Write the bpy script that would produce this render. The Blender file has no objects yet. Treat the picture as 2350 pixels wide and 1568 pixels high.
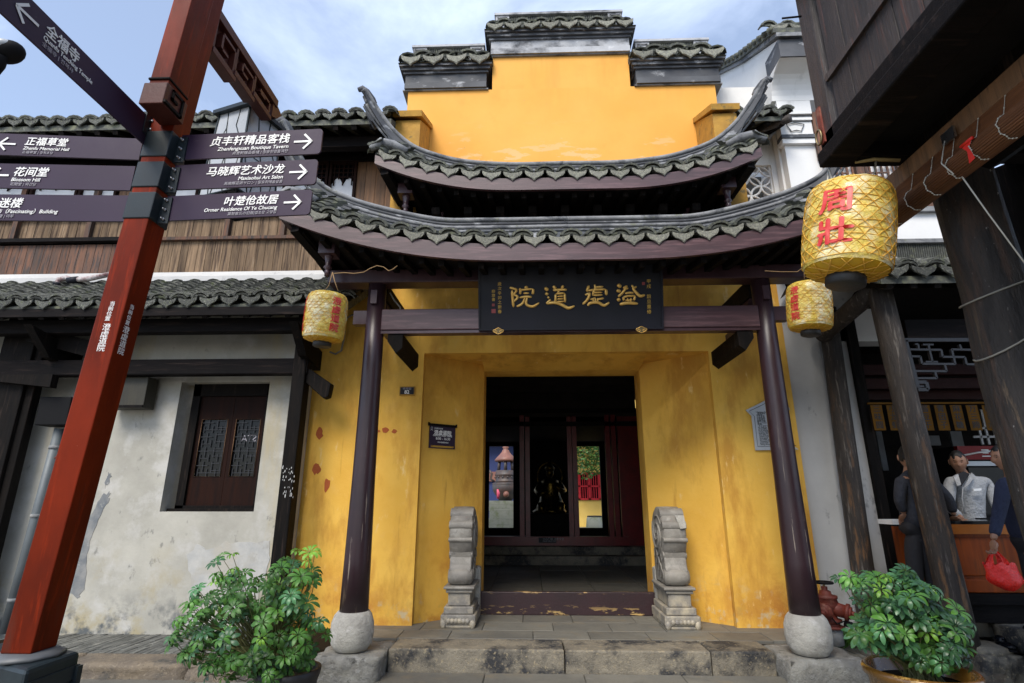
import bpy, math, random
from mathutils import Vector, Matrix
R = math.radians
random.seed(7)
rnd = random.uniform
scene = bpy.context.scene
col = scene.collection

# ---------------------------------------------------------------- camera
CAM = Vector((0, 0, 1.6)); TH = R(16.2); YAW = R(1.85); FPX = 1249.0
cam_d = bpy.data.cameras.new('camera'); cam = bpy.data.objects.new('camera', cam_d); col.objects.link(cam)
cam_d.sensor_width = 36.0; cam_d.lens = 36.0 * FPX / 2350.0
cam_d.clip_start = 0.05; cam_d.clip_end = 1000
cam.location = CAM; cam.rotation_euler = (math.pi / 2 + TH, 0, YAW)
scene.camera = cam

# ---------------------------------------------------------------- sky and sun
SUN_EL, SUN_AZ = 47.0, -20.0       # azimuth: degrees the sun stands to the left of straight behind the camera
w = bpy.data.worlds.new('World'); scene.world = w; w.use_nodes = True
nt = w.node_tree; nt.nodes.clear()
out = nt.nodes.new('ShaderNodeOutputWorld'); bg = nt.nodes.new('ShaderNodeBackground')
sky = nt.nodes.new('ShaderNodeTexSky'); sky.sky_type = 'NISHITA'; sky.sun_disc = False
sky.sun_elevation = R(SUN_EL); sky.sun_rotation = R(180 - SUN_AZ); sky.air_density = 1.0; sky.dust_density = 1.2; sky.ozone_density = 2.0
tc = nt.nodes.new('ShaderNodeTexCoord'); mp = nt.nodes.new('ShaderNodeMapping')
mp.inputs['Scale'].default_value = (1.5, 1.5, 2.6); mp.inputs['Rotation'].default_value = (0.2, 0.3, 0.9)
nz = nt.nodes.new('ShaderNodeTexNoise'); nz.inputs['Scale'].default_value = 1.5; nz.inputs['Detail'].default_value = 7; nz.inputs['Roughness'].default_value = .58
nz.inputs['Distortion'].default_value = .35
cr = nt.nodes.new('ShaderNodeValToRGB'); cr.color_ramp.elements[0].position = .43; cr.color_ramp.elements[1].position = .78
cr.color_ramp.elements[0].color = (.22, .22, .22, 1); cr.color_ramp.elements[1].color = (.92, .92, .92, 1)
mx = nt.nodes.new('ShaderNodeMix'); mx.data_type = 'RGBA'; mx.inputs[7].default_value = (5.6, 6.5, 8.3, 1)
nt.links.new(tc.outputs['Generated'], mp.inputs['Vector']); nt.links.new(mp.outputs[0], nz.inputs['Vector'])
nt.links.new(nz.outputs[0], cr.inputs[0]); nt.links.new(cr.outputs[0], mx.inputs[0])
nt.links.new(sky.outputs[0], mx.inputs[6]); nt.links.new(mx.outputs[2], bg.inputs[0]); nt.links.new(bg.outputs[0], out.inputs[0])
bg.inputs[1].default_value = 0.13
sun_d = bpy.data.lights.new('sun', 'SUN'); sun = bpy.data.objects.new('sun', sun_d); col.objects.link(sun)
sun_d.energy = 2.1; sun_d.angle = R(28); sun_d.color = (1, .93, .82)
_d = Vector((math.sin(R(SUN_AZ)) * math.cos(R(SUN_EL)), -math.cos(R(SUN_AZ)) * math.cos(R(SUN_EL)), math.sin(R(SUN_EL))))
sun.rotation_euler = _d.to_track_quat('Z', 'Y').to_euler(); sun.location = (-3, -8, 12)
vs = scene.view_settings; vs.view_transform = 'Standard'; vs.look = 'None'; vs.exposure = 0.76; vs.gamma = 1
try: vs.use_curve_mapping = False
except Exception: pass
scene.cycles.use_denoising = True
scene.cycles.max_bounces = 8; scene.cycles.diffuse_bounces = 5; scene.cycles.transparent_max_bounces = 12

# ---------------------------------------------------------------- where a sight line meets a plane (survey of the photograph)
def ray(px, py):
    u = (px - 1175) / FPX; v = (784 - py) / FPX
    f = math.cos(TH) - v * math.sin(TH); z = math.sin(TH) + v * math.cos(TH)
    return Vector((u * math.cos(YAW) - f * math.sin(YAW), u * math.sin(YAW) + f * math.cos(YAW), z))
def PY(px, py, Y): d = ray(px, py); return CAM + d * (Y / d.y)
def PX(px, py, X): d = ray(px, py); return CAM + d * (X / d.x)
def PZ(px, py, Z): d = ray(px, py); return CAM + d * ((Z - CAM.z) / d.z)

# ---------------------------------------------------------------- materials
MATS = {}
def mat(name, c1, c2=None, sc=3.0, rough=.7, bump=.15, bsc=40.0, metal=0.0, st=(1, 1, 1), layers=(), ov=0.0, spec=.5, coat=0.0, emit=None, lo=.35, hi=.65, bd=.01, sub=None, alpha=None, trans=0.0):
    """layers: (colour, noise scale, low, high, stretch[, zlow, zhigh]) laid over each other; ov: value variation from object to object"""
    m = bpy.data.materials.new(name); MATS[name] = m; m.use_nodes = True
    n = m.node_tree.nodes; l = m.node_tree.links; b = n['Principled BSDF']
    geo = n.new('ShaderNodeTexCoord'); oi = n.new('ShaderNodeObjectInfo')
    add = n.new('ShaderNodeVectorMath'); add.operation = 'MULTIPLY_ADD'
    l.new(oi.outputs['Random'], add.inputs[0]); add.inputs[1].default_value = (17.3, 9.1, 23.7); l.new(geo.outputs['Object'], add.inputs[2])
    def noise(scale, stretch, det=6, r=.6):
        q = n.new('ShaderNodeMapping'); q.inputs['Scale'].default_value = stretch; l.new(add.outputs[0], q.inputs['Vector'])
        t = n.new('ShaderNodeTexNoise'); t.inputs['Scale'].default_value = scale; t.inputs['Detail'].default_value = det; t.inputs['Roughness'].default_value = r
        l.new(q.outputs[0], t.inputs['Vector']); return t.outputs[0]
    def ramp(src, a, c):
        q = n.new('ShaderNodeMapRange'); q.inputs[1].default_value = a; q.inputs[2].default_value = c; q.clamp = True; l.new(src, q.inputs[0]); return q.outputs[0]
    def mix(f, a, c):
        q = n.new('ShaderNodeMix'); q.data_type = 'RGBA'; l.new(f, q.inputs[0])
        for s, v in ((6, a), (7, c)):
            if isinstance(v, tuple): q.inputs[s].default_value = (*v, 1) if len(v) == 3 else v
            else: l.new(v, q.inputs[s])
        return q.outputs[2]
    cur = mix(ramp(noise(sc, st), lo, hi), c1, c2 or c1)
    sep = None
    for L in layers:
        f = ramp(noise(L[1], L[4] if len(L) > 4 else (1, 1, 1), 8, .65), L[2], L[3])
        if len(L) > 6:
            if sep is None: sep = n.new('ShaderNodeSeparateXYZ'); g2 = n.new('ShaderNodeNewGeometry'); l.new(g2.outputs['Position'], sep.inputs[0])
            z = ramp(sep.outputs[2], L[5], L[6]); mu = n.new('ShaderNodeMath'); mu.operation = 'MULTIPLY'; l.new(f, mu.inputs[0]); l.new(z, mu.inputs[1]); f = mu.outputs[0]
        cur = mix(f, cur, L[0])
    if ov:
        h = n.new('ShaderNodeHueSaturation'); q = n.new('ShaderNodeMapRange'); l.new(oi.outputs['Random'], q.inputs[0]); q.inputs[3].default_value = 1 - ov; q.inputs[4].default_value = 1 + ov
        l.new(q.outputs[0], h.inputs['Value']); l.new(cur, h.inputs['Color']); cur = h.outputs[0]
    l.new(cur, b.inputs['Base Color'])
    rr = n.new('ShaderNodeMapRange'); l.new(noise(sc * 4, st), rr.inputs[0]); rr.inputs[3].default_value = max(.03, rough - .12); rr.inputs[4].default_value = min(1, rough + .12); l.new(rr.outputs[0], b.inputs['Roughness'])
    b.inputs['Metallic'].default_value = metal; b.inputs['Specular IOR Level'].default_value = spec
    if coat: b.inputs['Coat Weight'].default_value = coat; b.inputs['Coat Roughness'].default_value = .12
    if trans: b.inputs['Transmission Weight'].default_value = trans
    if sub: b.inputs['Subsurface Weight'].default_value = sub; b.inputs['Subsurface Radius'].default_value = (.05, .03, .01)
    if alpha is not None: b.inputs['Alpha'].default_value = alpha
    if emit: b.inputs['Emission Color'].default_value = (*emit[0], 1); b.inputs['Emission Strength'].default_value = emit[1]
    if bump:
        bp = n.new('ShaderNodeBump'); bp.inputs['Strength'].default_value = bump; bp.inputs['Distance'].default_value = bd
        l.new(noise(bsc, st, 8, .7), bp.inputs['Height']); l.new(bp.outputs[0], b.inputs['Normal'])
    return m
Y1 = (.78, .40, .045); Y2 = (.66, .33, .04)
yellow_hi = mat('yellow_plaster_upper', (.75, .36, .060), (.80, .41, .085), 1.2, .85, .25, 30, layers=(((.88, .50, .26), 2.6, .585, .61, (.55, 1, 1.9), 7.1, 6.0), ((.62, .30, .05), .9, .58, .85), ((.58, .27, .045), 1.6, .50, .78, (2.2, 1, .22), 7.2, 8.2), ((.50, .30, .12), 14, .68, .72)), bd=.006)
yellow_lo = mat('yellow_plaster_lower', (.84, .50, .082), (.76, .42, .056), 1.5, .8, .3, 22,
                layers=(((.42, .19, .018), 1.3, .48, .74, (1, 1, .5), 1.8, 3.2), ((.78, .46, .10), 5, .58, .78), ((.50, .19, .025), 2.0, .47, .62, (1, 1, .8), 1.3, .3), ((.60, .30, .04), 1.6, .50, .64, (1.6, 1, .5)), ((.52, .25, .032), 2.6, .62, .74, (3, 1, .22)), ((.82, .56, .20), 7, .63, .70, (1, 1, .35)), ((.55, .47, .30), 6, .56, .66, (1, 1, 1), .75, .2), ((.30, .25, .10), 3.5, .56, .75, (1, 1, 1), .5, .2)), bd=.01)
brick_red = mat('exposed_red_plaster', (.42, .10, .025), (.35, .08, .02), 20, .9, .3, 60)
white_old = mat('old_white_plaster', (.46, .445, .39), (.33, .32, .28), 1.4, .88, .35, 18,
                layers=(((.48, .47, .44), 2.5, .52, .66), ((.44, .36, .20), 1.3, .56, .80, (1.6, 1, .35)), ((.22, .22, .20), 6, .63, .70, (1, 1, .6)), ((.36, .31, .19), 2.0, .50, .64, (1, 1, 1), 1.2, .3), ((.10, .11, .115), 3.6, .43, .55, (1, 1, 1), .6, .22)), bd=.012)
patch_grey = mat('bare_cement_patch', (.14, .155, .17), (.27, .27, .26), 6, .9, .6, 30, layers=(((.33, .33, .31), 7, .60, .68),))
patch_white = mat('fresh_plaster_patch', (.48, .475, .45), (.37, .375, .37), 5, .9, .5, 25, layers=(((.17, .185, .21), 4, .56, .66), ((.42, .40, .35), 2, .5, .6)))
white_new = mat('white_plaster', (.78, .78, .77), (.70, .70, .69), 1.2, .85, .2, 25, layers=(((.48, .48, .47), 3, .60, .80, (1, 1, .3)),))
white_grey = mat('grey_white_plaster', (.56, .56, .55), (.46, .46, .46), 1.3, .85, .3, 22, layers=(((.25, .25, .26), 5, .62, .70, (1, 1, .5)), ((.30, .28, .22), 3, .48, .66, (1, 1, 1), .9, .2)))
purple = mat('dark_purple_paint', (.060, .030, .036), (.046, .024, .030), 3, .32, .08, 20, spec=.5, layers=(((.085, .045, .052), 2, .5, .8, (6, 1, 1)),))
purple_col = mat('column_paint', (.036, .016, .020), (.026, .013, .017), 2, .36, .06, 20, layers=(((.40, .33, .26), 30, .635, .66, (1, 1, .035), 2.6, .3), ((.36, .27, .17), 9, .55, .60, (1, 1, .16), .85, .40)))
thresh_p = mat('threshold_paint', (.036, .014, .017), (.026, .012, .014), 3, .45, .3, 30, layers=(((.50, .33, .12), 16, .57, .60, (.30, 1, 1.4), .33, .22), ((.48, .31, .12), 16, .56, .60, (.3, 1, 1), .44, .47)))
fascia_p = mat('fascia_paint', (.076, .037, .043), (.054, .028, .034), 3, .42, .08, 30, st=(.3, .3, 3), layers=(((.15, .08, .088), 7, .5, .7, (.3, 1, 4)),))
black_wood = mat('black_wood', (.009, .007, .006), (.005, .0045, .0045), 4, .7, .35, 30, st=(4, 4, .5), spec=.10, layers=(((.032, .022, .018), 5, .56, .7, (5, 5, .4)),))
black_wood_h = mat('black_wood_beam', (.009, .007, .007), (.005, .0045, .005), 4, .7, .35, 30, st=(.5, 4, 4), spec=.10, layers=(((.03, .021, .018), 5, .56, .7, (.4, 5, 5)),))
post_wood = mat('weathered_post', (.052, .040, .032), (.026, .021, .019), 5, .65, .8, 26, st=(3.5, 3.5, .35), layers=(((.22, .11, .045), 5, .54, .63, (3, 3, .5), 3.4, .3), ((.16, .14, .12), 9, .56, .66, (3, 3, .3))), bd=.015)
log_wood = mat('tarred_log', (.038, .032, .029), (.014, .012, .012), 6, .6, 1.0, 16, st=(2.5, 2.5, .5), layers=(((.22, .15, .09), 6, .58, .66, (3, 3, .4), 2.7, 1.8), ((.40, .38, .36), 22, .66, .70, (2, 2, 1)), ((.08, .045, .03), 5, .52, .7, (3, 3, .4))), bd=.02)
plank = mat('weathered_plank', (.25, .17, .105), (.16, .11, .07), 7, .8, .6, 40, st=(5, 5, .35), ov=.28, spec=.2, layers=(((.055, .036, .027), 5, .48, .64, (5, 5, .22)), ((.34, .27, .19), 9, .60, .72, (6, 6, .4))), bd=.008)
plank_d = mat('rain_dark_plank', (.17, .07, .035), (.075, .045, .032), 4, .75, .5, 40, st=(5, 5, .4), ov=.25, layers=(((.04, .03, .027), 5, .48, .62, (5, 5, .5)),), bd=.008)
plank_br = mat('brown_plank', (.24, .125, .06), (.13, .075, .042), 5, .7, .5, 40, st=(5, 5, .3), ov=.2, layers=(((.05, .032, .024), 6, .55, .70, (6, 6, .3)),), bd=.008)
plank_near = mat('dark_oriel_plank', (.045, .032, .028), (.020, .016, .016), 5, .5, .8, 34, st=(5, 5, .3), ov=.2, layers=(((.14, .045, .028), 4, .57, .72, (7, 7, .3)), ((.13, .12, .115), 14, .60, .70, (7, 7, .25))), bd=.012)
tile = mat('roof_tile', (.10, .105, .09), (.055, .06, .055), 9, .8, .6, 50, ov=.3, layers=(((.19, .20, .13), 11, .50, .68), ((.24, .25, .22), 20, .60, .72)), bd=.008)
tile_face = mat('tile_face', (.26, .255, .215), (.15, .15, .13), 12, .8, .9, 34, ov=.2, layers=(((.34, .345, .26), 14, .48, .66), ((.06, .065, .05), 24, .57, .66)), bd=.010)
tile_moss = mat('mossy_tile', (.085, .088, .076), (.045, .047, .044), 9, .8, .6, 50, ov=.3, layers=(((.13, .15, .08), 7, .54, .68), ((.24, .245, .21), 20, .52, .66)), bd=.008)
ridge = mat('ridge_plaster', (.105, .115, .13), (.050, .056, .066), 3.2, .75, .3, 30, layers=(((.40, .41, .42), 5, .52, .68, (1, 1, 1.6)), ((.014, .015, .018), 4, .54, .66, (1, 1, 1))), bd=.008)
ridge_lt = mat('ridge_light', (.27, .275, .28), (.15, .155, .165), 4, .8, .6, 26, layers=(((.07, .075, .085), 5, .50, .64, (1, 1, 1)), ((.16, .17, .12), 9, .60, .7)), bd=.012)
band_w = mat('washed_band', (.46, .47, .49), (.34, .35, .37), 1.6, .8, .25, 30, layers=(((.03, .033, .04), 2.6, .48, .70, (1, 1, 1.3), 7.9, 8.1), ((.60, .61, .63), 6, .60, .75)))
band_d = mat('dark_band', (.035, .038, .046), (.09, .095, .105), 2.0, .7, .25, 30, layers=(((.42, .43, .45), 3.5, .56, .70, (1, 1, 1.6)),))
stone_lt = mat('pale_stone', (.54, .52, .46), (.38, .36, .32), 6, .85, 1.0, 26, layers=(((.62, .60, .56), 9, .55, .70), ((.22, .20, .16), 7, .60, .75)), bd=.02)
stone_drum = mat('drum_stone', (.27, .25, .215), (.20, .185, .165), 4, .55, .5, 22, layers=(((.36, .34, .30), 6, .52, .70), ((.46, .40, .29), 5, .45, .60, (1, 1, 1), .62, .45), ((.10, .095, .09), 7, .60, .72), ((.34, .16, .12), 4, .66, .74, (1, 1, 1), 1.15, 1.25)), bd=.014)
granite = mat('granite', (.25, .22, .165), (.17, .15, .115), 5, .75, 1.0, 45, ov=.12, layers=(((.035, .035, .037), 2.2, .47, .58), ((.34, .28, .18), 30, .55, .70)), bd=.015)
curb_st = mat('curb_granite', (.24, .19, .13), (.16, .13, .10), 5, .75, .9, 45, ov=.15, layers=(((.08, .075, .065), 3, .52, .66), ((.34, .28, .20), 30, .55, .70), ((.05, .045, .04), 26, .60, .7)), bd=.015)
slab_m = mat('paving_slab', (.185, .175, .145), (.125, .120, .105), 1.6, .62, .5, 24, ov=.10, layers=(((.20, .165, .11), 2.3, .55, .7), ((.06, .06, .055), 2.6, .58, .76), ((.022, .02, .02), 11, .69, .71), ((.24, .235, .215), 6, .62, .75)), bd=.006)
road_m = mat('street_stone', (.19, .175, .145), (.13, .125, .105), 1.2, .75, .5, 30, layers=(((.08, .08, .075), 3, .58, .7),), bd=.008)
brick_m = mat('edge_brick', (.14, .14, .125), (.085, .088, .08), 6, .8, .5, 40, ov=.35, layers=(((.22, .215, .19), 7, .55, .7),))
post_red = mat('red_lacquer_post', (.185, .018, .003), (.085, .009, .002), 2.6, .45, .12, 30, st=(1, 1, .4), layers=(((.085, .022, .013), 3, .55, .72, (3, 3, .5)), ((.42, .25, .2), 30, .72, .74, (1, 1, .6)), ((.24, .022, .003), 7, .55, .7, (4, 4, .3))), spec=.10)
bracket_w = mat('brown_lacquer', (.085, .022, .014), (.05, .016, .012), 3, .45, .15, 30, layers=(((.17, .05, .018), 3, .66, .8),), spec=.25)
metal_dk = mat('dark_painted_metal', (.018, .027, .032), (.014, .020, .025), 6, .4, .03, 60, spec=.3, layers=(((.12, .13, .13), 30, .70, .72),))
steel = mat('steel', (.45, .45, .47), None, 5, .3, 0, metal=1)
sign_m = mat('sign_board', (.028, .015, .036), (.034, .019, .044), 3, .5, .03, 60, spec=.25, layers=(((.14, .12, .15), 40, .715, .73), ((.10, .09, .11), 8, .70, .715, (.2, 1, 3))))
white_p = mat('white_lettering', (.82, .82, .80), None, 5, .5, 0)
grey_p = mat('grey_lettering', (.34, .32, .36), None, 5, .5, 0)
black_p = mat('black_lettering', (.02, .02, .02), None, 5, .6, 0)
red_p = mat('red_brush_ink', (.58, .015, .015), (.70, .09, .07), 22, .35, .1, 30)
gold = mat('gold_leaf', (.88, .56, .16), (.74, .42, .09), 12, .32, .12, 30, metal=.4)
gold_p = mat('gold_lettering', (.62, .38, .06), None, 12, .5, 0)
gold_dim = mat('old_gilding', (.22, .14, .025), (.02, .014, .005), 9, .3, .8, 14, metal=.9)
plaque_m = mat('plaque_board', (.010, .011, .015), (.013, .014, .022), 1.5, .50, .05, 60, spec=.25)
seal_m = mat('seal_red', (.25, .04, .04), None, 5, .5, 0)
lan_skin = mat('lantern_skin', (.80, .62, .13), (.74, .52, .06), 5, .30, .8, 16, layers=(((.86, .78, .50), 5, .47, .60, (1, 1, .6)),), coat=.5, bd=.03)
lan_bot = mat('lantern_underside', (.72, .42, .02), (.62, .34, .01), 8, .4, .2, 30)
lan_rib = mat('lantern_cane', (.84, .50, .07), (.70, .36, .04), 20, .5, .2, 40)
lan_cap = mat('lantern_disc', (.022, .021, .020), (.03, .028, .026), 10, .5, .3, 30)
cord_m = mat('twine', (.30, .19, .09), None, 20, .8, .1)
cord_w = mat('pale_cord', (.5, .48, .42), None, 20, .8, .1)
cable_m = mat('grey_cable', (.22, .21, .18), None, 20, .6, .1)
bamboo = mat('bamboo_blind', (.21, .085, .035), (.14, .055, .025), 8, .5, .3, 40, st=(6, .6, 6), ov=.15)
leaf_m = mat('schefflera_leaf', (.075, .19, .030), (.045, .125, .022), 10, .42, .1, 30, ov=.5, spec=.35)
leaf_n = mat('young_leaf', (.17, .34, .035), (.11, .25, .025), 10, .42, .1, 30, ov=.3, spec=.35)
leaf_b = mat('bluish_leaf', (.040, .120, .045), (.060, .16, .06), 10, .34, .1, 30, ov=.5, spec=.45)
stem_m = mat('green_stem', (.16, .17, .05), (.12, .12, .05), 20, .6, .2)
pot_bk = mat('black_pot', (.018, .018, .02), None, 10, .5, .1)
pot_br = mat('glazed_pot', (.20, .095, .018), (.13, .06, .012), 5, .25, .1, 20, coat=.5, layers=(((.42, .26, .07), 6, .60, .64),))
soil = mat('soil', (.02, .015, .010), None, 20, .95, .5, spec=.05)
red_iron = mat('red_iron_paint', (.20, .035, .02), (.11, .025, .016), 9, .55, .4, 40, layers=(((.28, .11, .07), 12, .58, .7),))
iron_bk = mat('black_iron', (.012, .012, .013), None, 10, .6, .2, spec=.06)
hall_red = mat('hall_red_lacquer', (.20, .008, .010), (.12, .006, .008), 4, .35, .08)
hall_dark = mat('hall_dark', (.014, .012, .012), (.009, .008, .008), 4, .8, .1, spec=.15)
hall_in = mat('bounce_lit_timber', (.040, .033, .027), (.026, .022, .020), 4, .8, .1, spec=.15)  # lighter copy of hall_dark, warm bounce light put into the colour
shade_back = mat('shaded_plaster', (.20, .195, .18), (.15, .15, .14), 3, .9, .2)  # the shade behind the lattice is put into this darker grey
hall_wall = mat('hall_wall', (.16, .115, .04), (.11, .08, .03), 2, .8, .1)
counter_m = mat('orange_brown_counter', (.27, .052, .004), (.17, .030, .003), 4, .35, .15, 30, st=(4, 4, .5), spec=.2, layers=(((.10, .03, .01), 5, .56, .7, (5, 5, .4)),))
counter_t = mat('counter_rail', (.38, .12, .012), (.28, .08, .008), 4, .35, .15, 30, spec=.3)
dark_red_w = mat('dark_red_beam', (.030, .005, .0035), (.02, .004, .003), 3, .6, .2, spec=.2)
tag_m = mat('yellow_price_strip', (.17, .075, .007), (.12, .055, .006), 4, .8, .1, spec=.2)
grey_wood = mat('grey_fretwork', (.016, .017, .022), (.010, .011, .015), 6, .5, .2, 30)
skin = mat('skin', (.36, .19, .12), (.30, .15, .09), 12, .5, .15, 60, sub=.08)
hair = mat('black_hair', (.010, .009, .009), None, 20, .5, .5, 60)
cloth_w = mat('pale_grey_jacket', (.50, .51, .52), (.40, .41, .43), 7, .85, .9, 10, bd=.05)
cloth_n = mat('navy_suit', (.020, .028, .065), (.014, .02, .05), 6, .85, .8, 9, bd=.04)
cloth_d = mat('dark_jacket', (.026, .030, .042), (.018, .02, .03), 6, .85, .8, 9, bd=.04)
cloth_k = mat('black_trousers', (.012, .012, .016), None, 6, .9, .4, 12, bd=.02)
bag_m = mat('red_plastic_bag', (1.0, .022, .008), (.85, .014, .006), 6, .28, .9, 7, bd=.05, coat=.15)
glass_d = mat('dark_glass', (.005, .006, .008), None, 3, .10, 0, spec=.22)
paper_w = mat('white_paper', (.80, .80, .81), (.66, .67, .70), 4, .7, .1)
lamp_gl = mat('lantern_glass', (.42, .44, .46), (.36, .38, .40), 4, .3, .05)
leaf_far = mat('tree_leaf', (.06, .16, .02), (.035, .10, .018), 5, .5, .1, ov=0)
yel_far = mat('courtyard_yellow', (.80, .55, .14), (.74, .48, .10), 2, .85, .1)
red_far = mat('courtyard_red', (.60, .02, .03), None, 3, .5, .05)
bronze = mat('burner_iron', (.055, .055, .06), (.10, .065, .05), 5, .5, .4, 30)
copper = mat('burner_roof', (.28, .12, .08), (.20, .09, .07), 6, .5, .3, 30)
stone_g = mat('mossy_altar_stone', (.30, .31, .26), (.22, .24, .19), 4, .8, .4, 30, layers=(((.16, .19, .08), 4, .52, .68),))
blue_far = mat('blue_door', (.02, .035, .13), None, 3, .5, .05)
pink_m = mat('pink_ribbon', (.75, .10, .18), None, 3, .5, .05)
plate_st = mat('brushed_plate', (.52, .54, .56), (.44, .46, .48), 4, .4, .05, metal=.3)
cooler_r = mat('cooler_red', (.20, .006, .006), None, 3, .35, 0, spec=.2)
brass = mat('old_brass', (.22, .17, .09), None, 9, .4, .1, metal=.8)
tan_w = mat('bare_wood_cord', (.35, .27, .12), None, 9, .7, .1)
ochre_m = mat('ochre_trim', (.50, .27, .035), (.36, .19, .03), 5, .8, .3, 30, layers=(((.12, .10, .04), 7, .56, .68),))

# ---------------------------------------------------------------- mesh helpers
class MB:
    def __init__(s): s.v = []; s.f = []; s.sm = []
    def add(s, vs, fs, smooth=False):
        b = len(s.v); s.v += [Vector(q) for q in vs]; s.f += [tuple(b + i for i in f) for f in fs]; s.sm += [smooth] * len(fs); return s
    def box(s, x0, x1, y0, y1, z0, z1, M=None, ch=0.0):
        if ch:
            vs = [(x0, y0, z0), (x1, y0, z0), (x1, y1, z0), (x0, y1, z0), (x0, y0, z1 - ch), (x1, y0, z1 - ch), (x1, y1, z1 - ch), (x0, y1, z1 - ch),
                  (x0 + ch, y0 + ch, z1), (x1 - ch, y0 + ch, z1), (x1 - ch, y1 - ch, z1), (x0 + ch, y1 - ch, z1)]
            fs = [(3, 2, 1, 0), (0, 1, 5, 4), (1, 2, 6, 5), (2, 3, 7, 6), (3, 0, 4, 7), (4, 5, 9, 8), (5, 6, 10, 9), (6, 7, 11, 10), (7, 4, 8, 11), (8, 9, 10, 11)]
        else:
            vs = [(x, y, z) for z in (z0, z1) for x, y in ((x0, y0), (x1, y0), (x1, y1), (x0, y1))]
            fs = [(3, 2, 1, 0), (4, 5, 6, 7), (0, 1, 5, 4), (1, 2, 6, 5), (2, 3, 7, 6), (3, 0, 4, 7)]
        if M: vs = [M @ Vector(q) for q in vs]
        return s.add(vs, fs)
    def beam(s, a, b, wd, ht, up=(0, 0, 1)):
        a = Vector(a); b = Vector(b); d = (b - a).normalized(); sx = d.cross(Vector(up)).normalized() * wd / 2; uz = sx.cross(d).normalized() * ht / 2
        vs = [p + i * sx + j * uz for p in (a, b) for i, j in ((-1, -1), (1, -1), (1, 1), (-1, 1))]
        return s.add(vs, [(0, 1, 2, 3), (7, 6, 5, 4), (0, 4, 5, 1), (1, 5, 6, 2), (2, 6, 7, 3), (3, 7, 4, 0)])
    def tube(s, pts, r, n=8, closed=False, flat=None, cap=True, smooth=True):
        pts = [Vector(p) for p in pts]; m = len(pts); rs = r if isinstance(r, (list, tuple)) else [r] * m; vs = []; N = Vector(flat) if flat else None
        ref = None
        for i, p in enumerate(pts):
            t = (pts[(i + 1) % m] - pts[i - 1]) if closed else (pts[min(i + 1, m - 1)] - pts[max(i - 1, 0)])
            if t.length < 1e-9: t = Vector((0, 0, 1))
            t.normalize()
            if N: a = t.cross(N).normalized(); b2 = N * .55
            else:
                if ref is None: ref = Vector((0, 0, 1)) if abs(t.z) < .9 else Vector((1, 0, 0))
                a = t.cross(ref); a = a.normalized() if a.length > 1e-6 else Vector((1, 0, 0)); b2 = a.cross(t).normalized(); ref = b2
            for k in range(n):
                th = 2 * math.pi * k / n; vs.append(p + (a * math.cos(th) + b2 * math.sin(th)) * rs[i])
        fs = []; mm = m if closed else m - 1
        for i in range(mm):
            for k in range(n):
                j = (i + 1) % m; fs.append((i * n + k, i * n + (k + 1) % n, j * n + (k + 1) % n, j * n + k))
        if cap and not closed: fs.append(tuple(range(n))[::-1]); fs.append(tuple((m - 1) * n + k for k in range(n)))
        return s.add(vs, fs, smooth)
    def lathe(s, prof, c, n=24, axis='z', smooth=True, wob=0.0):
        vs = []; c = Vector(c)
        for r, z in prof:
            for k in range(n):
                th = 2 * math.pi * k / n; rr = r * (1 + wob * math.sin(3 * th + z * 9) + wob * .6 * math.sin(5 * th + z * 17 + 1))
                q = (rr * math.cos(th), rr * math.sin(th), z)
                if axis == 'y': q = (q[0], q[2], q[1])
                if axis == 'x': q = (q[2], q[0], q[1])
                vs.append(c + Vector(q))
        fs = [(i * n + k, i * n + (k + 1) % n, (i + 1) * n + (k + 1) % n, (i + 1) * n + k) for i in range(len(prof) - 1) for k in range(n)]
        fs += [tuple(range(n))[::-1], tuple((len(prof) - 1) * n + k for k in range(n))]
        return s.add(vs, fs, smooth)
    def prism(s, poly, d, M=None):
        """poly: 3D outline, d: extrusion vector"""
        poly = [Vector(p) for p in poly]; d = Vector(d); n = len(poly); vs = poly + [p + d for p in poly]
        if M: vs = [M @ q for q in vs]
        return s.add(vs, [tuple(range(n)), tuple(range(2 * n - 1, n - 1, -1))] + [(i, i + n, (i + 1) % n + n, (i + 1) % n) for i in range(n)])
    def grid(s, rows, smooth=True):
        n = len(rows[0]); vs = [q for r_ in rows for q in r_]
        return s.add(vs, [(i * n + k, i * n + k + 1, (i + 1) * n + k + 1, (i + 1) * n + k) for i in range(len(rows) - 1) for k in range(n - 1)], smooth)
    def ball(s, c, rx, ry, rz, n=12, m=8, M=None):
        c = Vector(c); vs = []
        for i in range(m + 1):
            ph = math.pi * i / m
            for k in range(n):
                th = 2 * math.pi * k / n; q = Vector((rx * math.sin(ph) * math.cos(th), ry * math.sin(ph) * math.sin(th), rz * math.cos(ph)))
                vs.append(c + (M @ q if M else q))
        return s.add(vs, [(i * n + k, i * n + (k + 1) % n, (i + 1) * n + (k + 1) % n, (i + 1) * n + k)[::-1] for i in range(m) for k in range(n)], True)
    def mesh(s, name, mt, org=Vector((0, 0, 0))):
        me = bpy.data.meshes.new(name); me.from_pydata([v - org for v in s.v], [], s.f)
        me.polygons.foreach_set('use_smooth', s.sm); me.materials.append(mt)
        import bmesh
        b = bmesh.new(); b.from_mesh(me); bmesh.ops.recalc_face_normals(b, faces=b.faces); b.to_mesh(me); b.free(); me.update(); return me
    def build(s, name, mt, parent=None, kind=None, label=None, org=None):
        if org is None: org = wloc(parent)
        o = bpy.data.objects.new(name, s.mesh(name, mt, Vector(org))); col.objects.link(o)
        o.location = Vector(org) - wloc(parent); o['_w'] = list(org)
        if parent: o.parent = parent
        if kind: o['kind'] = kind
        if label: o['label'] = label
        return o
def wloc(o): return Vector(o['_w']) if o is not None else Vector((0, 0, 0))
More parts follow.
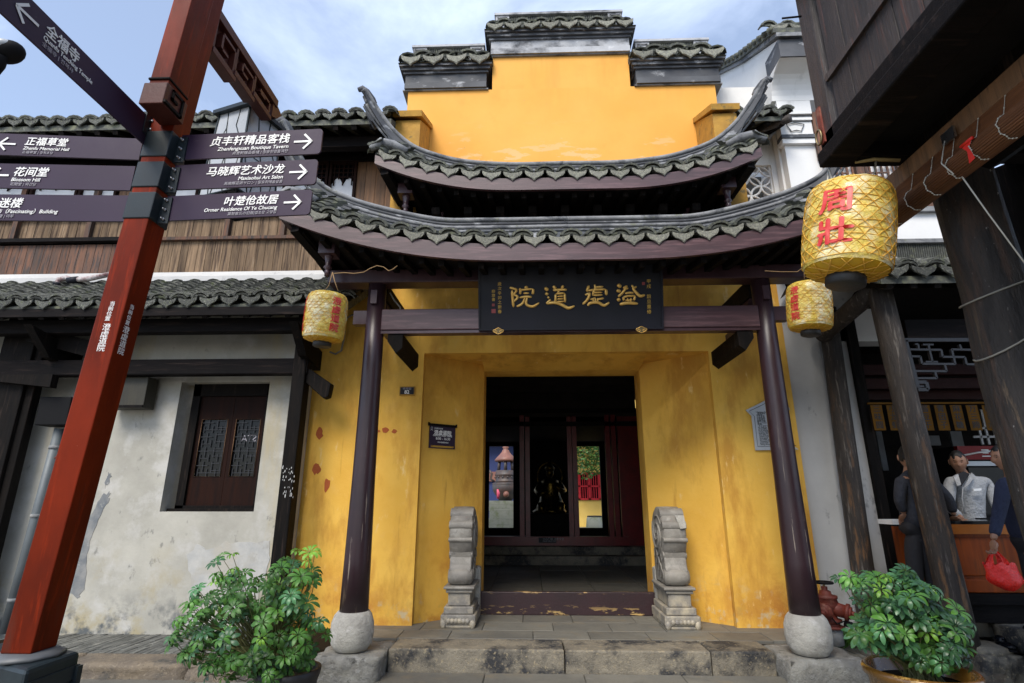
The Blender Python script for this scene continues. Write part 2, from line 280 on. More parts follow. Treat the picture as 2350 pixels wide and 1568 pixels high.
def bevel(o, wd=.01, seg=2):
    m = o.modifiers.new('bevel', 'BEVEL'); m.width = wd; m.segments = seg; m.limit_method = 'ANGLE'; return o
def thing(name, loc, label, cat, group=None, kind=None):
    o = bpy.data.objects.new(name, None); col.objects.link(o); o.location = loc; o['_w'] = list(loc); o.empty_display_size = .1
    o['label'] = label; o['category'] = cat
    if group: o['group'] = group
    if kind: o['kind'] = kind
    return o
def tag(o, label, cat, group=None):
    o['label'] = label; o['category'] = cat
    if group: o['group'] = group
    return o
def struct(name, loc=(0, 0, 0)):
    o = bpy.data.objects.new(name, None); col.objects.link(o); o.location = loc; o['_w'] = list(loc); o['kind'] = 'structure'; return o
def inst(name, me, M, parent):
    """an object sharing mesh me, world matrix M (parent is never rotated)"""
    o = bpy.data.objects.new(name, me); col.objects.link(o); o.parent = parent
    M = M.copy(); M.translation = M.translation - wloc(parent); o.matrix_local = M; return o
def part(parent, name, loc):
    o = bpy.data.objects.new(name, None); col.objects.link(o); o.parent = parent; o.location = Vector(loc) - wloc(parent); o['_w'] = list(loc); return o
def frame_m(o, x, z):
    """matrix with origin o, X axis x, Z axis close to z (Y = Z x X)"""
    x = Vector(x).normalized(); y = Vector(z).cross(x).normalized(); z = x.cross(y)
    return Matrix(((x.x, y.x, z.x, o[0]), (x.y, y.y, z.y, o[1]), (x.z, y.z, z.z, o[2]), (0, 0, 0, 1)))
_txt = {}
def text(body, size, M, mt, parent, name='lettering', bold=.0, ex=.002, align='LEFT', shear=0, vert=False, width=None, wrap=None, sx=1.0):
    """flat lettering: M maps text X to reading direction, text Y to up"""
    c = bpy.data.curves.new('t', 'FONT'); c.body = '\n'.join(body) if vert else body; c.size = size; c.extrude = ex; c.shear = shear
    c.align_x = 'CENTER' if vert else align; c.resolution_u = 3
    if vert: c.space_line = 1.02
    o = bpy.data.objects.new('t', c); col.objects.link(o)
    dg = bpy.context.evaluated_depsgraph_get(); me = bpy.data.meshes.new_from_object(o.evaluated_get(dg), depsgraph=dg)
    bpy.data.objects.remove(o)
    if bold > 0 and len(me.vertices):
        V0 = [v.co.copy() for v in me.vertices]; F0 = [tuple(p.vertices) for p in me.polygons]; b_ = bold * size; VV, FF = [], []
        for i, (dx, dy) in enumerate(((-b_, 0), (b_, 0), (0, b_ * .8), (0, -b_ * .8))):
            FF += [tuple(k + len(VV) for k in f) for f in F0]; VV += [v + Vector((dx, dy, .00015 * i)) for v in V0]
        me = bpy.data.meshes.new(name); me.from_pydata(VV, [], FF)
    me.materials.clear(); me.materials.append(mt)
    if len(me.vertices) and (width or sx != 1):
        x0 = min(v.co.x for v in me.vertices); x1 = max(v.co.x for v in me.vertices); k = width / (x1 - x0) if width else sx
        a = {'LEFT': x0, 'RIGHT': x1, 'CENTER': (x0 + x1) / 2}[align if not vert else 'CENTER']
        for v in me.vertices: v.co.x = (v.co.x - a) * k + (a if not width else 0)
    Mi = M.copy()
    if wrap:
        for v in me.vertices: v.co = wrap(v.co)
    me.name = name
    ob = bpy.data.objects.new(name, me); col.objects.link(ob)
    if parent: ob.parent = parent; Mi.translation = Mi.translation - wloc(parent)
    ob.matrix_local = Mi; return ob
# ================================================================ roof tiles (shared meshes)
def make_drip(mt):
    w = MB(); bot = [(-.5, .50), (-.49, .27), (-.39, .07), (-.25, -.05), (-.11, -.18), (0, -.34)]; top = [(.5, .50), (.38, .42), (.2, .34), (0, .31), (-.2, .34), (-.38, .42)]
    ol = bot + [(-x, z) for x, z in bot[-2::-1]][:-1] + top
    s = .62
    w.prism([(x * .87, 0, z * s) for x, z in ol], (0, .07, 0))
    w.prism([(x * .62, -.022, z * s * .62 - .03) for x, z in ol], (0, .03, 0))
    # the curved pan behind the plate
    a = [(.5, .5), (.38, .42), (.2, .34), (0, .31), (-.2, .34), (-.38, .42), (-.5, .5)]
    w.prism([(x * .84, .05, z * s) for x, z in a] + [(x * .84, .05, z * s - .08) for x, z in a[::-1]], (0, .8, .12))
    return w.mesh('drip_tile', mt)
def make_cap(mt, scallop=True):
    w = MB(); n = 11; ro, ri = .46, .355; A = [math.pi * (.06 + .88 * i / (n - 1)) for i in range(n)]
    def arc(r, y, zz=.0, m=0): return [(r * (1 + (m * (i % 2))) * math.cos(a), y, r * (1 + (m * (i % 2))) * .72 * math.sin(a) + zz) for i, a in enumerate(A)]
    m = .06 if scallop else 0
    o0, o1, i0, i1 = arc(ro, 0, 0, m), arc(ro * .96, .75, .1), arc(ri, 0), arc(ri, .75, .1)
    vs = o0 + o1 + i0 + i1; N = n
    fs = []
    for k in range(n - 1): fs += [(k, k + 1, N + k + 1, N + k), (2 * N + k + 1, 2 * N + k, 3 * N + k, 3 * N + k + 1), (k + 1, k, 2 * N + k, 2 * N + k + 1)]
    fs += [(0, N, 3 * N, 2 * N), (N - 1, 3 * N - 1, 4 * N - 1, 2 * N - 1)]
    w.add(vs, fs)
    w.prism([(x, .16, z) for x, y, z in i0], (0, .04, 0)); 
    w.prism([(x * .66, .10, z * .66) for x, y, z in i0], (0, .07, 0))
    return w.mesh('cap_tile', mt)
TILES = {k: (make_drip(a), make_cap(b)) for k, a, b in (('grey', tile_face, tile), ('moss', tile_moss, tile_moss))}
def eave(parent, curve, n, w, slope=R(30), kind='grey', ends=True, back=0.0, sc=1.0):
    """hang n drip tiles and n+1 cap tiles along curve(t), t in 0..1; each tile is an object"""
    drip, cap = TILES[kind]
    def fr(t, dz=0, dy=0):
        t = min(max(t, 0), 1); p = Vector(curve(t)); e = .004; tg = Vector(curve(min(t + e, 1))) - Vector(curve(max(t - e, 0))); tg.normalize()
        bk = Vector((0, 0, 1)).cross(tg).normalized(); yv = bk * math.cos(slope) + Vector((0, 0, math.sin(slope))); zv = tg.cross(yv).normalized(); yv = zv.cross(tg)
        s = w * sc
        rx = Matrix.Rotation(rnd(-.05, .05), 3, 'Y') @ Matrix.Rotation(rnd(-.05, .05), 3, 'Z')
        Rm = Matrix((tg, yv, zv)).transposed() @ rx
        M = Rm.to_4x4(); M.translation = p + Vector((0, 0, dz)) + bk * dy
        return M @ Matrix.Diagonal((s * rnd(.97, 1.03), s * .8, s * rnd(.95, 1.06), 1))
    def face(t, dz, dy, tilt):
        M = fr(t, dz, dy); return M @ Matrix.Rotation(tilt, 4, 'X')
    for i in range(n):
        inst('drip_tile', drip, face((i + .5) / n, -.02, 0, -slope * .8), parent)
    for i in range(n + 1):
        if not ends and i in (0, n): continue
        inst('cap_tile', cap, face(i / n, .05 * w / .25, .02, -slope * .55), parent)
def courses(parent, bottom, top, n, w, k, mt, name='roof_tiles'):
    """rows of overlapping cap tiles running up the slope between bottom(t) and top(t), with pan tiles between"""
    m = MB()
    for i in range(n + 1):
        t = i / n; b = Vector(bottom(t)); e = Vector(top(t)); d = e - b; tg = Vector((1, 0, 0)); up = tg.cross(d).normalized()
        if up.z < 0: up = -up
        for j in range(k):
            p0 = b + d * (j / k); p1 = b + d * ((j + 1.35) / k); jx = rnd(-.06, .06) * w; hz = rnd(.0, .012)
            A = [math.pi * q / 6 for q in range(7)]
            ro = w * .42; 
            r0 = [p0 + tg * (ro * math.cos(a) + jx) + up * (ro * .75 * math.sin(a) + .028 + hz) for a in A]; r1 = [p1 + tg * (ro * math.cos(a) + jx) + up * (ro * .75 * math.sin(a) + .004) for a in A]
            r2 = [q - up * .022 for q in r0]
            m.grid([r2, r0, r1], False)
        if i < n:
            t2 = (i + .5) / n; b = Vector(bottom(t2)); e = Vector(top(t2)); d = e - b
            for j in range(k):
                p0 = b + d * (j / k); p1 = b + d * ((j + 1.3) / k)
                r0 = [p0 + tg * (w * .32 * q) + up * (w * .14 * q * q + .02) for q in (-1.3, -.6, 0, .6, 1.3)]; r1 = [p1 + tg * (w * .32 * q) + up * (w * .14 * q * q - .005) for q in (-1.3, -.6, 0, .6, 1.3)]
                m.grid([[q - up * .015 for q in r0], r0, r1], False)
    return m.build(name, mt, parent, kind='stuff')

# ================================================================ setting: ground, platform, pavements
g = MB().add([(-60, -40, -.02), (60, -40, -.02), (60, 60, -.02), (-60, 60, -.02)], [(0, 1, 2, 3)]).build('street_ground', road_m); g['kind'] = 'structure'
st = struct('street', (0, 5, 0))
# long street flagstones in front of the temple step
for r_, (y0, y1) in enumerate(((5.25, 5.9), (4.65, 5.245), (4.05, 4.645), (3.4, 4.045))):
    x = -4.2 + .37 * r_
    while x < 4.6:
        L = rnd(.9, 1.6); MB().box(x, x + L - .008, y0, y1 - .004, -.1, rnd(-.002, .004), ch=.006).build('flagstone', slab_m, st); x += L
XC = .46
plat = struct('temple_platform', (XC, 6.2, 0))
MB().box(-2.55, 3.0, 6.0, 8.0, -.1, .165).build('bedding', soil, plat)
for a, b in ((-1.40, .32), (.325, 1.72), (1.725, 2.33)):
    bevel(MB().box(a, b - .006, 5.91 + rnd(-.01, .01), 6.34, -.05, .2, ch=.012).build('kerb_stone', granite, plat), .006)
granite2 = mat('pitted_corner_stone', (.34, .33, .29), (.20, .195, .18), 5, .85, 1.0, 30, layers=(((.46, .45, .42), 8, .55, .68), ((.07, .068, .06), 7, .57, .66), ((.34, .13, .08), 3, .64, .72, (1, 1, 1), .15, .2)), bd=.03)
def rough_block(x0, x1, y0, y1, z0, z1, mt, parent, name='corner_stone', amp=.025):
    m = MB(); nx, ny, nz = 12, 8, 5
    def P3(i, j, k):
        x = x0 + (x1 - x0) * i / nx; y = y0 + (y1 - y0) * j / ny; z = z0 + (z1 - z0) * k / nz
        e = (i in (0, nx)) + (j in (0, ny)) + (k == nz)
        if e and k > 0 and (j == 0 or i in (0, nx)):
            y += rnd(-amp, amp) * (j == 0); x += rnd(-amp, amp) * (i in (0, nx)) * .6
        if e >= 2: z -= rnd(0, amp) * (k == nz); y += amp * .6 * (j == 0)
        return (x, y, z)
    V = {}
    for i in range(nx + 1):
        for j in range(ny + 1):
            for k in range(nz + 1):
                if i in (0, nx) or j in (0, ny) or k in (0, nz): V[i, j, k] = len(m.v); m.v.append(Vector(P3(i, j, k)))
    def q(*c): m.f.append(tuple(V[a] for a in c)); m.sm.append(True)
    for i in range(nx):
        for j in range(ny):
            for k in (0, nz): q((i, j, k), (i + 1, j, k), (i + 1, j + 1, k), (i, j + 1, k))
    for i in range(nx):
        for k in range(nz):
            for j in (0, ny): q((i, j, k), (i + 1, j, k), (i + 1, j, k + 1), (i, j, k + 1))
    for j in range(ny):
        for k in range(nz):
            for i in (0, nx): q((i, j, k), (i, j + 1, k), (i, j + 1, k + 1), (i, j, k + 1))
    return m.build(name, mt, parent)
rough_block(-2.02, -1.41, 5.58, 6.25, -.05, .2, granite2, plat)
rough_block(2.335, 3.04, 5.60, 6.25, -.05, .2, granite2, plat)
def slabrow(y0, y1, xs):
    for a, b in zip(xs[:-1], xs[1:]):
        MB().box(a, b - .006, y0, y1 - .006, .1, .2 + rnd(-.002, .002), ch=.004).build('paving_slab', slab_m, plat)
slabrow(6.345, 6.72, [-2.0, -1.42, -.88, .02, .62, 1.25, 1.95, 2.5, 3.02])
slabrow(6.72, 7.15, [-2.0, -1.25, -.55, .25, .9, 1.5, 2.2, 3.02])
slabrow(7.15, 7.72, [-1.5, -.8, -.1, .5, 1.25, 1.8, 2.5])
# pavements of thin bricks set on edge, kerb stones in front
for nm, xa, xb, ya, yb, zt in (('brick_pavement', -5.9, -2.03, 5.99, 6.78, .12), ('brick_pavement', 3.05, 4.25, 5.85, 6.8, .09)):
    pv = struct(nm, ((xa + xb) / 2, ya, 0)); MB().box(xa, xb, ya, yb + .2, -.05, zt - .02).build('bedding', soil, pv)
    bx = None; x = xa; i = 0
    while x < xb - .03:
        y = ya - .12 * (i % 2)
        while y < yb:
            y1 = min(y + .24, yb); y0 = max(y, ya)
            if y1 - y0 > .04 and (xb < 0 and x > -5.35 or xb > 0): MB().box(x, x + .056, y0, y1 - .005, zt - .06, zt + rnd(-.003, .004), ch=.003).build('brick', brick_m, pv)
            y += .245
        x += .062; i += 1
kb = struct('pavement_kerb', (-3.7, 5.8, 0))
for a, b in ((-6.6, -5.3), (-5.29, -4.42), (-4.41, -3.20), (-3.19, -2.06)):
    rough_block(a, b - .012, 5.57 + rnd(-.03, .03), 5.98, -.05, .13, curb_st, kb, 'kerb_stone', .022)
for a, b, y0 in ((3.06, 3.62, 5.62), (3.63, 4.3, 5.66)): rough_block(a, b, y0, 5.84, -.05, .10, curb_st, kb, 'kerb_stone', .012)

# ================================================================ temple gate
gate = thing('temple_gate', (XC, 6.9, .2), 'yellow temple gatehouse with two tiers of upswept tiled eaves and a stepped gable', 'temple gate')
Yw = 6.92
# lower wall with the splayed recess
zt = 5.6
OL, OR_, OT = -1.385, 2.335, 3.46       # outer opening
IL, IR, IT = -.645, 1.565, 3.375         # door opening at the back of the splay
YD = 7.62
wall = MB()
wall.box(-2.93, OL, Yw, 8.0, .1, zt); wall.box(OR_, 3.33, Yw, 8.0, .1, zt); wall.box(OL, OR_, Yw, 8.0, OT, zt)
L_, R_ = OL, OR_
wall.build('wall', yellow_lo, gate)
# splays (left, right, head) and inner leaf
jl = MB().prism([(OL, Yw + .10, .1), (OL, 8.0, .1), (IL, 8.0, .1), (IL, YD, .1)], (0, 0, OT - .1)); jl.build('splayed_jamb', yellow_lo, gate)
jr = MB().prism([(OR_, Yw + .10, .1), (IR, YD, .1), (IR, 8.0, .1), (OR_, 8.0, .1)], (0, 0, OT - .1)); jr.build('splayed_jamb', yellow_lo, gate)
MB().prism([(IL, Yw + .10, OT), (IL, YD, IT), (IL, 8.0, IT), (IL, 8.0, OT)], (IR - IL, 0, 0)).build('splayed_head', yellow_lo, gate)
# red-brown spots where the yellow coat has come off, left of the column
for (px, py, rx, rz) in ((733, 995, .055, .075), (726, 1077, .055, .07), (750, 1112, .04, .10), (885, 988, .05, .035), (905, 990, .035, .03), (868, 990, .03, .02)):
    c = PY(px, py, Yw); n = 13
    MB().prism([(c.x + rx * math.cos(2 * math.pi * i / n) * rnd(.6, 1.2), Yw - .003, c.z + rz * math.sin(2 * math.pi * i / n) * rnd(.6, 1.2)) for i in range(n)], (0, .01, 0)).build('bare_patch', brick_red, gate)
# threshold board
bevel(MB().box(IL, IR, 7.56, 7.64, .2, .47).build('threshold', thresh_p, gate), .008)
for x, s in ((IL, -1), (IR, 1)):
    MB().box(min(x, x + s * .09), max(x, x + s * .09), 7.46, 7.62, .2, .78, ch=.02).build('gate_stone', stone_lt, gate)
# columns
def column(x):
    c = part(gate, 'column', (x, 5.83, .2))
    MB().lathe([(.140, .53), (.132, 1.0), (.118, 1.8), (.106, 3.0), (.100, 4.15)], (x, 5.83, 0), 28).build('shaft', purple_col, c)
    m = MB().lathe([(.11, .2), (.155, .212), (.195, .27), (.208, .36), (.203, .45), (.178, .52), (.15, .552)], (x, 5.83, 0), 28, wob=.012); m.build('ball_base', stone_lt, c)
    MB().box(x - .035, x + .035, 5.70, 5.75, 3.72, 3.88).build('wooden_wedge', purple, c)
    s = -1 if x < 0 else 1
    MB().box(min(x + s * .09, x + s * .24), max(x + s * .09, x + s * .24), 5.78, 5.88, 3.5, 3.66).build('tenon', purple, c)
column(-1.745); column(2.625)
# beam between the columns, brackets under its ends
bevel(MB().box(-1.66, 2.54, 5.76, 5.90, 3.42, 3.67).build('beam', fascia_p, gate), .012)
MB().box(-1.66, 2.54, 5.775, 5.885, 3.385, 3.418).build('beam_lip', purple, gate)
for x, s in ((-1.58, 1), (2.46, -1)):
    MB().prism([(x, 5.79, 3.38), (x + s * .17, 5.79, 3.38), (x + s * .17, 5.79, 3.22), (x + s * .10, 5.79, 3.16), (x, 5.79, 3.30)], (0, .9, 0)).build('bracket', black_wood, gate)
bevel(MB().box(-2.3, 3.2, 5.72, 5.94, 3.98, 4.14).build('lintel', purple, gate), .01)
for x in (-1.74, 2.62):
    MB().beam((x, 5.9, 3.60), (x, 6.95, 3.60), .09, .14).build('tie_beam', purple, gate)
    MB().beam((x, 5.95, 3.95), (x, 6.95, 3.95), .16, .2).build('tie_beam', black_wood, gate)
    for k, dz in enumerate((.0, .16)):
        MB().prism([(x - .05, 5.95 + .2 * k, 3.9 - dz), (x - .05, 6.5, 3.9 - dz), (x - .05, 6.4, 3.72 - dz), (x - .05, 6.1 + .15 * k, 3.8 - dz)], (.1, 0, 0)).build('carved_brace', purple, gate)

def lerp(a, b, t): return a + (b - a) * t
def interp(pts, t):
    n = len(pts) - 1; f = min(max(t, 0), 1) * n; i = min(int(f), n - 1); u = f - i
    p0 = pts[max(i - 1, 0)]; p1 = pts[i]; p2 = pts[i + 1]; p3 = pts[min(i + 2, n)]
    return .5 * ((2 * p1) + (p2 - p0) * u + (2 * p0 - 5 * p1 + 4 * p2 - p3) * u * u + (3 * p1 - p0 - 3 * p2 + p3) * u ** 3)
def roof_tier(name, xc, hw, Yf, Yc, zc, zk, fh, x0, n_tiles, Yr, horn, side_end, soffit_to, label, nside=6, drop=.30):
    """horn: right-hand half of the ridge line from the middle out to the tip, as (half width, Y, z)"""
    rf = part(gate, name, (xc, Yf, zc)); rf['label'] = label
    def lift(x): a = max(0, (abs(x) / hw - x0) / (1 - x0)); return a ** 2.2
    def fr(x): return Vector((xc + x, lerp(Yf, Yc, lift(x)), lerp(zc, zk, lift(x))))
    N = 60; xs = [-hw + 2 * hw * i / N for i in range(N + 1)]
    m = MB()
    rows = [[], [], [], []]
    for x in xs:
        p = fr(x); h = fh * (1 - .25 * lift(x))
        rows[0].append(p); rows[1].append(p + Vector((0, 0, h))); rows[2].append(p + Vector((0, .045, h))); rows[3].append(p + Vector((0, .045, 0)))
    m.grid(rows + [rows[0]], False); m.add([rows[i][0] for i in range(4)], [(0, 1, 2, 3)]); m.add([rows[i][-1] for i in range(4)], [(0, 1, 2, 3)])
    m.build('fascia', fascia_p, rf)
    # side eaves, running back to the wall
    for s in (-1, 1):
        a = fr(s * hw); b = Vector((xc + s * side_end[0], side_end[1], side_end[2])); K = 14; rr = [[], [], [], []]
        for i in range(K + 1):
            t = i / K; p = a.lerp(b, t); p.z -= (side_end[3]) * 4 * t * (1 - t); p.x -= s * .10 * 4 * t * (1 - t)
            rr[0].append(p + Vector((0, .03, 0))); rr[1].append(p + Vector((0, .03, fh * .75))); rr[2].append(p + Vector((-s * .05, .03, fh * .75))); rr[3].append(p + Vector((-s * .05, .03, 0)))
        mm = MB().grid(rr + [rr[0]], False); mm.build('side_fascia', purple, rf)
        def sc(t, a=a, b=b, s=s):
            p = a.lerp(b, t); p.z -= side_end[3] * 4 * t * (1 - t); p.x -= s * .10 * 4 * t * (1 - t); return p + Vector((s * .03, .05, fh * .75 + .04))
        if s < 0: eave(rf, lambda t: sc(1 - t), nside, .24, R(22), 'moss')
        else: eave(rf, sc, nside, .24, R(22), 'moss')
    # soffit: boards between the eaves and the inner frame
    so = MB(); A = []; B = []; Cc = []
    for x in xs:
        p = fr(x); A.append(p + Vector((0, .05, .02))); q = Vector((xc + x * .93, soffit_to[0], soffit_to[1])); B.append(p.lerp(q, .5) + Vector((0, 0, .03))); Cc.append(q)
    so.grid([A, B, Cc], False); so.grid([[v + Vector((0, 0, .03)) for v in r_] for r_ in (A, B, Cc)], False)
    for s in (-1, 1):
        i0 = -1 if s > 0 else 0; a = A[i0]; b = Vector((xc + s * side_end[0], side_end[1], side_end[2] + .02)); q = Cc[i0]; b2 = Vector((q.x, side_end[1], soffit_to[1]))
        so.grid([[a, B[i0], q], [b.lerp(a, .5) - Vector((s * .1, 0, side_end[3] - .02)), q.lerp(b2, .5).lerp(a.lerp(b, .5), .5), q.lerp(b2, .5)], [b, b.lerp(b2, .5), b2]], False)
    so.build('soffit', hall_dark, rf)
    for i in range(n_tiles + 4):
        x = -hw * .93 + 2 * hw * .93 * i / (n_tiles + 3); p = fr(x) + Vector((0, .10, -.015)); q = Vector((xc + x * .93, soffit_to[0] - .03, soffit_to[1] - .03))
        MB().beam(p, q, .06, .07).build('rafter', black_wood, rf)
    # tile bed and rows up to the ridge
    def eb(t): p = fr(-hw + 2 * hw * t); return p + Vector((0, -.02, fh * (1 - .25 * lift(-hw + 2 * hw * t)) + .03))
    H = [Vector(h) for h in horn]
    def rline(s, t): p = interp(H, t); return Vector((xc + s * p.x, p.y, p.z))
    xe = H[-1].x
    def ridge_at(x):
        lo, hi = 0., 1.
        for _ in range(24):
            mid = (lo + hi) / 2
            if interp(H, mid).x < abs(x): lo = mid
            else: hi = mid
        p = interp(H, lo); return Vector((xc + x, p.y, p.z))
    def top(t):
        x = -hw + 2 * hw * t; xx = x * .9; r_ = ridge_at(xx); f = fr(x); l_ = lift(x)
        flat = Vector((r_.x, Yr, H[0].z - drop)); cor = Vector((r_.x * 1.0, f.y + .16, f.z + fh + .16))
        return flat.lerp(cor, min(1, l_ * 1.25))
    bed = MB(); e0 = [eb(t / 40) - Vector((0, -.03, .05)) for t in range(41)]; e1 = [top(t / 40) - Vector((0, 0, .03)) for t in range(41)]
    bed.grid([e0, e1, [p + Vector((0, .0, -.12)) for p in e1], [p + Vector((0, .02, -.02)) for p in e0]], False).build('tile_bed', ridge, rf)
    courses(rf, lambda t: eb(t) + Vector((0, .06, -.01)), top, n_tiles, 2 * hw / n_tiles, 5, tile)
    eave(rf, eb, n_tiles, 2 * hw / n_tiles, R(30))
    # ridge: plaster body with three mouldings on top, sweeping out to the horns
    N = 56; ts = [i / N for i in range(N + 1)]
    for s in (-1, 1):
        body = MB(); lo_, to_ = [], []
        r0, r1, r2, r3 = [], [], [], []
        for t in ts:
            p = rline(s, t); x = p.x - xc; ax = abs(x)
            f = fr(s * min(ax, hw)); base = top(.5 + .5 * s * min(ax / .9, hw) / hw)
            zb = base.z - .06
            if ax > hw * .9: zb = max(zb, p.z - max(.16, .42 - 1.1 * (ax - hw * .9)))
            zb = min(zb, p.z - .13)
            if t > .72: zb = max(zb, p.z - lerp(.34, .06, (t - .72) / .28))
            wd = .075
            r0.append(Vector((p.x, p.y - wd, zb))); r1.append(Vector((p.x, p.y - wd, p.z - .045))); r2.append(Vector((p.x, p.y + wd, p.z - .045))); r3.append(Vector((p.x, p.y + wd, zb)))
        body.grid([r0, r1, r2, r3, r0], False); body.add([r_[-1] for r_ in (r0, r1, r2, r3)], [(0, 1, 2, 3)])
        k_ = [Vector((a.x, a.y - .006, max(b.z - .125, a.z))) for a, b in zip(r0, r1)]; MB().grid([k_, [Vector((b.x, b.y - .006, b.z)) for b in r1]], False).build('dark_strip', band_d, rf)  # flat dark strip laid on the ridge face, no recess cut
        body.build('ridge_body', ridge, rf)
        for dz, rad, mt2 in ((-.016, .030, ridge_lt), (-.066, .016, band_d), (-.112, .022, ridge_lt), (-.160, .014, ridge)):
            mm = MB(); P = []
            for t in ts:
                if dz < -.1 and t > .86: break
                p = rline(s, t); tt = (rline(s, min(t + .01, 1)) - rline(s, max(t - .01, 0))).normalized(); nrm = Vector((-tt.z * s, 0, tt.x * s)) if True else None
                if nrm.z < 0: nrm = -nrm
                P.append(p + nrm * dz + Vector((0, -.076, 0)))
            mm.tube(P, [rad] * len(P), 6); mm.build('ridge_moulding', mt2, rf)
        # stepped collars under the horn and the curled tip
        for k in range(3):
            ta, tb = .74 + .065 * k, .805 + .065 * k; A = [rline(s, lerp(ta, tb, q / 4)) for q in range(5)]; top_, bot_ = [], []
            for q, p in enumerate(A):
                t = lerp(ta, tb, q / 4); tt = (rline(s, min(t + .01, 1)) - rline(s, t - .01)).normalized(); nr = Vector((-tt.z * s, 0, tt.x * s)); nr = -nr if nr.z < 0 else nr
                top_.append(p - nr * .03 + Vector((0, -.085, 0))); bot_.append(p - nr * (.190 - .038 * k) + Vector((0, -.085, 0)))
            o = MB().prism(top_ + bot_[::-1], (0, .17, 0)).build('horn_step', band_d, rf); bevel(o, .006, 1)
        p = rline(s, 1); tt = (rline(s, 1) - rline(s, .97)).normalized(); mm = MB()
        q = rline(s, .90); P = [rline(s, .86), q, rline(s, .95), p, p + tt * .05 + Vector((s * .03, 0, 0)), p + tt * .045 + Vector((s * .085, 0, -.012))]
        mm.tube(P, [.035, .050, .047, .045, .042, .028], 10); mm.build('horn_tip', band_d, rf)
        # corner cap
        c = fr(s * hw) + Vector((0, 0, fh))
        MB().tube([c + Vector((s * .05, -.03, .03)), c + Vector((-s * .06, .0, .13)), c + Vector((-s * .20, .04, .12)), c + Vector((-s * .36, .06, .05))], [.035, .06, .06, .04], 8).build('corner_cap', ridge_lt, rf)
        MB().beam(fr(s * hw * .95) + Vector((0, .06, -.01)), Vector((xc + s * hw * .86, soffit_to[0], soffit_to[1] - .08)), .10, .12).build('corner_beam', black_wood, rf)
        # hanging flower post below the corner
        hp = fr(s * hw * .86) + Vector((0, .32, 0)); MB().box(hp.x - .09, hp.x + .09, hp.y - .09, hp.y + .09, hp.z - .12, hp.z + .02).build('hanging_block', purple, rf)
        MB().lathe([(.03, .0), (.035, .05), (.022, .08), (.05, .10), (.03, .13), (.045, .22), (.06, .25)], (hp.x, hp.y, hp.z - .36), 8).build('hanging_flower', purple, rf)
    return rf
def hp(px, py, Y): p = PY(px, py, Y); return (abs(p.x - XC), Y, p.z)
lower = roof_tier('lower_roof', XC, 3.10, 5.22, 5.10, 4.00, 4.47, .19, .18, 24, 5.80,
                  [(0, 5.80, 4.765), (1.0, 5.80, 4.765), hp(1004, 508, 5.80), hp(878, 482, 5.76), hp(795, 456, 5.70), hp(740, 426, 5.62), hp(700, 371, 5.52), hp(674, 318, 5.42), hp(657, 285, 5.34)],
                  (3.05, 6.9, 4.42, .12), (6.2, 4.16), 'wide lower roof sweeping up at both corners')
upper = roof_tier('upper_roof', XC, 2.28, 5.65, 5.58, 5.10, 5.45, .155, .25, 18, 6.20,
                  [(0, 6.20, 5.785), (.7, 6.20, 5.785), hp(1068, 376, 6.20), hp(1001, 361, 6.18), hp(951, 341, 6.12), hp(910, 308, 6.05), hp(880, 270, 5.96), hp(858, 236, 5.88), hp(842, 212, 5.80)],
                  (2.30, 6.9, 5.50, .03), (6.45, 5.22), 'smaller upper roof set back under the stepped gable', nside=5, drop=.20)
# frame between the two roofs
MB().box(XC - 1.95, XC + 1.95, 6.36, 6.46, 4.80, 5.22).build('upper_panel', black_wood, gate)
for x in (-1.57, 1.57):
    if True: MB().box(XC + x * 1.02 - .06, XC + x * 1.02 + .06, 6.20, 6.34, 4.70, 5.14).build('short_post', purple, gate)
for i in range(9):
    x = XC - 1.6 + .4 * i; MB().prism([(x - .05, 5.98, 5.08), (x - .05, 6.3, 5.02), (x - .05, 6.3, 4.86), (x - .05, 6.12, 4.90), (x - .05, 6.0, 5.0)], (.1, 0, 0)).build('bracket_arm', black_wood, gate)
MB().box(-1.66, 2.58, 6.1, 6.3, 4.55, 4.74).build('curb_beam', purple, gate)

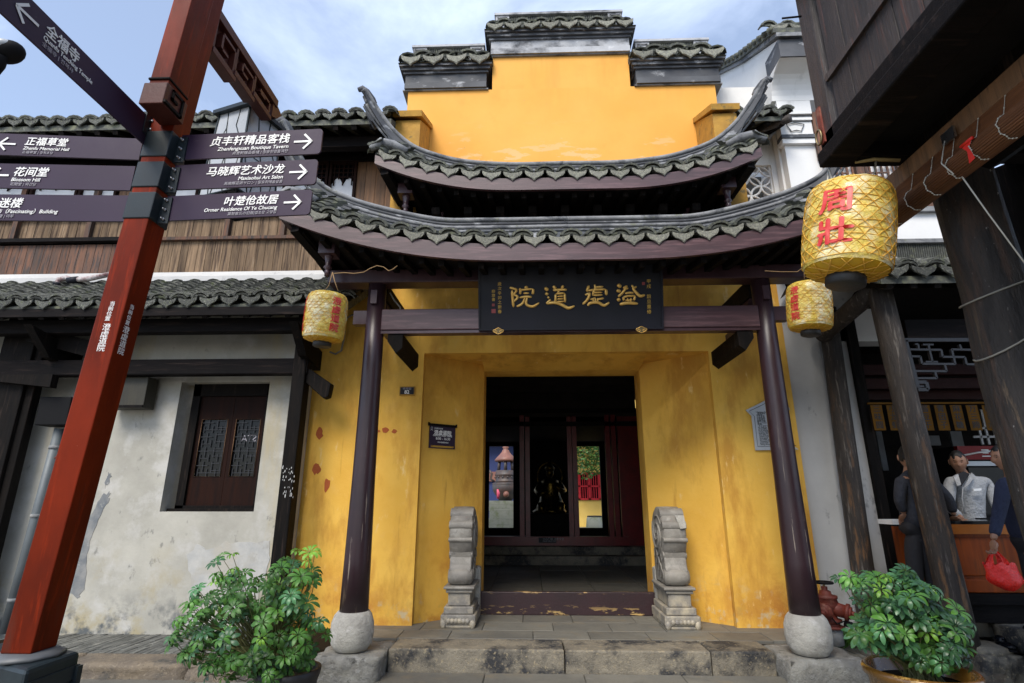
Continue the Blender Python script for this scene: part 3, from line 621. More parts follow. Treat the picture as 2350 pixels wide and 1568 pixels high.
# stepped gable above
gb = part(gate, 'stepped_gable', (XC, 7.2, 5.0))
Yg = 6.95
MB().box(-1.83, 2.86, Yg, 7.35, 4.4, 7.66).build('gable_wall', yellow_hi, gb)
MB().box(-.53, 1.585, Yg + .002, 7.35, 7.66, 8.27).build('gable_wall', yellow_hi, gb)
def matou(x0, x1, z0, n, tall, mt):
    h = tall
    MB().box(x0, x1, Yg - .06, 7.40, z0, z0 + .10).build('lower_moulding', band_d if mt is band_d else band_w, gb)
    MB().box(x0 - .03, x1 + .03, Yg - .03, 7.40, z0 - .022, z0).build('white_line', ridge_lt, gb)
    h = .28; MB().box(x0, x1, Yg - .02, 7.38, z0 + .10, z0 + h).build('frieze', mt, gb)
    for k, (a, b) in enumerate(((.0, .04), (.04, .09), (.09, .13))):
        MB().box(x0 - .03 - .03 * k, x1 + .03 + .03 * k, Yg - .05 - .035 * k, 7.44 + .05 * k, z0 + h + a, z0 + h + b - .004).build('cornice', band_d, gb)
    zt2 = z0 + h + .13; a0, a1 = x0 - .10, x1 + .10
    MB().prism([(a0, Yg - .14, zt2), (a0, 7.15, zt2 + .22), (a0, 7.55, zt2)], (a1 - a0, 0, 0)).build('coping', tile, gb)
    eave(gb, lambda t: (lerp(a0 + .02, a1 - .02, t), Yg - .17, zt2 + .02), n, (a1 - a0 - .04) / n, R(30), ends=False)
    courses(gb, lambda t: (lerp(a0 + .15, a1 - .15, t), Yg - .1, zt2 + .03), lambda t: (lerp(a0 + .15, a1 - .15, t), 7.06, zt2 + .18), n - 1, (a1 - a0) / n, 2, tile)
    zr = zt2 + .26; rx0, rx1 = x0 + .06, x1 - .06
    m = MB(); x = rx0 + .22
    while x < rx1 - .22:
        lean = .03; m.add([(x, 7.08, zr), (x + .016, 7.08, zr), (x + .016 + lean, 7.08, zr + .26), (x + lean, 7.08, zr + .26), (x, 7.22, zr), (x + .016, 7.22, zr), (x + .016 + lean, 7.22, zr + .26), (x + lean, 7.22, zr + .26)],
              [(0, 1, 2, 3), (4, 5, 6, 7), (0, 4, 7, 3), (1, 5, 6, 2), (3, 2, 6, 7)]); x += .03
    m.build('upright_tiles', tile, gb, kind='stuff')
    MB().box(rx0, rx1, 7.10, 7.20, zr, zr + .24).build('ridge_core', band_d, gb)
    for xx in (rx0, rx1 - .22): MB().box(xx, xx + .22, 7.06, 7.24, zr, zr + .26).build('ridge_end', band_w, gb)
    for xx in (rx0 + .03, rx1 - .19):
        for q in ((.0, .0, .16, .015), (.0, .15, .16, .165), (.0, .0, .015, .165), (.145, .06, .16, .165), (.05, .05, .16, .065), (.05, .05, .065, .11)):
            MB().box(xx + q[0], xx + q[2], 7.045, 7.06, zr + .05 + q[1], zr + .05 + q[3]).build('key_pattern', band_d, gb)
    MB().box(rx0 - .02, rx1 + .02, 7.04, 7.26, zr + .26, zr + .30).build('ridge_cap', band_w, gb)
matou(-.555, 1.61, 8.28, 8, .38, band_w)
matou(-1.88, -.62, 7.67, 4, .36, band_d)
matou(1.675, 2.935, 7.67, 4, .36, band_d)
# stub gable ends that close the neighbours' eaves
for s, xa, xb in ((-1, -1.80, -1.46), (1, 2.50, 2.82)):
    c = part(gate, 'eave_end_block', (xa, 6.5, 6)); MB().box(xa, xb, 6.28, 6.95, 4.8, 6.60).build('block', ochre_m, c)
    MB().prism([(xa - .03, 6.22, 6.62), (xa - .03, 6.96, 6.98), (xa - .03, 6.96, 7.06), (xa - .03, 6.20, 6.70)], (xb - xa + .06, 0, 0)).build('coping', ochre_m, c)
    MB().prism([(xa, 6.28, 6.60), (xa, 6.95, 6.60), (xa, 6.95, 6.98)], (xb - xa, 0, 0)).build('block_top', ochre_m, c)

# ================================================================ name plaque
pq = thing('name_plaque', (XC, 5.68, 3.42), 'black plaque with four raised gold characters hung under the lower eave', 'plaque')
Mp = frame_m((-.556, 5.75, 3.40), (1, 0, 0), (0, -.98, 0))
_up = Vector((0, 5.56 - 5.75, 4.15 - 3.40)).normalized(); _n = Vector((1, 0, 0)).cross(_up)
Mp = Matrix(((1, 0, 0, -.556), (0, _up.y, _n.y, 5.75), (0, _up.z, _n.z, 3.40), (0, 0, 0, 1)))
if _n.y > 0: raise ValueError
bevel(MB().box(0, 2.035, 0, .775, -.05, 0, M=Mp).build('board', plaque_m, pq), .006)
for b_ in ((0, 2.035, .745, .775), (0, 2.035, 0, .02), (0, .02, .02, .745), (2.015, 2.035, .02, .745)):
    MB().box(b_[0], b_[1], b_[2], b_[3], .001, .014, M=Mp).build('frame', plaque_m, pq)
def PU(x, y, z=0): return Mp @ Vector((x / 2310 * 2.035, (905 - y) / 880 * .775, z))
GL = {'院': [((395, 365), (450, 380), (492, 398), 24), ((488, 395), (468, 425), (440, 462), 22), ((440, 455), (490, 478), (482, 510), (440, 545), 22), ((425, 400), (432, 500), (442, 615), 26),
            ((603, 348), (605, 388), 34), ((520, 398), (600, 392), (692, 386), 20), ((515, 378), (530, 400), (528, 452), 24), ((688, 382), (690, 420), (683, 455), 26), ((565, 441), (640, 438), 18), ((518, 494), (600, 482), (675, 488), 22),
            ((585, 495), (560, 560), (520, 590), (480, 606), 22), ((615, 490), (600, 560), (625, 595), (690, 606), (765, 562), 26)],
      '道': [((835, 372), (880, 408), 34), ((842, 440), (880, 462), 28), ((870, 505), (892, 488), 24), ((912, 522), (880, 552), (855, 578), 26), ((858, 575), (960, 562), (1050, 592), (1130, 632), (1208, 606), 30),
            ((940, 352), (978, 392), 30), ((1072, 345), (1045, 392), 28), ((938, 406), (1025, 400), (1115, 402), 24), ((1015, 410), (1000, 440), 18), ((972, 450), (968, 565), 24), ((975, 450), (1090, 444), 20), ((1085, 446), (1090, 562), 24),
            ((990, 486), (1075, 480), 15), ((990, 518), (1075, 514), 15), ((985, 550), (1080, 548), 17)],
      '虚': [((1390, 352), (1362, 430), 28), ((1458, 338), (1470, 385), (1448, 430), (1435, 480), 22), ((1475, 372), (1570, 368), 20), ((1368, 416), (1480, 405), (1602, 402), 22), ((1602, 402), (1606, 478), 28), ((1400, 438), (1375, 520), (1308, 588), 26), ((1340, 468), (1410, 448), 22),
            ((1440, 442), (1555, 440), 18), ((1438, 476), (1560, 472), 18), ((1405, 528), (1470, 508), 16), ((1438, 520), (1448, 568), 16), ((1472, 508), (1466, 572), 16), ((1500, 508), (1494, 572), 16), ((1500, 526), (1575, 514), 20), ((1372, 608), (1402, 574), (1500, 568), (1575, 604), (1642, 566), 28)],
      '澄': [((1745, 340), (1790, 380), 34), ((1730, 418), (1788, 432), 30), ((1740, 548), (1775, 520), 34), ((1750, 496), (1800, 455), (1868, 365), 24), ((1815, 392), (1868, 360), 20), ((1850, 400), (1880, 392), 16), ((1922, 352), (1960, 410), 20), ((1985, 372), (1930, 402), 18), ((1930, 390), (1990, 462), (2030, 492), (2085, 478), 28),
            ((1838, 458), (1890, 448), (1945, 452), 20), ((1815, 504), (1880, 490), (1968, 490), 20), ((1815, 500), (1820, 548), 20), ((1962, 490), (1948, 548), 22), ((1838, 542), (1935, 538), 15), ((1868, 516), (1876, 575), 16), ((1912, 514), (1905, 575), 16), ((1768, 594), (1870, 576), (1998, 588), 30)]}
nrm = (Mp.to_3x3() @ Vector((0, 0, 1))).normalized()
for ch, strokes in GL.items():
    m = MB()
    for s_ in strokes:
        pts = [Vector((a, b, 0)) for a, b in s_[:-1]]; wd = s_[-1] * 1.38 / 2 / 2310 * 2.035; K = 5 * (len(pts) - 1) + 1
        P = [interp(pts, i / (K - 1)) for i in range(K)] if len(pts) > 2 else [pts[0].lerp(pts[1], i / (K - 1)) for i in range(K)]
        rs = [wd * (.55 + .45 * min(1, 4 * min(i + .4, K - 1 - i + .4) / (K - 1))) for i in range(K)]
        rs[0] *= .6; rs[-1] *= .45
        m.tube([PU(p.x, p.y, .008) for p in P], rs, 8, flat=nrm * 1.0)
    m.build('gold_character', gold, pq)
def ptext(body, x, y0, y1, mt, s=1.0):
    n = len(body); sz = abs(y1 - y0) / n / 880 * .775
    for i, ch in enumerate(body):
        if ch == ' ': continue
        M_ = Mp @ Matrix.Translation((x / 2310 * 2.035, (905 - (y0 + (i + .82) * (y1 - y0) / n)) / 880 * .775, .003))
        text(ch, sz * s * .92, M_, mt, pq, 'small_character', bold=.0, align='CENTER', ex=.001)
ptext('甲戌 穀旦重修', 2135, 275, 720, gold_p, .95); ptext('歲次辛卯之新春', 268, 288, 695, gold_p, .95); ptext('柳旅書', 190, 385, 540, gold_p, .98)
for x, y, h in ((187, 582, 17), (190, 660, 26), (2070, 335, 18)):
    m = MB(); a = PU(x - h, y + h, .002); m.box((x - h) / 2310 * 2.035, (x + h) / 2310 * 2.035, (905 - y - h) / 880 * .775, (905 - y + h) / 880 * .775, .001, .004, M=Mp); m.build('seal', seal_m, pq)
for x in (250, 2030):
    m = MB(); o = Vector((x / 2310 * 2.035, -.012, .02))
    ol = [(-1, .1), (-.9, .45), (-.6, .5), (-.4, .72), (0, 1.0), (.4, .72), (.6, .5), (.9, .45), (1, .1), (.8, -.25), (.45, -.5), (0, -.72), (-.45, -.5), (-.8, -.25)]
    m.prism([o + Vector((a * .062, b * .045, 0)) for a, b in ol], (0, 0, .012), M=Mp); f = m.build('cloud_fitting', brass, pq)
    m = MB()
    for s in (-1, 1): m.tube([Mp @ (o + Vector((s * (.028 + .014 * math.cos(a)), -.004 + .012 * math.sin(a), .014))) for a in [i * .7 for i in range(9)]], .003, 5, closed=True)
    m.tube([Mp @ (o + Vector((a * .058, b * .041, .013))) for a, b in ol], .003, 5, closed=True); m.build('scroll', gold, f)

# ================================================================ signs on the gate wall
hn = thing('house_number_plate', (-1.57, 6.91, 2.9), 'small dark enamel plate numbered 82 on the yellow wall', 'number plate')
a = PY(918, 888, 6.92); b = PY(952, 908, 6.92)
MB().box(a.x, b.x, 6.90, 6.917, b.z, a.z).build('plate', ochre_m, hn); MB().box(a.x + .012, b.x - .012, 6.893, 6.899, b.z + .012, a.z - .012).build('enamel', plaque_m, hn)
MF = Matrix(((1, 0, 0, 0), (0, 0, -1, 0), (0, 1, 0, 0), (0, 0, 0, 1)))     # text facing -Y
def face_y(x, y, z): m = MF.copy(); m.translation = (x, y, z); return m
text('82', .065, face_y((a.x + b.x) / 2, 6.892, b.z + .02), white_p, hn, 'number', bold=.02, align='CENTER', ex=.0005)
text('中市街', .038, face_y((a.x + b.x) / 2, 6.892, a.z - .045), grey_p, hn, 'lettering', align='CENTER', ex=.0005)
# opening hours board on the left splay
sa = Vector((OL, Yw + .10, 0)); sb = Vector((IL, YD, 0)); sd = (sb - sa).normalized(); sn = Vector((sd.y, -sd.x, 0))
def on_splay(px, py):
    d = ray(px, py); t = (sa - CAM).dot(sn) / d.dot(sn); return CAM + d * t
p0 = on_splay(983, 1028); p1 = on_splay(1042, 1033); p2 = on_splay(983, 977)
Wd = (Vector((p1.x, p1.y, 0)) - Vector((p0.x, p0.y, 0))).length; Hh = .36
if sn.y > 0: sn = -sn
Mh = Matrix(((sd.x, 0, sn.x, p0.x), (sd.y, 0, sn.y, p0.y), (0, 1, 0, p0.z), (0, 0, 0, 1))); Mh.translation = p0 + sn * .012; Hh = p2.z - p0.z
oh = thing('opening_hours_board', p0, 'brown opening hours board with white lettering left of the doorway', 'sign')
MB().box(0, Wd, .13 * Hh, Hh, -.008, .008, M=Mh).build('panel', sign_m, oh)
MB().box(0, Wd, 0, .04 * Hh, -.008, .010, M=Mh).build('bottom_rail', sign_m, oh)
for x in (0, Wd - .02): MB().box(x, x + .02, .04 * Hh, .13 * Hh, -.008, .010, M=Mh).build('side_rail', sign_m, oh)
MB().box(-.015, Wd + .015, Hh, Hh + .03, -.01, .022, M=Mh).build('top_rail', black_wood, oh)
for s, x in ((1, 0), (-1, Wd)): MB().prism([(x, Hh + .03, -.01), (x - s * .02, Hh + .045, -.01), (x - s * .018, Hh, -.01), (x + s * .02, Hh, -.01)], (0, 0, .03), M=Mh).build('rail_tip', black_wood, oh)
for x, s in ((.02, 1), (Wd - .02, -1)): MB().prism([(x, .04 * Hh, 0), (x, .125 * Hh, 0), (x + s * .045, .125 * Hh, 0)], (0, 0, .006), M=Mh).build('corner_fret', ochre_m, oh)
def ht(b_, s_, x, y, bold=.02, al='CENTER', nm='lettering', **k): return text(b_, s_, Mh @ Matrix.Translation((x, y, .0095)), white_p, oh, nm, bold=bold, align=al, ex=.0006, **k)
ht('澄虚道院', .066, Wd * .5, Hh * .63, .03); ht('CHENGXU TAOIST TEMPLE', .033, Wd * .5, Hh * .54, .02, width=Wd * .74); ht('8:00 - 16:30', .045, Wd * .52, Hh * .39, .02); ht('江苏水乡周庄旅游股份有限公司', .02, Wd * .52, Hh * .25, .01, width=Wd * .42)
ht('中国周庄旅游', .022, Wd * .16, Hh * .87, .0, 'LEFT')
MB().tube([Mh @ Vector((Wd * .07 + a * .018, Hh * .87 + b * .03, .010)) for a, b in ((-1, -.8), (0, -.2), (-.8, .1), (0, 1), (.8, .1), (0, -.2), (1, -.8))], .002, 4).build('emblem', white_p, oh)
# information plaque partly behind the right column
ip = thing('information_plaque', (2.9, 6.9, 1.5), 'silver roof shaped information plaque partly hidden by the right column', 'information plaque')
def W(px, py): p = PY(px, py, 6.915); return (p.x, 6.905, p.z)
ol = [W(1710, 942), W(1745, 925), W(1775, 908), W(1805, 930), W(1811, 940), W(1801, 954), W(1812, 1020), W(1831, 1032), W(1732, 1034), W(1723, 955)]
MB().prism(ol, (0, -.015, 0)).build('plate', plate_st, ip)
cen = sum((Vector(q) for q in ol), Vector()) / len(ol)
MB().tube([cen + (Vector(q) - cen) * .88 + Vector((0, -.017, 0)) for q in ol], .0028, 4, closed=True).build('border_line', black_p, ip)
t0 = Vector(W(1731, 948)); t1 = Vector(W(1742, 1022))
TL = ['Chengxu Taoist', '  澄虚道院', '1086年，', '又名圣堂', '元祐年间', '玉皇阁文', '昌阁斗姆', '年（1522）', '规模。', '  It is one of', 'all, built in', 'etry(1086).', 'In Ju Wang', '(1522-1566)', 'built by Wu', 'the 25th ye', 'ynasty (156', 'liang gaoli', 'the 19th ye', 'Dynasty(17', 'great buil', 'ering done.']
for i, ln in enumerate(TL):
    p = t0.lerp(t1, i / (len(TL) - 1)); text(ln, .026, face_y(p.x + .008, 6.889, p.z), black_p, ip, 'text_line', ex=.0004, bold=.01)

# ================================================================ stone drums either side of the door
def drum(x, s, label):
    d = thing('door_drum_stone', (x, 7.1, .2), label, 'stone drum', 'carved stone drums flanking the doorway')
    w2 = .135; y0 = 6.86; y1 = 7.50
    def slab(prof, wd, name, mt=stone_drum, dx=0, by=.02):
        m = MB().prism([(x - wd, a, b) for a, b in prof], (2 * wd, 0, 0)); o = m.build(name, mt, d); bevel(o, by, 3); return o
    base = MB()
    for (a, b, e) in ((.20, .235, .055), (.235, .34, .065), (.34, .42, .035), (.42, .56, -.005), (.56, .60, .02), (.60, .635, .045)):
        base.box(x - w2 - e, x + w2 + e, y0 - e, y1, a, b - .002)
    o = base.build('pedestal', stone_drum, d); bevel(o, .012, 3)
    m = MB()
    for k in range(6): m.ball((x - w2 * .8 + w2 * 1.6 * k / 5, y0 - .065, .275), .03, .02, .028, 8, 6)
    m.build('scalloped_apron', stone_drum, d)
    for q in (-1, 1): MB().ball((x + q * (w2 + .03), y0 - .055, .24), .035, .03, .05, 8, 6).build('foot', stone_drum, d)
    # neck with scroll
    slab([(y0 + .02, .80), (y0 + .05, .86), (y0 + .07, .94), (y0 + .05, 1.02), (y1 - .02, 1.02), (y1 - .02, .64), (y0 + .06, .64)], w2 - .005, 'neck')
    MB().lathe([(.01, -w2 - .012), (.075, -w2 - .005), (.098, -w2 * .5), (.10, 0), (.098, w2 * .5), (.075, w2 + .005), (.01, w2 + .012)], (x, y0 + .085, .735), 22, axis='x').build('scroll_roll', stone_drum, d)
    # drum: axis across the doorway
    cz, cy, r_ = 1.20, y0 + .30, .315
    pr = [(.01, -w2 - .006), (r_ * .55, -w2 - .012), (r_ * .60, -w2 + .0), (r_ * .9, -w2 - .004), (r_ - .02, -w2 + .004), (r_, -w2 * .9), (r_ + .004, 0), (r_, w2 * .9), (r_ - .02, w2 - .004), (r_ * .9, w2 + .004), (r_ * .60, w2), (r_ * .55, w2 + .012), (.01, w2 + .006)]
    MB().lathe(pr, (x, cy, cz), 44, axis='x').build('drum', stone_drum, d)
    for a0, a1, rr in ((150, 168, .026), (186, 196, .022), (222, 242, .030), (243, 252, .02), (112, 138, .03)):
        m = MB(); n = 8; P = []
        for i in range(n + 1): a = R(lerp(a0, a1, i / n)); P.append((cy + (r_ + rr * math.sin(math.pi * i / n) ** .6) * math.cos(a), cz + (r_ + rr * math.sin(math.pi * i / n) ** .6) * math.sin(a)))
        P += [(cy, cz)]; m.prism([(x - w2 - .006, a, b) for a, b in P], (2 * w2 + .012, 0, 0)); o = m.build('raised_band', stone_drum, d); bevel(o, .006, 2)
    # swirl carving on the inner cheek
    sx = x - s * (w2 + .012); m = MB()
    for k in range(3):
        P = []
        for i in range(18): a = k * 2.09 + i * .28; q = .04 + .23 * i / 18; P.append((sx, cy + q * math.cos(a), cz + q * math.sin(a)))
        m.tube(P, [.006 + .010 * math.sin(math.pi * i / 17) for i in range(18)], 6)
    m.build('swirl_carving', stone_drum, d)
    m = MB()
    for k in range(4): cyy = y0 + .16 + .09 * k; m.tube([(sx + s * .004, cyy + .075 * math.cos(a), .70 + .07 * k + .10 * math.sin(a)) for a in [i * .35 for i in range(10)]], .009, 6)
    m.build('leaf_carving', stone_drum, d)
    slab([(y1 - .30, 1.02), (y1 - .16, 1.30), (y1 - .02, 1.12), (y1 - .02, .98), (y1 - .3, .98)], w2 - .02, 'back_shoulder')
drum(-.835, -1, 'carved stone drum left of the doorway with a reddish stain on top')
drum(1.70, 1, 'carved stone drum right of the doorway with a pale patch on top')
p = PY(1572, 1235, 6.83); MB().prism([(1.70 + .02, 6.86 + .012, 1.42), (1.70 + .125, 6.86 + .02, 1.42), (1.70 + .132, 6.835, 1.28), (1.70 + .06, 6.832, 1.27)], (0, -.012, 0)).build('pale_patch', stone_lt, bpy.data.objects['door_drum_stone.001'])
# ================================================================ entrance hall behind the door
hall = thing('entrance_hall', (XC, 10, .2), 'dark entrance hall with red lacquered doors seen through the doorway', 'hall')
FZ = .33
fl = MB(); 
for i in range(5):
    for j in range(5):
        MB().box(-1.35 + .76 * i, -1.35 + .76 * i + .752, 7.66 + .83 * j, 7.66 + .83 * j + .822, .15, FZ + rnd(-.002, .002), ch=.004).build('floor_slab', slab_m, hall)
MB().box(-1.5, 2.7, 11.82, 12.12, .1, .50, ch=.01).build('step', granite, hall); MB().box(-1.5, 2.7, 12.125, 13.6, .1, .655, ch=.01).build('step', granite, hall)
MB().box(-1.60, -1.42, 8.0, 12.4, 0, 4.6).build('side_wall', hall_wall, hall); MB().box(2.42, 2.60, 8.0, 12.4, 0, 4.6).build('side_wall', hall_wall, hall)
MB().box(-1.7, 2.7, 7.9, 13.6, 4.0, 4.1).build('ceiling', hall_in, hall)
for k in range(5): MB().box(-1.45, 2.45, 8.5 + .8 * k, 8.62 + .8 * k, 3.85, 3.99).build('ceiling_beam', hall_in, hall)
Yb = 12.45
def IR_(x0, y0, x1, y1, Y=Yb): a = PY(x0, y0, Y); b = PY(x1, y1, Y); return a.x, b.x, b.z, a.z
# front screen: posts, head, threshold
MB().box(-1.42, 2.42, Yb, Yb + .12, 3.42, 4.0).build('head_panel', hall_in, hall)
MB().box(-1.3, 2.1, Yb - .03, Yb + .12, .655, .835).build('red_threshold', hall_red, hall)
for px in (1083, 1094, 1198, 1211, 1309, 1321, 1398, 1412):
    x = PY(px, 1100, Yb).x; MB().box(x - .05, x + .05, Yb - .05 + (px % 2) * .05, Yb + .12, .835, 3.45).build('red_post', hall_red, hall)
for xa, xb in ((-1.42, -1.17), (1.98, 2.42)): MB().box(xa, xb, Yb, Yb + .1, .655, 3.42).build('side_panel', hall_red, hall)
wp = thing('warning_plate', (.7, 12.4, .7), 'small dark notice fixed on the red threshold inside the hall', 'notice')
a = PY(1236, 1234, 12.4); b = PY(1277, 1246, 12.4); MB().box(a.x, b.x, 12.395, 12.415, b.z, a.z).build('plate', plaque_m, wp)
text('小心门槛 注意安全', .055, face_y(a.x + .09, 12.392, (a.z + b.z) / 2 + .005), grey_p, wp, 'lettering', ex=.0005); text('MIND YOUR STEP', .035, face_y(a.x + .09, 12.392, b.z + .02), grey_p, wp, 'lettering', ex=.0005)
# back room: walls with two bright doorways, figure in the middle
Yr2 = 16.0
l0, l1, lb, lt = IR_(1123, 1024, 1178, 1212, Yr2); r0, r1, rb, rt = IR_(1324, 1024, 1384, 1212, Yr2)
bw = MB(); Zc = 3.5
bw.box(-3.0, l0, Yr2, Yr2 + .15, .2, Zc); bw.box(l1, r0, Yr2, Yr2 + .15, .2, Zc); bw.box(r1, 4.0, Yr2, Yr2 + .15, .2, Zc)
bw.box(l0, l1, Yr2, Yr2 + .15, lt, Zc); bw.box(r0, r1, Yr2, Yr2 + .15, rt, Zc); bw.box(l0, l1, Yr2, Yr2 + .15, .2, lb); bw.box(r0, r1, Yr2, Yr2 + .15, .2, rb)
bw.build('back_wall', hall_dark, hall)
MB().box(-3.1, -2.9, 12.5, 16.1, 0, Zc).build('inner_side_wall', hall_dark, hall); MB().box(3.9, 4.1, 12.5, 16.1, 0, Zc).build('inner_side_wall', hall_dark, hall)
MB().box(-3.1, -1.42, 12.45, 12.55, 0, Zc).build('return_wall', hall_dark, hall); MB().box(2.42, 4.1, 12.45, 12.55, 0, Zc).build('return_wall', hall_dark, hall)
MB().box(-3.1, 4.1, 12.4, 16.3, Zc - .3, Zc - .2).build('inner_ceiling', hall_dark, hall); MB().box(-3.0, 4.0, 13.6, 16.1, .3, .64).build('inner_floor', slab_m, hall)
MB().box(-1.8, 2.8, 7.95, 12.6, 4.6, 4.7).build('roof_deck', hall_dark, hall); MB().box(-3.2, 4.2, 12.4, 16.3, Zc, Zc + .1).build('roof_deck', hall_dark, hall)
shrine = thing('guardian_shrine', (.5, 15.2, .64), 'gilded figure glinting in the dark shrine between the red doors', 'shrine')
sx_, sy_ = PY(1262, 1100, 15.2).x, 15.2
MB().box(sx_ - .6, sx_ + .6, 14.9, 15.9, .64, 1.25).build('plinth', hall_dark, shrine)
MB().lathe([(.42, 1.25), (.46, 1.30), (.40, 1.36), (.36, 1.45), (.30, 1.6), (.25, 1.8), (.27, 2.0), (.24, 2.1), (.10, 2.16)], (sx_, sy_, 0), 18, wob=.06).build('robed_body', gold_dim, shrine)
MB().ball((sx_, sy_ - .02, 2.30), .11, .12, .14).build('head', gold_dim, shrine); MB().lathe([(.12, 2.36), (.15, 2.42), (.08, 2.5), (.03, 2.6)], (sx_, sy_, 0), 12).build('crown', gold_dim, shrine)
for s in (-1, 1):
    MB().tube([(sx_ + s * .24, sy_, 2.02), (sx_ + s * .36, sy_ - .1, 1.82), (sx_ + s * .30, sy_ - .3, 1.72 + .1 * (s > 0)), (sx_ + s * .12, sy_ - .36, 1.80 + .15 * (s > 0))], [.09, .085, .06, .05], 10).build('arm', gold_dim, shrine)
    MB().tube([(sx_ + s * .15, sy_ - .1, 1.42), (sx_ + s * .26, sy_ - .36, 1.44), (sx_ + s * .24, sy_ - .40, 1.28)], [.12, .11, .08], 10).build('leg', gold_dim, shrine)
m = MB(); m.tube([(sx_ + .34 * math.cos(a), sy_ + .1, 2.2 + .38 * math.sin(a)) for a in [i * .26 for i in range(24)]], .02, 6, closed=True); m.build('halo', gold_dim, shrine)

# ================================================================ courtyard beyond
cg = MB().add([(-8, 16.2, .60), (9, 16.2, .60), (9, 40, .60), (-8, 40, .60)], [(0, 1, 2, 3)]).build('courtyard_paving', slab_m); cg['kind'] = 'structure'
cw = thing('courtyard_wall', (3.2, 22, .6), 'bright yellow courtyard wall with a red barred window', 'wall')
Yc_ = 22.0
MB().box(1.0, 7.0, Yc_, Yc_ + .3, .5, 6.0).build('wall', yel_far, cw)
x0, x1, z0, z1 = IR_(1326, 1085, 1379, 1148, Yc_)
wf = MB()
for a_, b_, c_, d_ in ((x0, x1, z0, z0 + .07), (x0, x1, z1 - .07, z1), (x0, x0 + .07, z0, z1), (x1 - .07, x1, z0, z1), ((x0 + x1) / 2 - .05, (x0 + x1) / 2 + .05, z0, z1), (x0, x1, (z0 + z1) / 2 - .03, (z0 + z1) / 2 + .03)): wf.box(a_, b_, Yc_ - .06, Yc_ - .002, c_, d_)
wn = wf.build('window', red_far, cw); MB().box(x0, x1, Yc_ - .02, Yc_ - .001, z0, z1).build('pane', glass_d, wn)
for i in range(1, 10):
    if i != 5: x = x0 + (x1 - x0) * i / 10; MB().box(x - .014, x + .014, Yc_ - .05, Yc_ - .021, z0, z1).build('bar', red_far, wn)
tr = thing('courtyard_tree', (2.9, 20.5, .6), 'leafy green tree in front of the courtyard wall', 'tree')
tcx = PY(1352, 1060, 20.6)
MB().tube([(tcx.x + 1.1, 20.7, .6), (tcx.x + 1.0, 20.7, 2.2), (tcx.x + .6, 20.65, 3.4), (tcx.x, 20.6, 4.3)], [.14, .11, .08, .04], 8).build('trunk', post_wood, tr)
m = MB()
for i in range(5200):
    while True:
        q = Vector((rnd(-1, 1), rnd(-1, 1), rnd(-1, 1)))
        if .25 < q.length < 1: break
    c = Vector((tcx.x + q.x * 1.5 + .1, 20.7 + q.y * 1.0, 3.98 + q.z * 1.62 + .10 * math.sin(q.x * 9)))
    a = Vector((rnd(-1, 1), rnd(-1, 1), rnd(-.6, .6))).normalized() * .06; b = a.cross(Vector((rnd(-1, 1), rnd(-1, 1), rnd(-1, 1)))).normalized() * .035
    m.add([c - a, c + b, c + a * 1.2, c - b], [(0, 1, 2, 3)])
m.build('crown', leaf_far, tr, kind='stuff')
# wooden tub
tb = thing('water_tub', (3.0, 19, .6), 'round pale tub on the courtyard floor by the yellow wall', 'tub'); c = PZ(1366, 1210, .6); k = c.y / 22
c = PY(1366, 1210, 19.0); MB().lathe([(.30, .6), (.31, .65), (.27, 1.02), (.24, 1.05)], (c.x, 19.0, 0), 18).build('tub', stone_g, tb); MB().lathe([(.25, 1.052), (.26, 1.075), (.24, 1.09)], (c.x, 19, 0), 18).build('lid', lan_cap, tb)
# incense burner on a stone altar
Yi = 19.0; bx_ = PY(1160, 1150, Yi).x; kz = lambda py: PY(1160, py, Yi).z
al = thing('stone_altar', (bx_, Yi, .6), 'mossy stone altar carrying the incense burner in the courtyard', 'altar')
m = MB()
for pa, pb, hw_ in ((1149, 1158, .62), (1158, 1166, .54), (1166, 1172, .60), (1172, 1190, .50), (1190, 1202, .60), (1202, 1214, .66)):
    m.box(bx_ - hw_, bx_ + hw_, Yi - .5, Yi + .5, kz(pb), kz(pa) - .004)
m.box(bx_ - .7, bx_ + .7, Yi - .55, Yi + .55, .58, kz(1214)); m.build('altar_block', stone_g, al)
ib = thing('incense_burner', (bx_, Yi, kz(1149)), 'tall iron incense burner with a roofed top seen through the left doorway', 'incense burner')
z_ = kz
MB().lathe([(.22, z_(1149)), (.30, z_(1140)), (.42, z_(1128)), (.45, z_(1115)), (.43, z_(1113)), (.46, z_(1110)), (.40, z_(1108))], (bx_, Yi, 0), 24).build('belly', bronze, ib)
MB().lathe([(.34, z_(1108)), (.36, z_(1104)), (.34, z_(1103)), (.345, z_(1092)), (.37, z_(1090)), (.34, z_(1088)), (.33, z_(1080))], (bx_, Yi, 0), 24).build('drum_body', bronze, ib)
for k in range(14): a = 2 * math.pi * k / 14; MB().ball((bx_ + .35 * math.cos(a), Yi + .35 * math.sin(a), z_(1096)), .03, .03, .035, 6, 4).build('stud', bronze, ib)
for k in range(6): a = math.pi / 6 + k * math.pi / 3; MB().tube([(bx_ + .27 * math.cos(a), Yi + .27 * math.sin(a), z_(1080)), (bx_ + .24 * math.cos(a), Yi + .24 * math.sin(a), z_(1058))], .05, 6).build('pillar', bronze, ib)
MB().lathe([(.34, z_(1060)), (.38, z_(1056)), (.30, z_(1050)), (.20, z_(1043)), (.13, z_(1037)), (.12, z_(1034)), (.07, z_(1031)), (.12, z_(1027)), (.07, z_(1024)), (.05, z_(1020))], (bx_, Yi, 0), 24).build('burner_roof', copper, ib)
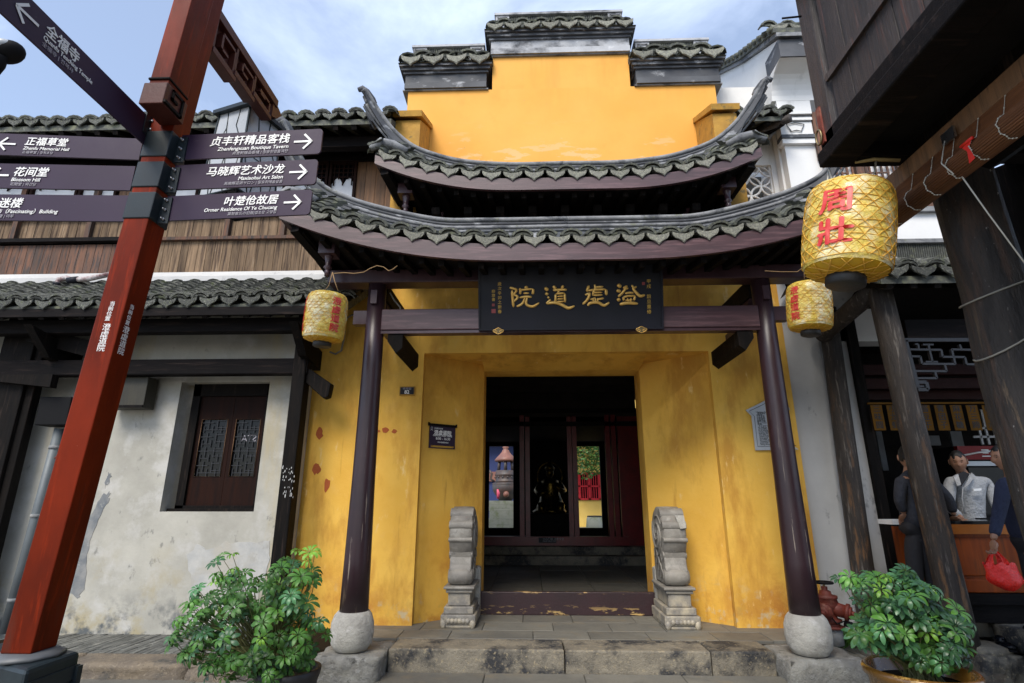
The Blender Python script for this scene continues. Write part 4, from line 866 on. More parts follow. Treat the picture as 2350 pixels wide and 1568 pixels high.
for s in (-1, 1): MB().tube([(bx_ + s * .38, Yi, z_(1105)), (bx_ + s * .50, Yi, z_(1100)), (bx_ + s * .47, Yi, z_(1088)), (bx_ + s * .56, Yi, z_(1080))], [.04, .045, .04, .05], 8).build('handle', bronze, ib)
MB().ball((bx_ + .04, Yi - .42, z_(1135)), .10, .09, .10, 10, 8).build('lion_mask', copper, ib)
# building at the far end of the courtyard
fb = thing('far_temple_hall', (-1, 30, .6), 'grey tiled hall with dark blue doors behind the incense burner', 'temple hall')
MB().box(-6, 1.0, 24.0, 24.3, .6, 6.0).build('wall', blue_far, fb)
for k in range(12): MB().tube([(-4.6 + .34 * k, 23.2, 4.35), (-4.6 + .34 * k, 26.5, 7.6)], .15, 8).build('tile_row', ridge_lt, fb)
MB().prism([(-6, 23.2, 4.2), (-6, 26.5, 7.5), (-6, 26.5, 7.3), (-6, 23.2, 4.1)], (7, 0, 0)).build('roof_slab', tile, fb)
MB().box(-6, 1, 23.9, 23.99, 2.35, 2.75).build('painted_panel', copper, fb)
rb_ = thing('pink_ribbon', (bx_, 18.6, 2.2), 'pink ribbon tied beside the incense burner', 'ribbon')
a = PY(1143, 1145, 18.5); MB().tube([a, a + Vector((.01, 0, .18)), a + Vector((-.02, 0, .30))], [.05, .06, .03], 6).build('ribbon', pink_m, rb_)

# ================================================================ left house
lh = thing('timber_house', (-5, 6.8, .1), 'old two storey house with weathered planks above and stained white plaster below', 'house')
YL = 6.78
wx0, wx1, wz0, wz1 = -4.50, -3.34, 1.46, 3.06
m = MB(); m.box(-9.0, wx0, YL, 7.1, .05, 4.3); m.box(wx1, -2.84, YL, 7.1, .05, 4.3); m.box(wx0, wx1, YL, 7.1, wz1, 4.3); m.box(wx0, wx1, YL, 7.1, .05, wz0)
m.build('wall', white_old, lh)
# patches of bare cement and fresh plaster
def blob(name, pts, mt, th=.004, Y=YL, j=.02):
    P = []
    n = len(pts)
    for i in range(n):
        a = PY(*pts[i], Y); b = PY(*pts[(i + 1) % n], Y)
        for k in range(4): q = a.lerp(b, k / 4); P.append((q.x + rnd(-j, j), Y - th, q.z + rnd(-j, j)))
    return MB().prism(P, (0, .02, 0)).build(name, mt, lh)
blob('bare_patch', [(235, 1135), (252, 1130), (250, 1150), (225, 1190), (205, 1245), (198, 1300), (192, 1355), (180, 1375), (155, 1360), (165, 1290), (185, 1225), (212, 1175)], patch_grey)
blob('bare_patch', [(245, 1090), (256, 1085), (252, 1105), (240, 1120)], patch_grey)
blob('fresh_patch', [(560, 1245), (622, 1240), (615, 1300), (590, 1390), (560, 1440), (430, 1438), (438, 1340), (430, 1270), (455, 1248), (480, 1262), (515, 1244)], patch_white, .006)
# window set back in its reveal
YW = 7.0
lw = part(lh, 'window', ((wx0 + wx1) / 2, YW, wz0))
WF = MB()
for a in ((wx0 + .10, wx1, wz0, wz0 + .07), (wx0 + .10, wx1, wz1 - .16, wz1), (wx0 + .10, wx0 + .20, wz0, wz1), (wx1 - .08, wx1, wz0, wz1)): WF.box(a[0], a[1], YW - .10, YW, a[2], a[3])
WF.build('frame', black_wood, lw)
MB().box(wx0 + .02, wx1, YW - .13, YW - .02, wz0 - .0, wz0 + .035).build('sill', black_wood, lw)
dark_lacq = mat('dark_window_wood', (.022, .008, .005), (.012, .006, .005), 4, .6, .3, 30, st=(5, 5, .5), spec=.08)
xm = (wx0 + .10 + wx1) / 2 + .02
for a, b in ((wx0 + .20, xm), (xm, wx1 - .08)):
    sh = MB()
    for q in ((a, b, wz0 + .07, wz0 + .42), (a, b, wz1 - .46, wz1 - .16), (a, a + .055, wz0 + .42, wz1 - .46), (b - .055, b, wz0 + .42, wz1 - .46)): sh.box(q[0] + .002, q[1] - .002, YW - .06, YW - .02, q[2], q[3])
    sh.build('shutter', dark_lacq, lw)
    MB().box(a + .05, b - .05, YW - .035, YW - .03, wz0 + .42, wz1 - .46).build('pane', glass_d, lw)
    MB().tube([(a + .055, YW - .065, wz0 + .42), (b - .055, YW - .065, wz0 + .42), (b - .055, YW - .065, wz1 - .46), (a + .055, YW - .065, wz1 - .46)], .005, 4, closed=True).build('bead', plank_br, lw)
    lt_ = MB(); za, zb = wz0 + .42, wz1 - .46; xa, xb = a + .055, b - .055; nx, nz = 3, 8
    for j in range(nz):
        z = lerp(za, zb, (j + .5) / nz); off = (j % 2) * .5
        lt_.box(lerp(xa, xb, (.0 if j % 2 else .12)), lerp(xa, xb, (.45 if j % 3 else 1.)), YW - .055, YW - .045, z - .004, z + .004)
        lt_.box(lerp(xa, xb, .58), lerp(xa, xb, .9 if j % 2 else 1.), YW - .055, YW - .045, z + .024, z + .032)
        for i in range(nx): x = lerp(xa, xb, (i + .3 + off) / nx); lt_.box(x - .004, x + .004, YW - .054, YW - .046, z - .04 * (1 + j % 2), z + .05)
    lt_.build('lattice', grey_wood, lw)
# mirror-written letters on the right pane
Mr = face_y(wx1 - .12, YW - .037, wz0 + .86); text('ATSIR', .12, Mr @ Matrix.Diagonal((-1, 1, 1, 1)), grey_p, lw, 'pane_lettering', bold=.02, ex=.0005, align='LEFT') if False else None
Mr = face_y(wx1 - .075, YW - .037, wz0 + .86) @ Matrix.Diagonal((-1, 1, 1, 1)); text('RISTA', .115, Mr, grey_p, lw, 'pane_lettering', bold=.0, ex=.0005)
# lintel, posts, brackets
bevel(MB().box(-9.0, -2.72, 6.42, 6.56, 3.08, 3.28).build('lintel_beam', black_wood_h, lh), .015)
bevel(MB().box(-9.0, -2.6, 6.2, 6.34, 3.56, 3.74).build('eave_purlin', black_wood_h, lh), .015)
bevel(MB().box(-2.895, -2.735, 6.40, 6.58, .12, 3.85).build('post', black_wood, lh), .012)
m = MB()
for k in range(34):
    c = PY(rnd(648, 675), random.choice((1078, 1086, 1098, 1104, 1122, 1132, 1140)) + rnd(-3, 3), 6.40); h_ = rnd(.008, .03); w_ = rnd(.002, .006)
    m.prism([(c.x - w_, 6.3985, c.z), (c.x + w_ * .6, 6.3985, c.z - h_ * .3), (c.x + w_, 6.3985, c.z + h_), (c.x - w_ * .2, 6.3985, c.z + h_ * 1.2)], (0, .003, 0))
m.build('white_paint_splash', white_grey, lh, kind='stuff')
bevel(MB().prism([(-2.74, 6.45, 3.17), (-2.74, 6.45, 2.98), (-2.50, 6.45, 2.78), (-2.44, 6.45, 2.80), (-2.42, 6.45, 2.96)], (0, .12, 0)).build('bracket', black_wood, lh), .01)
def vpost(px, py, wd, Y, z0, z1, nm='post', mt=black_wood): x = PY(px, py, Y).x; return bevel(MB().box(x - wd / 2, x + wd / 2, Y - .06, Y + .06, z0, z1).build(nm, mt, lh), .01)
vpost(62, 960, .10, 6.55, .12, 4.1); vpost(-8, 1020, .42, 6.5, .12, 3.9, 'dark_doorway_post'); 
for px in (120, 700): x = PY(px, 760, 6.3).x; MB().prism([(x - .05, 5.95, 3.60), (x - .05, 6.78, 3.45), (x - .05, 6.78, 3.20), (x - .05, 6.3, 3.28)], (.1, 0, 0)).build('eave_bracket', black_wood, lh)
a = PY(-30, 880, 6.45); b = PY(130, 890, 6.45); MB().prism([(a.x, 6.35, 3.08), (b.x - .0, 6.35, 3.08), (b.x, 6.35, 2.92), (a.x, 6.35, 3.02)], (0, .1, 0)).build('bracket', black_wood, lh)
a = PY(50, 810, 6.45); MB().beam((-6.3, 6.40, 3.62), (-5.3, 6.40, 3.36), .08, .2).build('cloud_brace', black_wood, lh)
# lower eave
def le(t): return (lerp(-8.2, -2.16, t), 5.95, 3.86 + .02 * math.sin(t * 9))
def lt2(t): return (lerp(-8.2, -2.16, t), 6.76, 4.42)
eave(lh, le, 24, 6.04 / 24, R(32), 'moss'); courses(lh, lambda t: Vector(le(t)) + Vector((0, .06, .0)), lt2, 24, 6.04 / 24, 12, tile_moss)
MB().prism([(-8.3, 5.99, 3.83), (-8.3, 6.9, 4.42), (-8.3, 6.9, 4.30), (-8.3, 6.02, 3.74)], (6.15, 0, 0)).build('tile_bed', tile, lh)
MB().box(-8.3, -2.3, 5.98, 6.03, 3.70, 3.80).build('eave_board', black_wood_h, lh)
for i in range(24): x = -8.1 + .25 * i; MB().beam((x, 6.0, 3.70), (x, 6.78, 4.2), .07, .06).build('rafter', black_wood, lh)
# flashing, plank storey
MB().prism([(-8.4, 6.60, 4.40), (-8.4, 6.60, 4.47), (-8.4, 6.72, 4.58), (-8.4, 6.80, 4.58), (-8.4, 6.80, 4.40)], (6.45, 0, 0)).build('flashing', white_grey, lh)
MB().box(-8.4, -1.9, 6.80, 6.95, 4.3, 6.9).build('core', black_wood, lh)
x = -8.3; i = 0
while x < -1.95:
    wd = rnd(.105, .135)
    far = x > -5.62
    mt2 = plank if far else plank_d; yy = 6.755 if far else 6.73
    MB().box(x, x + wd - .006, yy, 6.80, 4.56, 5.06 if far else 5.02, ch=0).build('plank', mt2, lh)
    MB().box(x, x + wd - .006, 6.76 + rnd(0, .006), 6.80, 5.11, 5.42, ch=0).build('plank', plank, lh)
    x += wd; i += 1
MB().box(-5.60, -1.95, 6.70, 6.80, 5.063, 5.108).build('ledge', plank_d, lh); MB().box(-8.4, -5.605, 6.66, 6.80, 5.045, 5.10).build('ledge', black_wood_h, lh)
for px in (33, 203, 520, 648): x = PY(px, 530, 6.72).x; MB().box(x - .035, x + .035, 6.70, 6.76, 5.11, 6.3).build('batten', plank_d, lh)
MB().box(-8.4, -1.95, 6.70, 6.80, 5.42, 5.47).build('window_sill_rail', plank_d, lh); MB().box(-8.4, -1.95, 6.70, 6.80, 6.28, 6.36).build('head_rail', black_wood_h, lh)
def upwin(xa, xb):
    wn = part(lh, 'window', ((xa + xb) / 2, 6.75, 5.47)); f = MB()
    for q in ((xa, xb, 5.47, 5.50), (xa, xb, 6.24, 6.28), (xa, xa + .035, 5.5, 6.24), (xb - .035, xb, 5.5, 6.24)): f.box(q[0], q[1], 6.71, 6.76, q[2], q[3])
    f.build('frame', dark_lacq, wn); MB().box(xa + .03, xb - .03, 6.765, 6.775, 5.48, 6.26).build('pane', glass_d, wn)
    c = MB(); P = [(xa + .03, 6.76, 5.50), (xb - .03, 6.76, 5.50)]; n = 2; hh = 6.02
    for k in range(n):
        u0 = lerp(xb - .03, xa + .03, k / n); u1 = lerp(xb - .03, xa + .03, (k + 1) / n)
        P += [(u0, 6.76, hh - .10), (lerp(u0, u1, .30), 6.76, hh - .01), (lerp(u0, u1, .42), 6.76, hh + .0), (lerp(u0, u1, .44), 6.76, hh + .03), (lerp(u0, u1, .56), 6.76, hh + .03), (lerp(u0, u1, .58), 6.76, hh), (lerp(u0, u1, .7), 6.76, hh - .01)]
    P += [(xa + .03, 6.76, hh - .10)]; c.prism(P, (0, .004, 0)); c.build('white_curtain', paper_w, wn)
    l_ = MB()
    for k in range(1, 6): x = lerp(xa, xb, k / 6); l_.box(x - .008, x + .008, 6.735, 6.748, 6.0 - .1 * (k % 2), 6.24)
    for z in (6.03, 6.10, 6.17): l_.box(xa + .03, xb - .03, 6.734, 6.747, z - .007, z + .007)
    l_.build('lattice', dark_lacq, wn)
for xa, xb in ((-7.9, -7.2), (-7.18, -6.48), (-6.46, -5.9), (-5.26, -4.7), (-4.05, -3.45), (-3.43, -2.85), (-2.83, -2.44)): upwin(xa, xb)
x = -5.88
while x < -1.98:
    wd = rnd(.10, .16)
    if not any(a - .1 < x < b for a, b in ((-5.26, -4.7), (-4.05, -3.45), (-3.43, -2.85), (-2.83, -2.44))): MB().box(x, x + wd - .005, 6.75, 6.80, 5.47, 6.28).build('plank', plank_br, lh)
    x += wd
# upper eave
def ue(t): return (lerp(-8.4, -1.82, t), 6.02, 6.50 + .015 * math.sin(t * 14))
eave(lh, ue, 29, 6.58 / 29, R(30), 'moss'); courses(lh, lambda t: Vector(ue(t)) + Vector((0, .05, .0)), lambda t: (lerp(-8.4, -1.82, t), 7.4, 7.2), 29, 6.58 / 29, 7, tile_moss)
MB().prism([(-8.5, 6.06, 6.46), (-8.5, 7.5, 7.24), (-8.5, 7.5, 7.14), (-8.5, 6.06, 6.38)], (6.70, 0, 0)).build('tile_bed', tile, lh)
for i in range(26): x = -8.3 + .25 * i; MB().beam((x, 6.08, 6.36), (x, 6.8, 6.72), .07, .07).build('rafter', black_wood, lh)
MB().box(-8.5, -1.85, 6.3, 6.42, 6.22, 6.38).build('purlin', black_wood_h, lh)
# things fixed to the house
pp = thing('vent_pipe', (-5.6, 6.55, 4.5), 'peeling white pipe elbow lying over the lower tiled roof', 'pipe')
P = [PY(x, y, 6.45) for x, y in ((131, 668), (131, 652), (136, 642), (152, 638), (168, 643), (205, 640), (250, 630))]
MB().tube(P, .034, 10).build('pipe', mat('peeling_pipe', (.55, .53, .52), (.16, .07, .07), 14, .6, .3, 30), pp)
for i in (1, 4): MB().tube([P[i] - (P[i + 1] - P[i]) * .3, P[i] + (P[i + 1] - P[i]) * .3], .045, 10).build('collar', plaque_m, pp)
eb_ = thing('electric_box', (-5.5, 6.6, 2.8), 'black electric box on the white wall behind the red post', 'box')
a = PY(112, 915, 6.62); b = PY(168, 978, 6.62); bevel(MB().box(a.x, b.x, 6.50, 6.74, b.z, a.z).build('box', iron_bk, eb_), .01)
MB().tube([((a.x + b.x) / 2 + .1, 6.66, b.z), ((a.x + b.x) / 2 + .08, 6.68, b.z - .5), ((a.x + b.x) / 2 - .02, 6.70, b.z - .9)], .022, 6).build('cable', iron_bk, eb_)
MB().tube([((a.x + b.x) / 2 + .2, 6.64, b.z - .25), ((a.x + b.x) / 2 + .02, 6.62, b.z - .42), ((a.x + b.x) / 2 - .02, 6.66, b.z - .56)], .008, 6).build('red_wire', red_iron, eb_)
ws = thing('wooden_wall_board', (-4.9, 6.6, 3), 'dark wooden board hung under the lintel to the right of the red post', 'board')
a = PY(262, 866, 6.6); b = PY(338, 938, 6.6); bevel(MB().box(a.x, b.x, 6.52, 6.72, b.z, 3.078).build('board', mat('olive_dark_wood', (.030, .026, .014), (.02, .018, .011), 4, .6, .3, 30, st=(5, 5, .6)), ws), .008)
MB().box(a.x, b.x, 6.50, 6.518, b.z, b.z + .03).build('edge_strip', black_wood, ws)
dp = thing('downpipe', (-5.7, 6.6, .1), 'dark grey downpipe running down the white wall left of the red post', 'pipe')
x = PY(128, 1010, 6.62).x; x2 = PY(20, 1400, 6.62).x
MB().tube([(x, 6.64, 2.45), ((x + x2) / 2, 6.64, 1.3), (x2, 6.64, .15)], .055, 12).build('pipe', mat('pipe_grey', (.13, .15, .16), (.10, .115, .125), 5, .5, .2), dp)
MB().tube([(x + .085, 6.66, 2.45), ((x + x2) / 2 + .085, 6.66, 1.3), (x2 + .085, 6.66, .15)], .012, 6).build('white_conduit', white_p, dp)
for t in (.1, .45, .85): c = Vector((x, 6.64, 2.45)).lerp(Vector((x2, 6.64, .15)), t); MB().tube([c - Vector((0, 0, .02)), c + Vector((0, 0, .02))], .062, 12).build('pipe_clip', patch_grey, dp)

# ================================================================ white gabled house to the right of the gate
wh = thing('white_gabled_house', (3.7, 7.5, .2), 'white plastered house with a pierced lattice opening and a swept gable end', 'house')
# lower wall strip between the yellow wall and the shop
MB().box(3.334, 3.80, 6.98, 7.4, .05, 4.6).build('wall', white_grey, wh)
lo = PY(1690, 380, 7.3); hi_ = PY(1781, 497, 7.3); LX0, LX1, LZ0, LZ1 = lo.x - .25, PY(1777, 430, 7.3).x, 5.45, lo.z
m = MB(); m.box(2.86, LX0, 7.3, 7.5, 4.4, 7.9); m.box(LX1, 4.1, 7.3, 7.5, 4.4, 7.9); m.box(LX0, LX1, 7.3, 7.5, LZ1, 7.9); m.box(LX0, LX1, 7.3, 7.5, 4.4, LZ0); m.build('wall', white_new, wh)
MB().box(LX0, LX1, 7.62, 7.66, LZ0, LZ1).build('shaded_back', shade_back, wh)  # sheet behind the rings, its shade painted as grey
lat = part(wh, 'pierced_lattice', (LX0, 7.36, LZ0)); rr = .165; nx = int((LX1 - LX0) / rr) + 1; nz = int((LZ1 - LZ0) / rr) + 1
for i in range(nx + 1):
    for j in range(nz + 1):
        if (i + j) % 2: continue
        cx, cz = LX1 - i * rr, LZ1 - j * rr; m = MB()
        seg = []
        for k in range(25):
            a = k * 2 * math.pi / 24; p = (cx + rr * math.cos(a), 7.36, cz + rr * math.sin(a)); ok = LX0 - .01 < p[0] < LX1 + .01 and LZ0 - .01 < p[2] < LZ1 + .01
            if ok: seg.append(p)
            if (not ok or k == 24) and len(seg) > 1: m.tube(seg, .017, 4); seg = []
            elif not ok: seg = []
        if m.v: m.build('tile_ring', white_new, lat)
# corner pilaster and corbelled end of the fire wall
px0 = PY(1790, 400, 7.27).x
MB().box(px0, 4.9, 7.02, 7.28, 3.6, 6.95).build('end_wall', white_new, wh)
MB().box(px0 - .03, px0 + .0, 7.16, 7.28, 3.9, 6.95).build('pilaster', white_new, wh)
def chit(z): return PY(1800, z, 7.0).z
a0, a1 = px0 - .03, px0 + .42
for y0_, y1_, e, mt2 in ((333, 322, .04, white_new), (322, 314, .06, ridge), (314, 284, .03, white_new), (282, 276, .06, white_new), (276, 271, .05, ridge_lt), (270, 240, .08, white_new)):
    MB().box(a0 - e * .5, a1, 7.0 - e, 7.1, chit(y0_), chit(y1_) - .004).build('corbel_band', mt2, wh)
zc1, zc2 = chit(312), chit(287); xm_ = a0 + .20; wq = .13
MB().tube([(xm_ - wq, 6.955, zc2 - .03), (xm_, 6.955, zc2 + .0), (xm_ + wq, 6.955, zc2 - .03), (xm_ + wq * .55, 6.955, zc1 + .04), (xm_, 6.955, zc1 + .06), (xm_ - wq * .55, 6.955, zc1 + .04)], .008, 5, closed=True).build('fan_relief', ridge, wh)
zb, zt3 = chit(240), chit(188); P = []
for i in range(9): t = i / 8; P.append((a0 - .10, lerp(6.92, 6.52, t ** 1.8), lerp(zb, zt3, math.sin(t * math.pi / 2))))
P += [(a0 - .10, 7.3, zt3), (a0 - .10, 7.3, zb)]
MB().prism(P, (1.3, 0, 0)).build('swept_corbel', white_new, wh)
ze = chit(150)
MB().box(a0 - .10, a1 + .8, 6.50, 6.95, zt3 + .004, ze).build('sooty_end', band_d, wh)
# side face rising to the back under a tiled coping
yb_ = 10.5; zbk = ze + 2.6
side = [(a0 - .10, 6.56, zt3), (a0 - .10, 6.5, ze), (a0 - .10, 7.6, ze + .62), (a0 - .10, 9.0, ze + 1.55), (a0 - .10, yb_, zbk), (a0 - .10, yb_, 4.5), (a0 - .10, 7.34, 4.5), (a0 - .10, 7.34, zt3 - .3)]
MB().prism([(q[0] + .012, q[1], q[2]) for q in side], (.42, 0, 0)).build('fire_wall', white_new, wh)
for k, (dz0, dz1, ex) in enumerate(((0, .07, .04), (.07, .15, .08))):
    top_ = [(a0 - .10 - ex, 6.44, ze + dz1), (a0 - .10 - ex, 7.6, ze + .62 + dz1), (a0 - .10 - ex, 9.0, ze + 1.55 + dz1), (a0 - .10 - ex, yb_, zbk + dz1)]
    bot_ = [(q[0], q[1], q[2] - (dz1 - dz0) + .003) for q in top_[::-1]]
    MB().prism(top_ + bot_, (.45 + 2 * ex, 0, 0)).build('coping', (ridge_lt, tile)[k], wh)
eave(wh, lambda t: (lerp(a0 - .2, a0 + .6, t), 6.46, ze + .18), 3, .26, R(28))
m = MB()
for k in range(26): t = k / 25; y = lerp(6.5, yb_, t); z = (ze + .15 + (.62 * (y - 6.5) / 1.1 if y < 7.6 else .62 + (y - 7.6) * .664)); m.tube([(a0 - .22, y, z), (a0 - .05, y, z + .09), (a0 + .25, y, z + .10)], .045, 5)
m.build('coping_tiles', tile, wh, kind='stuff')
# narrow tiled eave beside the gate
es0, es1 = PY(1652, 250, 6.6).x, PY(1808, 250, 6.6).x; ez = PY(1720, 258, 6.6).z
eave(wh, lambda t: (lerp(es0, es1, t), 6.6, ez), 4, (es1 - es0) / 4, R(28), 'moss'); courses(wh, lambda t: (lerp(es0, es1, t), 6.65, ez), lambda t: (lerp(es0, es1, t), 7.3, ez + .4), 4, (es1 - es0) / 4, 5, tile_moss)
MB().prism([(es0, 6.66, ez - .03), (es0, 7.4, ez + .38), (es0, 7.4, ez + .30), (es0, 6.66, ez - .10)], (es1 - es0, 0, 0)).build('tile_bed', tile, wh)
for i in range(5): x = lerp(es0 + .05, es1 - .05, i / 4); MB().tube([(x, 6.7, ez - .12), (x, 7.3, ez + .12)], .04, 8).build('rafter', black_wood, wh)
MB().tube([(es1 + .02, 6.62, ez - .10), (es1 - .35, 7.1, ez + .02)], .06, 8).build('round_rafter', post_wood, wh)
# ================================================================ shop to the right
sp = thing('timber_shop', (4.6, 6.2, .1), 'open fronted dark timber shop under a tiled eave to the right of the gate', 'shop')
def SX(px, py, Y): return PY(px, py, Y).x
# dark post against the white wall, white strip, inner post
def spost(pa, pb, Y, r_, z0, z1, name, mt, n=16, wob=.03, parent=None):
    a = PY(*pa, Y); b = PY(*pb, Y); d = (b - a) / (b.z - a.z); A = a + d * (z0 - a.z); B = a + d * (z1 - a.z); P = [A.lerp(B, i / 9) for i in range(10)]
    m = MB().tube(P, [r_ * (1.06 - .1 * i / 9 + rnd(-wob, wob) * .5) for i in range(10)], n); return m.build(name, mt, parent or sp)
spost((1944, 1050), (1918, 860), 6.85, .115, .05, 4.0, 'post', post_wood)
x0 = SX(1952, 1000, 7.0); x1 = SX(1983, 1000, 7.0)
MB().box(3.80, x1, 7.02, 7.2, .05, 4.1).build('white_infill', white_grey, sp)
MB().box(x1, x1 + .12, 6.96, 7.2, .05, 4.1).build('door_post', black_wood, sp)
front = spost((2145, 1200), (2050, 800), 5.88, .125, .22, 3.98, 'front_post', post_wood)
rough_block(4.08, 4.46, 5.66, 6.08, -.03, .24, granite, sp, 'post_stone', .02)
MB().lathe([(.12, .18), (.19, .20), (.21, .25), (.19, .29), (.14, .30)], (4.26, 5.88, 0), 18, wob=.03).build('post_base', granite, sp)
a = PY(1885, 772, 6.8); b = PY(2035, 640, 5.75); MB().tube([a, b], [.10, .115], 14).build('log_beam', post_wood, sp)
MB().tube([PY(2060, 628, 5.80), PY(2060, 628, 5.80) + Vector((2.6, 0, 0))], .15, 16).build('eave_purlin', black_wood_h, sp)
MB().tube([PY(2060, 628, 5.80) + Vector((-.02, 0, 0)), PY(2060, 628, 5.80) + Vector((.0, 0, 0))], .155, 16).build('purlin_end', post_wood, sp)
MB().prism([PY(1905, 588, 6.3), PY(2015, 640, 6.0), PY(2060, 590, 5.8), PY(1990, 575, 6.0)], (.0, .3, 0)).build('soffit_board', white_grey, sp)
MB().prism([(3.56, 6.98, 4.0), (3.56, 6.2, 4.38), (4.2, 6.2, 4.38), (4.2, 6.98, 4.0)], (0, 0, .05)).build('soffit_board', white_grey, sp)
# eave, ridge band, upper storey
e0 = PY(2052, 625, 5.45); ez2 = PY(2110, 622, 5.45).z; ex0, ex1 = e0.x - .12, 6.4
eave(sp, lambda t: (lerp(ex0, ex1, t), 5.45, ez2), 9, (ex1 - ex0) / 9, R(30), 'moss', back=1); courses(sp, lambda t: (lerp(ex0, ex1, t), 5.5, ez2), lambda t: (lerp(ex0, ex1, t), 6.1, ez2 + .33), 9, (ex1 - ex0) / 9, 5, tile_moss)
MB().prism([(ex0, 5.5, ez2 - .04), (ex0, 6.2, ez2 + .34), (ex0, 6.2, ez2 + .22), (ex0, 5.5, ez2 - .12)], (ex1 - ex0, 0, 0)).build('tile_bed', tile, sp)
for i in range(10): x = ex0 + .1 + .25 * i; MB().beam((x, 5.52, ez2 - .13), (x, 6.9, ez2 + .45), .07, .07).build('rafter', black_wood, sp)
zb1, zb2 = PY(2100, 597, 6.1).z, PY(2100, 560, 6.1).z
m = MB(); x = ex0 - .05
while x < ex1: m.add([(x, 6.10, zb1), (x + .018, 6.10, zb1), (x + .030, 6.10, zb2), (x + .012, 6.10, zb2), (x + .012, 6.16, zb2), (x, 6.16, zb1)], [(0, 1, 2, 3), (0, 3, 4, 5)]); x += .026
m.build('upright_tiles', tile, sp, kind='stuff'); MB().box(ex0 - .06, ex1, 6.13, 6.3, zb1, zb2).build('ridge_core', band_d, sp)
MB().box(ex0 - .1, ex1, 6.06, 6.3, zb2, zb2 + .05).build('ridge_cap', ridge_lt, sp); MB().box(ex0 - .1, ex1, 6.06, 6.3, zb1 - .05, zb1).build('ridge_foot', ridge_lt, sp)
zw0, zw1 = PY(2100, 575, 6.95).z - .4, PY(2100, 490, 6.95).z
MB().box(4.22, 8.0, 6.95, 7.2, zw0, zw1).build('white_wall', white_new, sp); MB().box(4.2, 8.0, 6.88, 7.2, zw1, zw1 + .07).build('ledge', ridge_lt, sp)
zp0, zp1 = zw1 + .07, PY(2100, 445, 6.95).z
for k in range(3): MB().box(4.22, 8.0, 6.93 + .01 * k, 7.0, lerp(zp0, zp1, k / 3) + .004, lerp(zp0, zp1, (k + 1) / 3)).build('weatherboard', plank_d, sp)
zq = PY(2100, 360, 6.95).z; MB().box(4.22, 8.0, 6.95, 7.0, zq, zq + .8).build('upper_board', plank_d, sp); MB().box(4.22, 8.0, 6.90, 6.99, zp1, zp1 + .05).build('rail', plank_d, sp)
for xa, xb in ((4.26, 4.72), (4.80, 5.30), (5.38, 5.9), (5.98, 6.5)):
    wn = part(sp, 'upper_window', ((xa + xb) / 2, 6.95, zp1)); f = MB()
    for q in ((xa, xb, zp1 + .05, zp1 + .09), (xa, xa + .04, zp1 + .05, zq), (xb - .04, xb, zp1 + .05, zq)): f.box(q[0], q[1], 6.91, 6.97, q[2], q[3])
    f.build('frame', plank_d, wn); MB().box(xa + .03, xb - .03, 6.99, 6.995, zp1, zq).build('pale_pane', paper_w, wn); l_ = MB()
    for k in range(1, 6): x = lerp(xa, xb, k / 6); l_.box(x - .012, x + .012, 6.93, 6.95, zp1 + .09 + (.15 if k % 2 else 0), zq)
    for k in range(5): z = zp1 + .20 + .13 * k; l_.box(lerp(xa, xb, .0 if k % 2 else .3), lerp(xa, xb, .7 if k % 2 else 1.), 6.929, 6.949, z, z + .022)
    l_.build('lattice', plank_d, wn)
    MB().box(xb + .0, xb + .08, 6.92, 7.0, zp1, zq).build('stile', plank_d, wn)
# room
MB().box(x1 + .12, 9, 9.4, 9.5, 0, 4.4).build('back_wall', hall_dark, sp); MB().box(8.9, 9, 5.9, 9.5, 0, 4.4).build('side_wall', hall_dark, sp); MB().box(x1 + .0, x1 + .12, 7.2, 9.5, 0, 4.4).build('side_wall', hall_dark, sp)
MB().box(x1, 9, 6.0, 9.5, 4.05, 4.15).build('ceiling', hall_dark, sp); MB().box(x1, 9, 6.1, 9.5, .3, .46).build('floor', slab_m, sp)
for py, Y in ((880, 7.4), (905, 7.6), (848, 7.3)): z = PY(2100, py, Y).z; MB().box(x1, 8.5, Y, Y + .12, z - .07, z + .07).build('red_beam', dark_red_w, sp)
MB().box(4.2, 8, 5.92, 6.02, PY(2150, 780, 5.95).z, PY(2150, 735, 5.95).z).build('lintel', black_wood_h, sp)
# hanging fretwork under the lintel
fw = part(sp, 'hanging_fretwork', (4.4, 5.95, 3.3)); YF = 5.93
def FB(pts, r_=.011, mt=grey_wood):
    m = MB()
    for (ax, ay), (bx2, by2) in zip(pts[:-1], pts[1:]):
        a = Vector((2500 + ax * .2551, 900 + ay * .2551, 0)) * .7833; b = Vector((2500 + bx2 * .2551, 900 + by2 * .2551, 0)) * .7833
        A = PY(a.x, a.y, YF); B = PY(b.x, b.y, YF); m.beam(A, B, .035 if abs(A.z - B.z) < abs(A.x - B.x) else .035, 2 * r_, (0, 0, 1) if abs(A.z - B.z) < abs(A.x - B.x) else (1, 0, 0))
    m.build('fret_bar', mt, fw)
for pts, r_ in (([(585, 380), (1380, 380)], .02), ([(590, 385), (735, 930)], .022), ([(535, 380), (690, 990)], .012), ([(640, 490), (1000, 495), (1015, 575), (1270, 578), (1290, 660), (1440, 662)], .011),
    ([(655, 568), (760, 572), (780, 655), (1160, 658), (1120, 490), (1380, 495)], .011), ([(850, 430), (900, 635)], .010), ([(790, 435), (910, 435)], .009), ([(820, 632), (960, 632)], .009), ([(695, 738), (1060, 740), (1040, 665)], .011),
    ([(715, 820), (950, 820), (930, 750)], .011), ([(735, 950), (850, 950), (830, 865), (740, 865)], .018), ([(740, 915), (800, 912)], .010), ([(1210, 435), (1235, 495)], .010), ([(1390, 500), (1425, 640)], .010), ([(700, 430), (735, 430), (742, 480)], .009)): FB(pts, r_)
